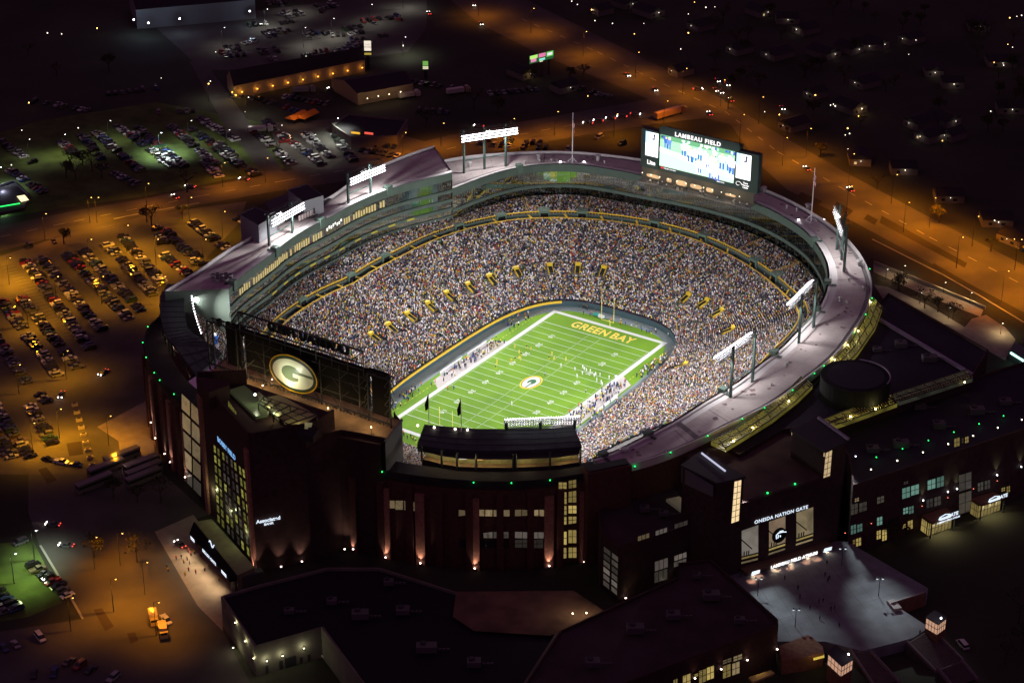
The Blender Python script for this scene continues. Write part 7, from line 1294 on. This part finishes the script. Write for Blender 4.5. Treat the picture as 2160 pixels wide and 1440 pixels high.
truck(862, 207, 8, ar(850, 210, 880, 205), "pale minibus lit amber beside the tan low building", (.5, .45, .38), (.5, .45, .38), "minibus", 3.0, "bus"); truck(965, 198, 9, ar(950, 201, 985, 196), "pale box truck lit amber right of the minibus", (.5, .45, .4), (.4, .3, .2), "box_truck", 3.2)
truck(548, 279, 8.5, ar(535, 280, 570, 278), "white camper van in the dark lot", (.62, .6, .52), (.6, .6, .55), "camper_van", 3.1, "camper"); truck(640, 196, 8, ar(630, 197, 665, 195), "pale bus by the motel front", (.3, .32, .3), (.3, .3, .3), "minibus", 3.0, "bus")
for u, v, l in ((627, 254, "left of two orange covered tents by the shop lot"), (648, 252, "right of two orange covered tents by the shop lot")):
    p = P(u, v, G); r = empty("tent", (p[0], p[1], G), l, "tent"); q = MB(); q.hexa([p+np.array(x) for x in ((-3, -6, 2.4), (3, -6, 2.4), (3, 6, 2.4), (-3, 6, 2.4))], [p+np.array(x) for x in ((-.3, -5.8, 3.8), (.3, -5.8, 3.8), (.3, 5.8, 3.8), (-.3, 5.8, 3.8))]); part(r, q, "canopy_cloth", mat("orange_cloth", (.70, .20, .02), .8))
    for dx in (-2.8, 2.8):
        for dy in (-5.8, 5.8): q = MB(); q.bar(p+(dx, dy, 0), p+(dx, dy, 2.4), .08); part(r, q, "leg", M_dark)
    pointl(r, p+np.array([2, -8, 6.5]), 350, (1, .6, .3), .2)
# ---------------------------------------------------------------- street lamps
SOD = (1.0, .30, .004); M_sod = mat("sodium_glass", (1, .6, .2), .4, emit=(1, .55, .12), es=7); M_mh = mat("metal_halide_glass", (1, 1, 1), .4, emit=(.85, .95, 1), es=16)
def lamp(u, v, label, h=12.0, power=3000, col=SOD, m=None, arm=1.6, group="sodium street lamps", ang=148, az=0.8):
    p = P(u, v, G); r = empty("street_lamp", p, label, "street lamp", group); q = MB(); q.bar(p, p+Z3*h, .14, .08, 6); part(r, q, "pole", M_dark)
    a_ = p+Z3*h+np.array([math.cos(az), math.sin(az), 0])*arm; q = MB(); q.bar(p+Z3*h, a_, .07); part(r, q, "arm", M_dark); q = MB(); q.bar(a_-Z3*.1, a_+Z3*.15, .3, .2, 8); part(r, q, "lamp_head", M_dark); q = MB(); q.sphere(a_-Z3*.2, .27, 8, 4, .7); part(r, q, "lamp_glass", m or M_sod)
    spot(r, a_-Z3*.45, a_-Z3*10, power, col, ang, .55, .2); return r
NWL = [(345, 640, 1), (267, 530, 1.2), (190, 560, .5), (60, 690, .8), (140, 800, .55), (126, 925, 1.3), (20, 600, 1.5), (215, 640, .45), (330, 560, .9), (-30, 560, 1.0), (470, 500, .5), (400, 470, .7), (205, 470, .7), (120, 640, .4), (40, 830, .3), (430, 560, .5), (70, 955, .7), (230, 940, .55)]
for i, (u, v, f) in enumerate(NWL): lamp(u, v, "sodium lamp in the left parking lot, over the yellow lit cars", power=17000*f, col=(1.0, .40, .008), ang=150)
for i, (u, v, f) in enumerate([(95, 505, .8), (190, 470, 1.2), (310, 440, 1.0), (470, 395, 1.3), (560, 385, .9), (850, 330, 1.3), (930, 310, 1.3), (1078, 300, 1.6), (1170, 285, 1.5), (1295, 290, 1.4), (1400, 262, 1.0)]): lamp(u, v, "sodium lamp along the avenue", power=8500*f)
for i, (u, v, f) in enumerate([(1010, 35, 1.2), (1120, 70, 1.4), (1230, 120, 1.5), (1340, 165, 1.5), (1440, 200, 1.5), (1520, 225, 1.2), (1560, 300, 1.6), (1600, 262, .9), (1650, 350, 2.1), (1700, 330, 1.6), (1785, 455, 1.9), (1790, 385, 1.8), (1880, 430, 2.6), (1905, 490, 2.2), (1960, 480, 2.4), (2017, 565, 2.6), (2050, 520, 2.6), (2112, 638, 2.6), (2140, 570, 2.6), (2190, 620, 2.4)]): lamp(u, v, "sodium lamp down the wide orange lit highway", h=14, power=9500*f, group="sodium lamps down the highway")
for i, (u, v, f) in enumerate([(254, 1192, .8), (306, 1254, .9), (240, 1290, 1.9), (200, 1200, .7), (330, 1340, .9), (150, 1330, .35)]): lamp(u, v, "sodium lamp in the lower left yard", power=8500*f, col=(1.0, .33, .01), ang=135, group="sodium lamps in the lower left yard")
for u, v, pw__, l, c_ in [(337, 326, 22000, "very bright white lamp over the cars on the grass lot", (.82, 1, .92)), (73, 1180, 9000, "bright blue white lamp at the edge of the lower left lawn", (.8, 1, .75)), (708, 295, 14000, "bright white lamp beside the low shop", (.9, 1, .85)), (135, 330, 5000, "white lamp at the lit patch of grass far left", (1, .95, .6)), (0, 400, 8000, "cool lamp at the filling station edge", (.8, .9, 1)), (30, 1230, 9000, "lamp lighting the bright green lawn patch", (.75, 1, .35))]: lamp(u, v, l, 11, pw__*.9, c_, M_mh, group=None, ang=130)
for i, (u, v, f) in enumerate([(850, 120, 1), (700, 80, 1), (640, 100, .8), (560, 60, .8), (780, 50, .7), (470, 100, .5), (850, 20, .8), (620, 30, .6), (400, 300, .7), (230, 300, .6), (480, 320, .7), (590, 310, .9), (660, 330, .8), (60, 340, .5), (520, 250, .5), (440, 215, .4)]): lamp(u, v, "dim pale lamp over the far parking lot", 11, 5200*f, (.95, .95, .8), mat("pale_lamp", (1, 1, 1), .4, emit=(1, 1, .85), es=6), group="pale lamps over the far lot")  # the lamps over the grass lots are added to brighten them
for i, (u, v, f) in enumerate([(1868, 590, .5), (1940, 640, 1), (2000, 672, 1.2), (2110, 705, 1.6), (1905, 583, .8), (1990, 618, 1), (2045, 640, 1)]): lamp(u, v, "short pale yellow lamp along the walk at the right", 5, 1000*f, (1, .80, .42), mat("pale_lamp", (1, 1, 1), .4), .5, group="short lamps along the right walk", ang=160)
for i, (u, v, f) in enumerate([(335, 870, 1), (260, 960, .6), (300, 905, .8)]): p = P(u, v, G+6); pointl(ST, p, 180*f, (1, .7, .55), .2)
# walls and fences by the right walk, barriers at the left
r = empty("walk_wall", (*P(1960, 605, G)[:2], G), "long low pale concrete wall along the walk at the right", "wall"); q = MB(); L = [P(u, v, G) for u, v in [(1843, 556), (1960, 603), (2078, 652)]]
for a_, b_ in zip(L, L[1:]): d = (b_-a_)/np.linalg.norm(b_-a_); n_ = np.array([-d[1], d[0], 0])*.3; q.hexa([a_-n_, b_-n_, b_+n_, a_+n_], [a_-n_+Z3*1.3, b_-n_+Z3*1.3, b_+n_+Z3*1.3, a_+n_+Z3*1.3])
part(r, q, "wall", mat("pale_concrete", (.42, .38, .28), .85))
for i in range(9):
    p = P(158+i*4.6, 856+i*16, G); r = empty("traffic_barrier", p, "pale barrier in the column beside the yellow lot", "barrier", "pale barriers beside the yellow lot"); q = MB(); rz_ = ar(158, 856, 195, 984); 
    q.box((p[0], p[1]), (2.2, 1.0, 1.1), rz_+.1, z0=G+.03); part(r, q, "body", mat("barrier_pale", (.45, .40, .30), .8)); q = MB(); q.box((p[0], p[1]), (1.2, .4, .25), rz_+.1, z0=G+1.13); part(r, q, "cap", M_dark)
for i, (u, v) in enumerate([(398, 1165), (403, 1172), (410, 1168), (383, 1178), (395, 1182), (388, 1188), (400, 1190), (413, 1210), (398, 1205), (432, 1206), (391, 1215), (425, 1176), (441, 1200), (372, 1180), (352, 1195), (355, 1205), (462, 1225)]): p = P(u, v, G); put(random.choice([specm[0][1][0], specm[4][1][0], specm[6][1][0], specm[2][1][0]]), p[0], p[1], G+.03, random.uniform(0, 6), "person standing on the pale forecourt before the black gate canopy", "people on the pale forecourt")
# ---------------------------------------------------------------- buildings beyond the roads
def gable(name, px4, h, label, wall, roof, rise=2.6, cat="building", axis=0):
    W_ = [P(u, v, G) for u, v in px4]; c = np.mean(W_, 0); r = empty(name, (c[0], c[1], G), label, cat); q = MB(); q.prism([tuple(p[:2]) for p in W_], G, G+h, False); part(r, q, "wall", wall)
    e0_, e1_ = ((W_[0]+W_[3])/2, (W_[1]+W_[2])/2) if axis == 0 else ((W_[0]+W_[1])/2, (W_[3]+W_[2])/2); r0, r1 = e0_+Z3*(h+rise), e1_+Z3*(h+rise); T_ = [p+Z3*h for p in W_]; q = MB()
    if axis == 0: q.face([T_[0], T_[1], r1, r0]); q.face([r0, r1, T_[2], T_[3]]); g_ = [(T_[0], r0, T_[3]), (T_[1], T_[2], r1)]
    else: q.face([T_[0], r0, r1, T_[3]]); q.face([r0, T_[1], T_[2], r1]); g_ = [(T_[0], T_[1], r0), (T_[3], r1, T_[2])]
    part(r, q, "roof", roof); q = MB(); [q.face(x) for x in g_]; part(r, q, "gable_end", wall); return r, W_
M_hroof = mat("house_roof", (.030, .026, .030), .9); M_hwall = mat("house_wall", (.16, .14, .13), .9); M_mot = mat("motel_wall", (.32, .24, .15), .9)
r, W_ = gable("motel", [(494, 208), (770, 152), (758, 140), (480, 186)], 6.5, "long low motel with a dark roof and a row of orange door lamps", M_mot, M_hroof, 5.5, "motel")
for i in range(9):
    f = .06+i*.115; p = W_[0]*(1-f)+W_[1]*f; p = towards(p+Z3*2.6, .8); rr_ = empty("door_lamp", p, "orange door lamp on the long motel", "wall light", "door lamps on the motel"); q = MB(); q.sphere(p, .34, 6, 4); part(rr_, q, "bulb", mat("bulb_orange", (1, .5, .1), .4, emit=(1, .42, .06), es=5)); q = MB(); q.bar(p+Z3*.3, p+Z3*.5, .3, n=6); part(rr_, q, "hood", M_dark); pointl(rr_, towards(p, .7), 110, (1, .42, .06), .2)
for u, v in ((490, 195), (497, 201)): p = P(u, v, G+4); q = MB(); q.sphere(p, .3, 6, 4); part(r, q, "entrance_lamp", mat("bulb_orange", (1, .5, .1), .4)); pointl(r, towards(p, .8), 300, (1, .62, .15), .2)
r, W_ = gable("low_hall", [(755, 222), (872, 200), (840, 172), (700, 190)], 6, "low hall with a dark roof and a lamp lit tan front, right of the motel", M_mot, M_hroof, 3)
for i, (u, v) in enumerate([(775, 208), (798, 203), (821, 199), (845, 194)]): p = P(u, v, G+4.5); q = MB(); q.sphere(towards(p, 1), .26, 6, 4); part(r, q, "front_lamp", mat("bulb_1", (1, 1, 1), .4)); pointl(r, towards(p, 2.2), 150, (1, .68, .35), .2)
r, W_ = block("shop", [(700, 262), (735, 240), (860, 252), (838, 286), (740, 290)], 10.5, "low dark shop with red and yellow lit signs above parked cars", roof_m=M_hroof, m=M_hwall)
for u, v, s_, c_ in ((750, 282, "PIZZA", (1, .55, .05)), (778, 283, "OPEN", (1, .12, .08))):
    p = P(u, v, 9.5); q = MB(); dd = np.array([.95, .3, 0]); a_, b_ = towards(p-dd*2.2, .8), towards(p+dd*2.2, .8)
    q.face([a_-Z3*.9, b_-Z3*.9, b_+Z3*.9, a_+Z3*.9]); part(r, q, "lit_sign", mat("sign_%s" % s_, (.3, .1, .02), .4, emit=c_, es=.9)); pointl(r, towards(p, 3)-Z3*3, 160, c_, .3)
gable("warehouse", [(290, 62), (540, 40), (520, -6), (275, 20)], 11, "long pale warehouse at the top left with three cool wall lamps", mat("warehouse_wall", (.17, .165, .17), .85), mat("warehouse_roof", (.02, .02, .025), .9), 2)
for i, (u, v) in enumerate([(282, 42), (313, 49), (379, 40), (527, 24)]): p = P(u, v, G+8); rr_ = empty("wall_lamp", p, "cool white lamp on the pale warehouse", "wall light", "lamps on the warehouse"); q = MB(); q.sphere(towards(p, 1.5), .5, 6, 4); part(rr_, q, "bulb", mat("bulb_cool", (1, 1, 1), .4)); q = MB(); q.bar(p+Z3*.3, p+Z3*.7, .4, n=6); part(rr_, q, "hood", M_dark); pointl(rr_, towards(p, 3.5), 1100, (.55, .75, 1), .3)
# filling station at the far left
r, W_ = block("filling_station", [(-60, 432), (-60, 405), (30, 380), (62, 408), (52, 438), (-60, 462)], 10, "filling station canopy at the far left with a thin green lit edge", m=mat("canopy_dark", (.05, .05, .06), .5), base=8.6, roof_m=M_hroof)
q = MB(); a_, b_ = P(-40, 443, 9.6), P(42, 429, 9.6); q.bar(towards(a_, .5), towards(b_, .5), .28); part(r, q, "green_strip", mat("strip_green", (0, .5, .1), .4, emit=(.03, 1, .16), es=1.5))
q = MB(); c4 = [P(u, v, 10.3) for u, v in ((35, 414), (52, 411), (61, 422), (45, 426))]; q.face(c4); part(r, q, "lit_hatch", mat("hatch_hot", (1, .9, .5), .4, emit=(1, .88, .5), es=1.3))
for x in (-40, 0, 35): p = P(x, 440, G); q = MB(); q.bar(p, p+Z3*3.8, .3); part(r, q, "column", M_dark)
p = P(0, 440, 8); pointl(r, p, 900, (.6, 1, .75), .3); p = P(5, 400, G+5); pointl(r, p, 1500, (.7, .75, 1), .3)
# signs
def pylon(u, v, zt_, w_, h_, label, cols_, s_=None):
    p = P(u, v, G); r = empty("pylon_sign", p, label, "sign"); q = MB(); q.box((p[0], p[1]), (1.6, .6, zt_-G), YAW*-1, z0=G); part(r, q, "post", M_dark); x_ = RGT
    for (f0, f1, c_, e_) in cols_:
        z0, z1 = G+(zt_-G)-h_+h_*f0, G+(zt_-G)-h_+h_*f1; b_ = towards(np.array([p[0], p[1], zt_-h_/2]), 1.0); q = MB(); q.face([np.array([*(b_-x_*w_/2)[:2], z0]), np.array([*(b_+x_*w_/2)[:2], z0]), np.array([*(b_+x_*w_/2)[:2], z1]), np.array([*(b_-x_*w_/2)[:2], z1])]); part(r, q, "sign_face", mat("sf_%.2f_%.2f_%.2f" % c_, c_, .5, emit=c_, es=e_))
    q = MB(); b_ = np.array([p[0], p[1], 0]); q.box((p[0], p[1]), (w_+.3, .7, h_+.3), YAW*-1, z0=zt_-h_-.15); part(r, q, "cabinet", M_dark); return r
pylon(777, 146, 21, 3.6, 8, "tall white lit pylon sign beyond the motel", [(.0, .14, (.75, .6, .1), .5), (.28, .95, (1, .92, .75), .9), (.5, .56, (.2, .15, .12), .3), (.68, .73, (.3, .2, .15), .3)])
pylon(898, 166, 15, 2.8, 5, "small lit sign with a green picture, right of the motel", [(.45, .95, (.25, .62, .12), .6), (.08, .38, (.95, .95, .6), .8), (.2, .25, (.1, .2, .1), .3)])
p = P(1143, 140, G); r = empty("billboard", p, "wide lit advertising screen with three coloured pictures beside the highway", "billboard"); a_, b_ = P(1117, 121, 17), P(1168, 108, 17); zt_, zb_ = 17.6, 13.2; dd = b_-a_; q = MB(); 
for f in (.2, .5, .8): x_ = a_+dd*f; q.bar((x_[0], x_[1], G), (x_[0], x_[1], zb_), .4)
part(r, q, "post", M_dark); q = MB(); q.hexa([(a_[0], a_[1], zb_), (b_[0], b_[1], zb_), (b_[0]-.3, b_[1]+.8, zb_), (a_[0]-.3, a_[1]+.8, zb_)], [(a_[0], a_[1], zt_), (b_[0], b_[1], zt_), (b_[0]-.3, b_[1]+.8, zt_), (a_[0]-.3, a_[1]+.8, zt_)]); part(r, q, "screen_cabinet", M_dark)
for f0, f1, g0_, g1_, c_ in ((0, 1, 0, 1, (.02, .10, .03)), (.02, .33, .55, .95, (.5, .9, .2)), (.06, .28, .15, .55, (.8, .25, .45)), (.38, .66, .5, .95, (.8, .2, .4)), (.40, .64, .1, .35, (.3, .9, .7)), (.70, .98, .35, .95, (.15, .55, .1)), (.74, .94, .5, .8, (.9, .9, .95)), (.42, .55, -.05, .05, (1, 1, .6))):
    q = MB(); q.face([towards(np.array([*(a_+dd*f)[:2], zb_+(zt_-zb_)*g]), .6+f0*.1+(.2 if g0_ > 0 or f0 > 0 else 0)) for f, g in ((f0, g0_), (f1, g0_), (f1, g1_), (f0, g1_))]); part(r, q, "picture_panel", mat("bb_%.2f_%.2f" % (c_[0], c_[1]), c_, .5, emit=c_, es=1.0))
# houses with lit windows and porch lamps in the dark right half
HS = [(1100, 160, 1.4), (1190, 190, .3), (1270, 28, .2), (1368, 30, .6), (1315, 12, .3), (1660, 46, .3), (1700, 68, .8), (1736, 117, .6), (1790, 108, .5), (1830, 100, .5), (1845, 98, .5), (1825, 180, .3), (1720, 204, .3), (1792, 232, 2.6), (1922, 88, .3), (1968, 155, .7), (2008, 182, .6), (2110, 136, .4), (2062, 58, .2), (1940, 265, .3), (1988, 258, .5), (2010, 292, .4), (1963, 293, .6), (2130, 234, .4), (1675, 270, .2), (1905, 362, .9), (2100, 470, .7), (2140, 510, .3), (1812, 340, .4), (1640, 120, .2), (1600, 30, .3), (1480, 60, .2), (1436, 156, .3), (2000, 420, .2), (1560, 110, .25)]
wl_ = mat("house_window_lit", (.4, .3, .1), .5, emit=(1, .75, .35), es=.6); bw_ = mat("house_bulb", (1, 1, .9), .4, emit=(1, .9, .72), es=3)
for i, (u, v, f) in enumerate(HS):
    p = P(u, v, G); s_ = random.uniform(.85, 1.3); c = p; a0 = random.choice([.55, 1.2, -.3, 2.1]); x_ = np.array([math.cos(a0), math.sin(a0), 0]); y_ = np.array([-x_[1], x_[0], 0]); W4 = [c-x_*6*s_-y_*4.5*s_, c+x_*6*s_-y_*4.5*s_, c+x_*6*s_+y_*4.5*s_, c-x_*6*s_+y_*4.5*s_]
    r = empty("house", (c[0], c[1], G), "small dark gabled house in the dark suburb with one lit lamp", "house", "houses in the dark suburb"); q = MB(); q.prism([tuple(w__[:2]) for w__ in W4], G, G+3.4, False); part(r, q, "wall", M_hwall); T_ = [w__+Z3*3.4 for w__ in W4]; r0, r1 = (T_[0]+T_[3])/2+Z3*2.4, (T_[1]+T_[2])/2+Z3*2.4
    q = MB(); q.face([T_[0]-y_*.5, T_[1]-y_*.5, r1, r0]); q.face([r0, r1, T_[2]+y_*.5, T_[3]+y_*.5]); q.face([T_[0], r0, T_[3]]); q.face([T_[1], T_[2], r1]); part(r, q, "roof", M_hroof)
    best = min(range(4), key=lambda k: np.linalg.norm((W4[k]+W4[(k+1) % 4])/2-CAM)); a_, b_ = W4[best], W4[(best+1) % 4]; out = (a_+b_)/2-c; out /= np.linalg.norm(out)
    for g_ in ((.2, .32), (.6, .75)):
        if random.random() < .7: q = MB(); q.face([a_*(1-g)+b_*g+out*.06+Z3*zz for g, zz in ((g_[0], 1), (g_[1], 1), (g_[1], 2.2), (g_[0], 2.2))]); part(r, q, "window", wl_ if random.random() < .15 else M_cglass)
    lp = (a_+b_)/2+out*.9+Z3*2.9; q = MB(); q.sphere(lp, .14+.12*min(f, 1.5), 6, 4); part(r, q, "porch_lamp", bw_); pointl(r, lp+out*.8, 60*f, (1, .62, .22) if f > 1 else (1, .85, .65), .2)
# loose yard lamps across the dark suburb
for i, (u, v) in enumerate([(1206, 3), (1218, 10), (1248, 21), (1255, 44), (1292, 50), (1338, 72), (1358, 50), (1436, 104), (1465, 5), (1489, 16), (1508, 15), (1452, 70), (1452, 30), (1613, 236), (1644, 242), (1758, 220), (1762, 224), (1811, 245), (1917, 115), (1932, 85), (2097, 132), (2117, 138), (2090, 235), (1988, 297), (1789, 315), (1752, 222), (1788, 271), (1792, 282), (1783, 285), (1720, 201), (1669, 250), (2136, 100), (2126, 94), (100, 70), (130, 72), (205, 60), (850, 97), (340, 165), (440, 177), (517, 236), (1096, 150), (2130, 38), (2145, 35), (2155, 33), (61, 217), (165, 270), (46, 275), (1240, 203), (2118, 476), (2098, 465), (2140, 505), (455, 110), (24, 348)]):
    p = P(u, v, G+3.5); r = empty("yard_lamp", (p[0], p[1], G), "tiny %s yard lamp in the dark surroundings" % (["cream", "white", "amber"][i % 3],), "lamp", "tiny lamps in the dark surroundings"); q = MB(); q.sphere(p, random.uniform(.18, .36), 6, 4); part(r, q, "bulb", [bw_, bw_, M_sod][i % 3]); q = MB(); q.bar((p[0], p[1], G), p-Z3*.2, .08); part(r, q, "pole", M_dark)
# ---------------------------------------------------------------- trees
def tree_mesh(seed, bare=False):
    rs_ = random.Random(seed); q = MB(); H_ = rs_.uniform(7, 10); q.bar((0, 0, 0), (0.1, 0, H_*.45), .28, .18, 7); limbs = []
    for k in range(7): a_ = rs_.uniform(0, 6.28); e = (math.cos(a_)*H_*.28, math.sin(a_)*H_*.28, H_*rs_.uniform(.6, .85)); q.bar((0.1, 0, H_*rs_.uniform(.3, .45)), e, .13, .04, 5); limbs.append(e)
    tm = q.mesh("tree_trunk", mat("bark", (.06, .045, .035), .95)); q = MB()
    for k in range(420 if not bare else 150):
        e = rs_.choice(limbs+[(0, 0, H_*.8)]); r_ = H_*.2; x, y, z_ = [rs_.gauss(0, 1) for _ in range(3)]; l_ = math.sqrt(x*x+y*y+z_*z_)+.01; f = r_*rs_.random()**.4/l_; c = np.array([e[0]+x*f, e[1]+y*f, e[2]+z_*f*.8]); s_ = rs_.uniform(.18, .42); a_ = np.array([rs_.gauss(0, 1) for _ in range(3)]); b_ = np.array([rs_.gauss(0, 1) for _ in range(3)]); a_ /= np.linalg.norm(a_); b_ /= np.linalg.norm(b_); q.mi = k % 2; q.face([c-a_*s_, c+b_*s_, c+a_*s_, c-b_*s_])
    return tm, q.mesh("tree_crown", [mat("leaf_dark", (.035, .045, .015), .9), mat("leaf_brown", (.07, .055, .02), .9)])
TM = [tree_mesh(k, k % 2 == 0) for k in range(5)]
TR = [(150, 360, "the dark clump beyond the avenue"), (175, 350, "the dark clump beyond the avenue"), (195, 362, "the dark clump beyond the avenue"), (140, 375, "the dark clump beyond the avenue"), (215, 375, "the dark clump beyond the avenue"), (160, 380, "the dark clump beyond the avenue"), (310, 468, "the avenue verge"), (320, 478, "the avenue verge"), (135, 515, "the avenue verge"), (385, 462, "the avenue verge"), (395, 405, "the avenue verge"), (200, 1175, "the lower left yard"), (290, 1185, "the lower left yard"), (240, 1050, "the yard by the coaches"), (290, 1060, "the yard by the coaches"), (340, 1060, "the yard by the coaches"),
      (1895, 615, "the bed by the right walk"), (1950, 650, "the bed by the right walk"), (1978, 658, "the bed by the right walk"), (2010, 672, "the bed by the right walk"), (1925, 1010, "the front of the dark wing"), (1890, 1150, "the front of the dark wing"), (1960, 1100, "the front of the dark wing"), (1560, 170, "the far junction"), (1600, 190, "the far junction"), (1660, 290, "the dark suburb edge"), (1730, 330, "the dark suburb edge"), (1850, 400, "the dark suburb edge"), (1980, 470, "the dark suburb edge"), (2090, 530, "the dark suburb edge"), (2120, 1400, "the bottom right corner"), (2155, 1370, "the bottom right corner"), (2150, 1310, "the bottom right corner"), (1200, 170, "the dark lots behind the far roof"), (1230, 165, "the dark lots behind the far roof"), (1000, 230, "the dark lots behind the far roof"), (1050, 240, "the dark lots behind the far roof"), (900, 270, "the dark lots behind the far roof"), (230, 150, "the dark ground at the top left"), (120, 160, "the dark ground at the top left"), (60, 120, "the dark ground at the top left"), (1120, 170, "the dark lots behind the far roof")]
for i in range(46): TR.append((random.uniform(1500, 2160), random.uniform(10, 300), "the dark suburb"))
for i, (u, v, wh_) in enumerate(TR):
    p = P(u, v, G); 
    tm, cm = TM[i % 5]; r = empty("tree", (p[0], p[1], G), "%s tree in %s" % ("thin half bare" if (i % 5) % 2 == 0 else "dark leafy", wh_), "tree", "trees in "+wh_, random.uniform(0, 6)); s_ = random.uniform(.8, 1.25); r.scale = (s_, s_, s_)
    for nm, me in (("trunk", tm), ("crown", cm)): o = bpy.data.objects.new(nm, me); o.parent = r; COL.objects.link(o)
p = P(2030, 1362, G); car_obj("van", (.62, .62, .62), p[0], p[1], .9, "pale van parked alone in the dark at the lower right", None)
p = P(695, 1380, G); car_obj("pickup", (.62, .62, .62), p[0], p[1], ar(680, 1385, 712, 1372), "white pickup parked in the small service court", None)
# teal lit shelter at the right edge
p = P(2150, 748, G); r = empty("glass_shelter", p, "small shelter with a bright teal lit strip at the right edge", "shelter"); q = MB(); q.prism([tuple(P(u, v, 8)[:2]) for u, v in ((2128, 742), (2142, 726), (2190, 755), (2180, 776))], G, 9); part(r, q, "wall", mat("shelter_wall", (.1, .12, .12), .7)); q = MB(); a_, b_ = towards(P(2132, 744, 8), .8), towards(P(2178, 772, 8), .8); q.bar(a_, b_, .45); part(r, q, "lit_strip", mat("strip_teal", (.4, 1, .9), .4, emit=(.5, 1, .85), es=2.2)); pointl(r, towards((a_+b_)/2, 1.5), 120, (.5, 1, .85), .2)
# ================================================================ lettering becomes meshes
bpy.context.view_layer.update(); dg = bpy.context.evaluated_depsgraph_get()
for o in [o for o in scn.objects if o.type == 'FONT']:
    me = bpy.data.meshes.new_from_object(o.evaluated_get(dg)); nm = o.name; par, ml = o.parent, o.matrix_local.copy(); pr = {k: o[k] for k in o.keys() if k in ("kind", "label", "category")}; o.name = "old"; n2 = bpy.data.objects.new(nm, me); COL.objects.link(n2)
    if par: n2.parent = par
    n2.matrix_local = ml
    for k, v in pr.items(): n2[k] = v
    bpy.data.objects.remove(o)
# ---------------------------------------------------------------- plant on the dark roofs
def units(pxs, z, where, group):
    for i, (u, v, w_, d_2, h) in enumerate(pxs):
        p = P(u, v, z); r = empty("rooftop_unit", p, "boxy grey air handling unit on "+where, "air unit", group); a0 = .62; q = MB(); q.box((p[0], p[1]), (w_, d_2, h), a0, z0=z-.1); part(r, q, "casing", mat("unit_grey", (.10, .095, .10), .6)); q = MB(); q.bar((p[0]-w_*.2, p[1], z+h-.1), (p[0]-w_*.2, p[1], z+h+.35), min(w_, d_2)*.3, n=10); part(r, q, "fan_cowl", mat("unit_dark", (.04, .04, .045), .6))
        q = MB(); x_ = np.array([math.cos(a0), math.sin(a0)]); 
        for k in range(3): c = p[:2]+x_*(w_/2+.8+k*1.2); q.box((c[0], c[1]), (.9, .5, .45), a0, z0=z-.05)
        part(r, q, "duct", mat("unit_grey", (.10, .095, .10), .6))
units([(760, 1300, 5, 3, 2), (850, 1290, 4, 3, 1.6), (700, 1270, 3, 2.4, 1.4), (900, 1370, 6, 3, 2), (1000, 1400, 4, 3, 1.6), (610, 1290, 3, 2, 1.2), (820, 1230, 3, 2.4, 1.4)], 16.0, "the broad low service hall roof", "units on the service hall roof")
units([(1340, 1330, 5, 3, 2), (1420, 1300, 4, 3, 1.6), (1500, 1260, 5, 3, 2), (1250, 1400, 4, 3, 1.6), (1470, 1215, 2.4, 2, 1.2), (1560, 1310, 3, 2, 1.4)], 20.0, "the bottom hall roof", "units on the bottom hall roof")
units([(1900, 730, 4, 3, 2), (1960, 760, 5, 3, 2), (1850, 740, 3, 2, 1.4)], 34.8, "the huge dark hall roof by the drum", "units on the huge dark hall roof")
units([(1900, 940, 5, 3, 2), (1980, 900, 4, 3, 2), (2060, 870, 5, 3, 2), (1840, 950, 4, 3, 1.6), (2120, 850, 4, 3, 1.6), (1940, 860, 4, 2.6, 1.6)], 30.3, "the long dark wing roof", "units on the long dark wing roof")
units([(1610, 985, 4, 3, 1.8), (1650, 965, 3, 2, 1.4)], 30.2, "the gate block roof", "units on the gate block roof")
units([(1360, 1075, 3, 2.4, 1.4), (1400, 1085, 3, 2, 1.2)], 25.0, "the small annex roof", "units on the annex roof")

# ================================================================ tell repeats apart by their place in their row
ORD = lambda n: ("%d" % n)+("th" if 10 <= n % 100 <= 20 else {1: "st", 2: "nd", 3: "rd"}.get(n % 10, "th"))
bpy.context.view_layer.update()
byl = {}
for o in scn.objects:
    if o.parent is None and "label" in o and o.get("kind") is None:
        ws = str(o["label"]).split()
        byl.setdefault(o["label"], []).append(o)
for lb, L in byl.items():
    if len(L) < 2: continue
    nw = len(lb.split()); L.sort(key=lambda o: proj(np.array(o.matrix_world.translation))[0])
    for i, o in enumerate(L):
        s_ = ", leftmost such" if i == 0 else ", rightmost such" if i == len(L)-1 else ", %s such from the left" % ORD(i+1)
        if nw+len(s_.split()) <= 17: o["label"] = lb+s_
for o in scn.objects:
    n_ = len(str(o.get("label", "a b c d e")).split())
    if n_ > 16 or n_ < 4: print("LONG", o.name, o["label"])
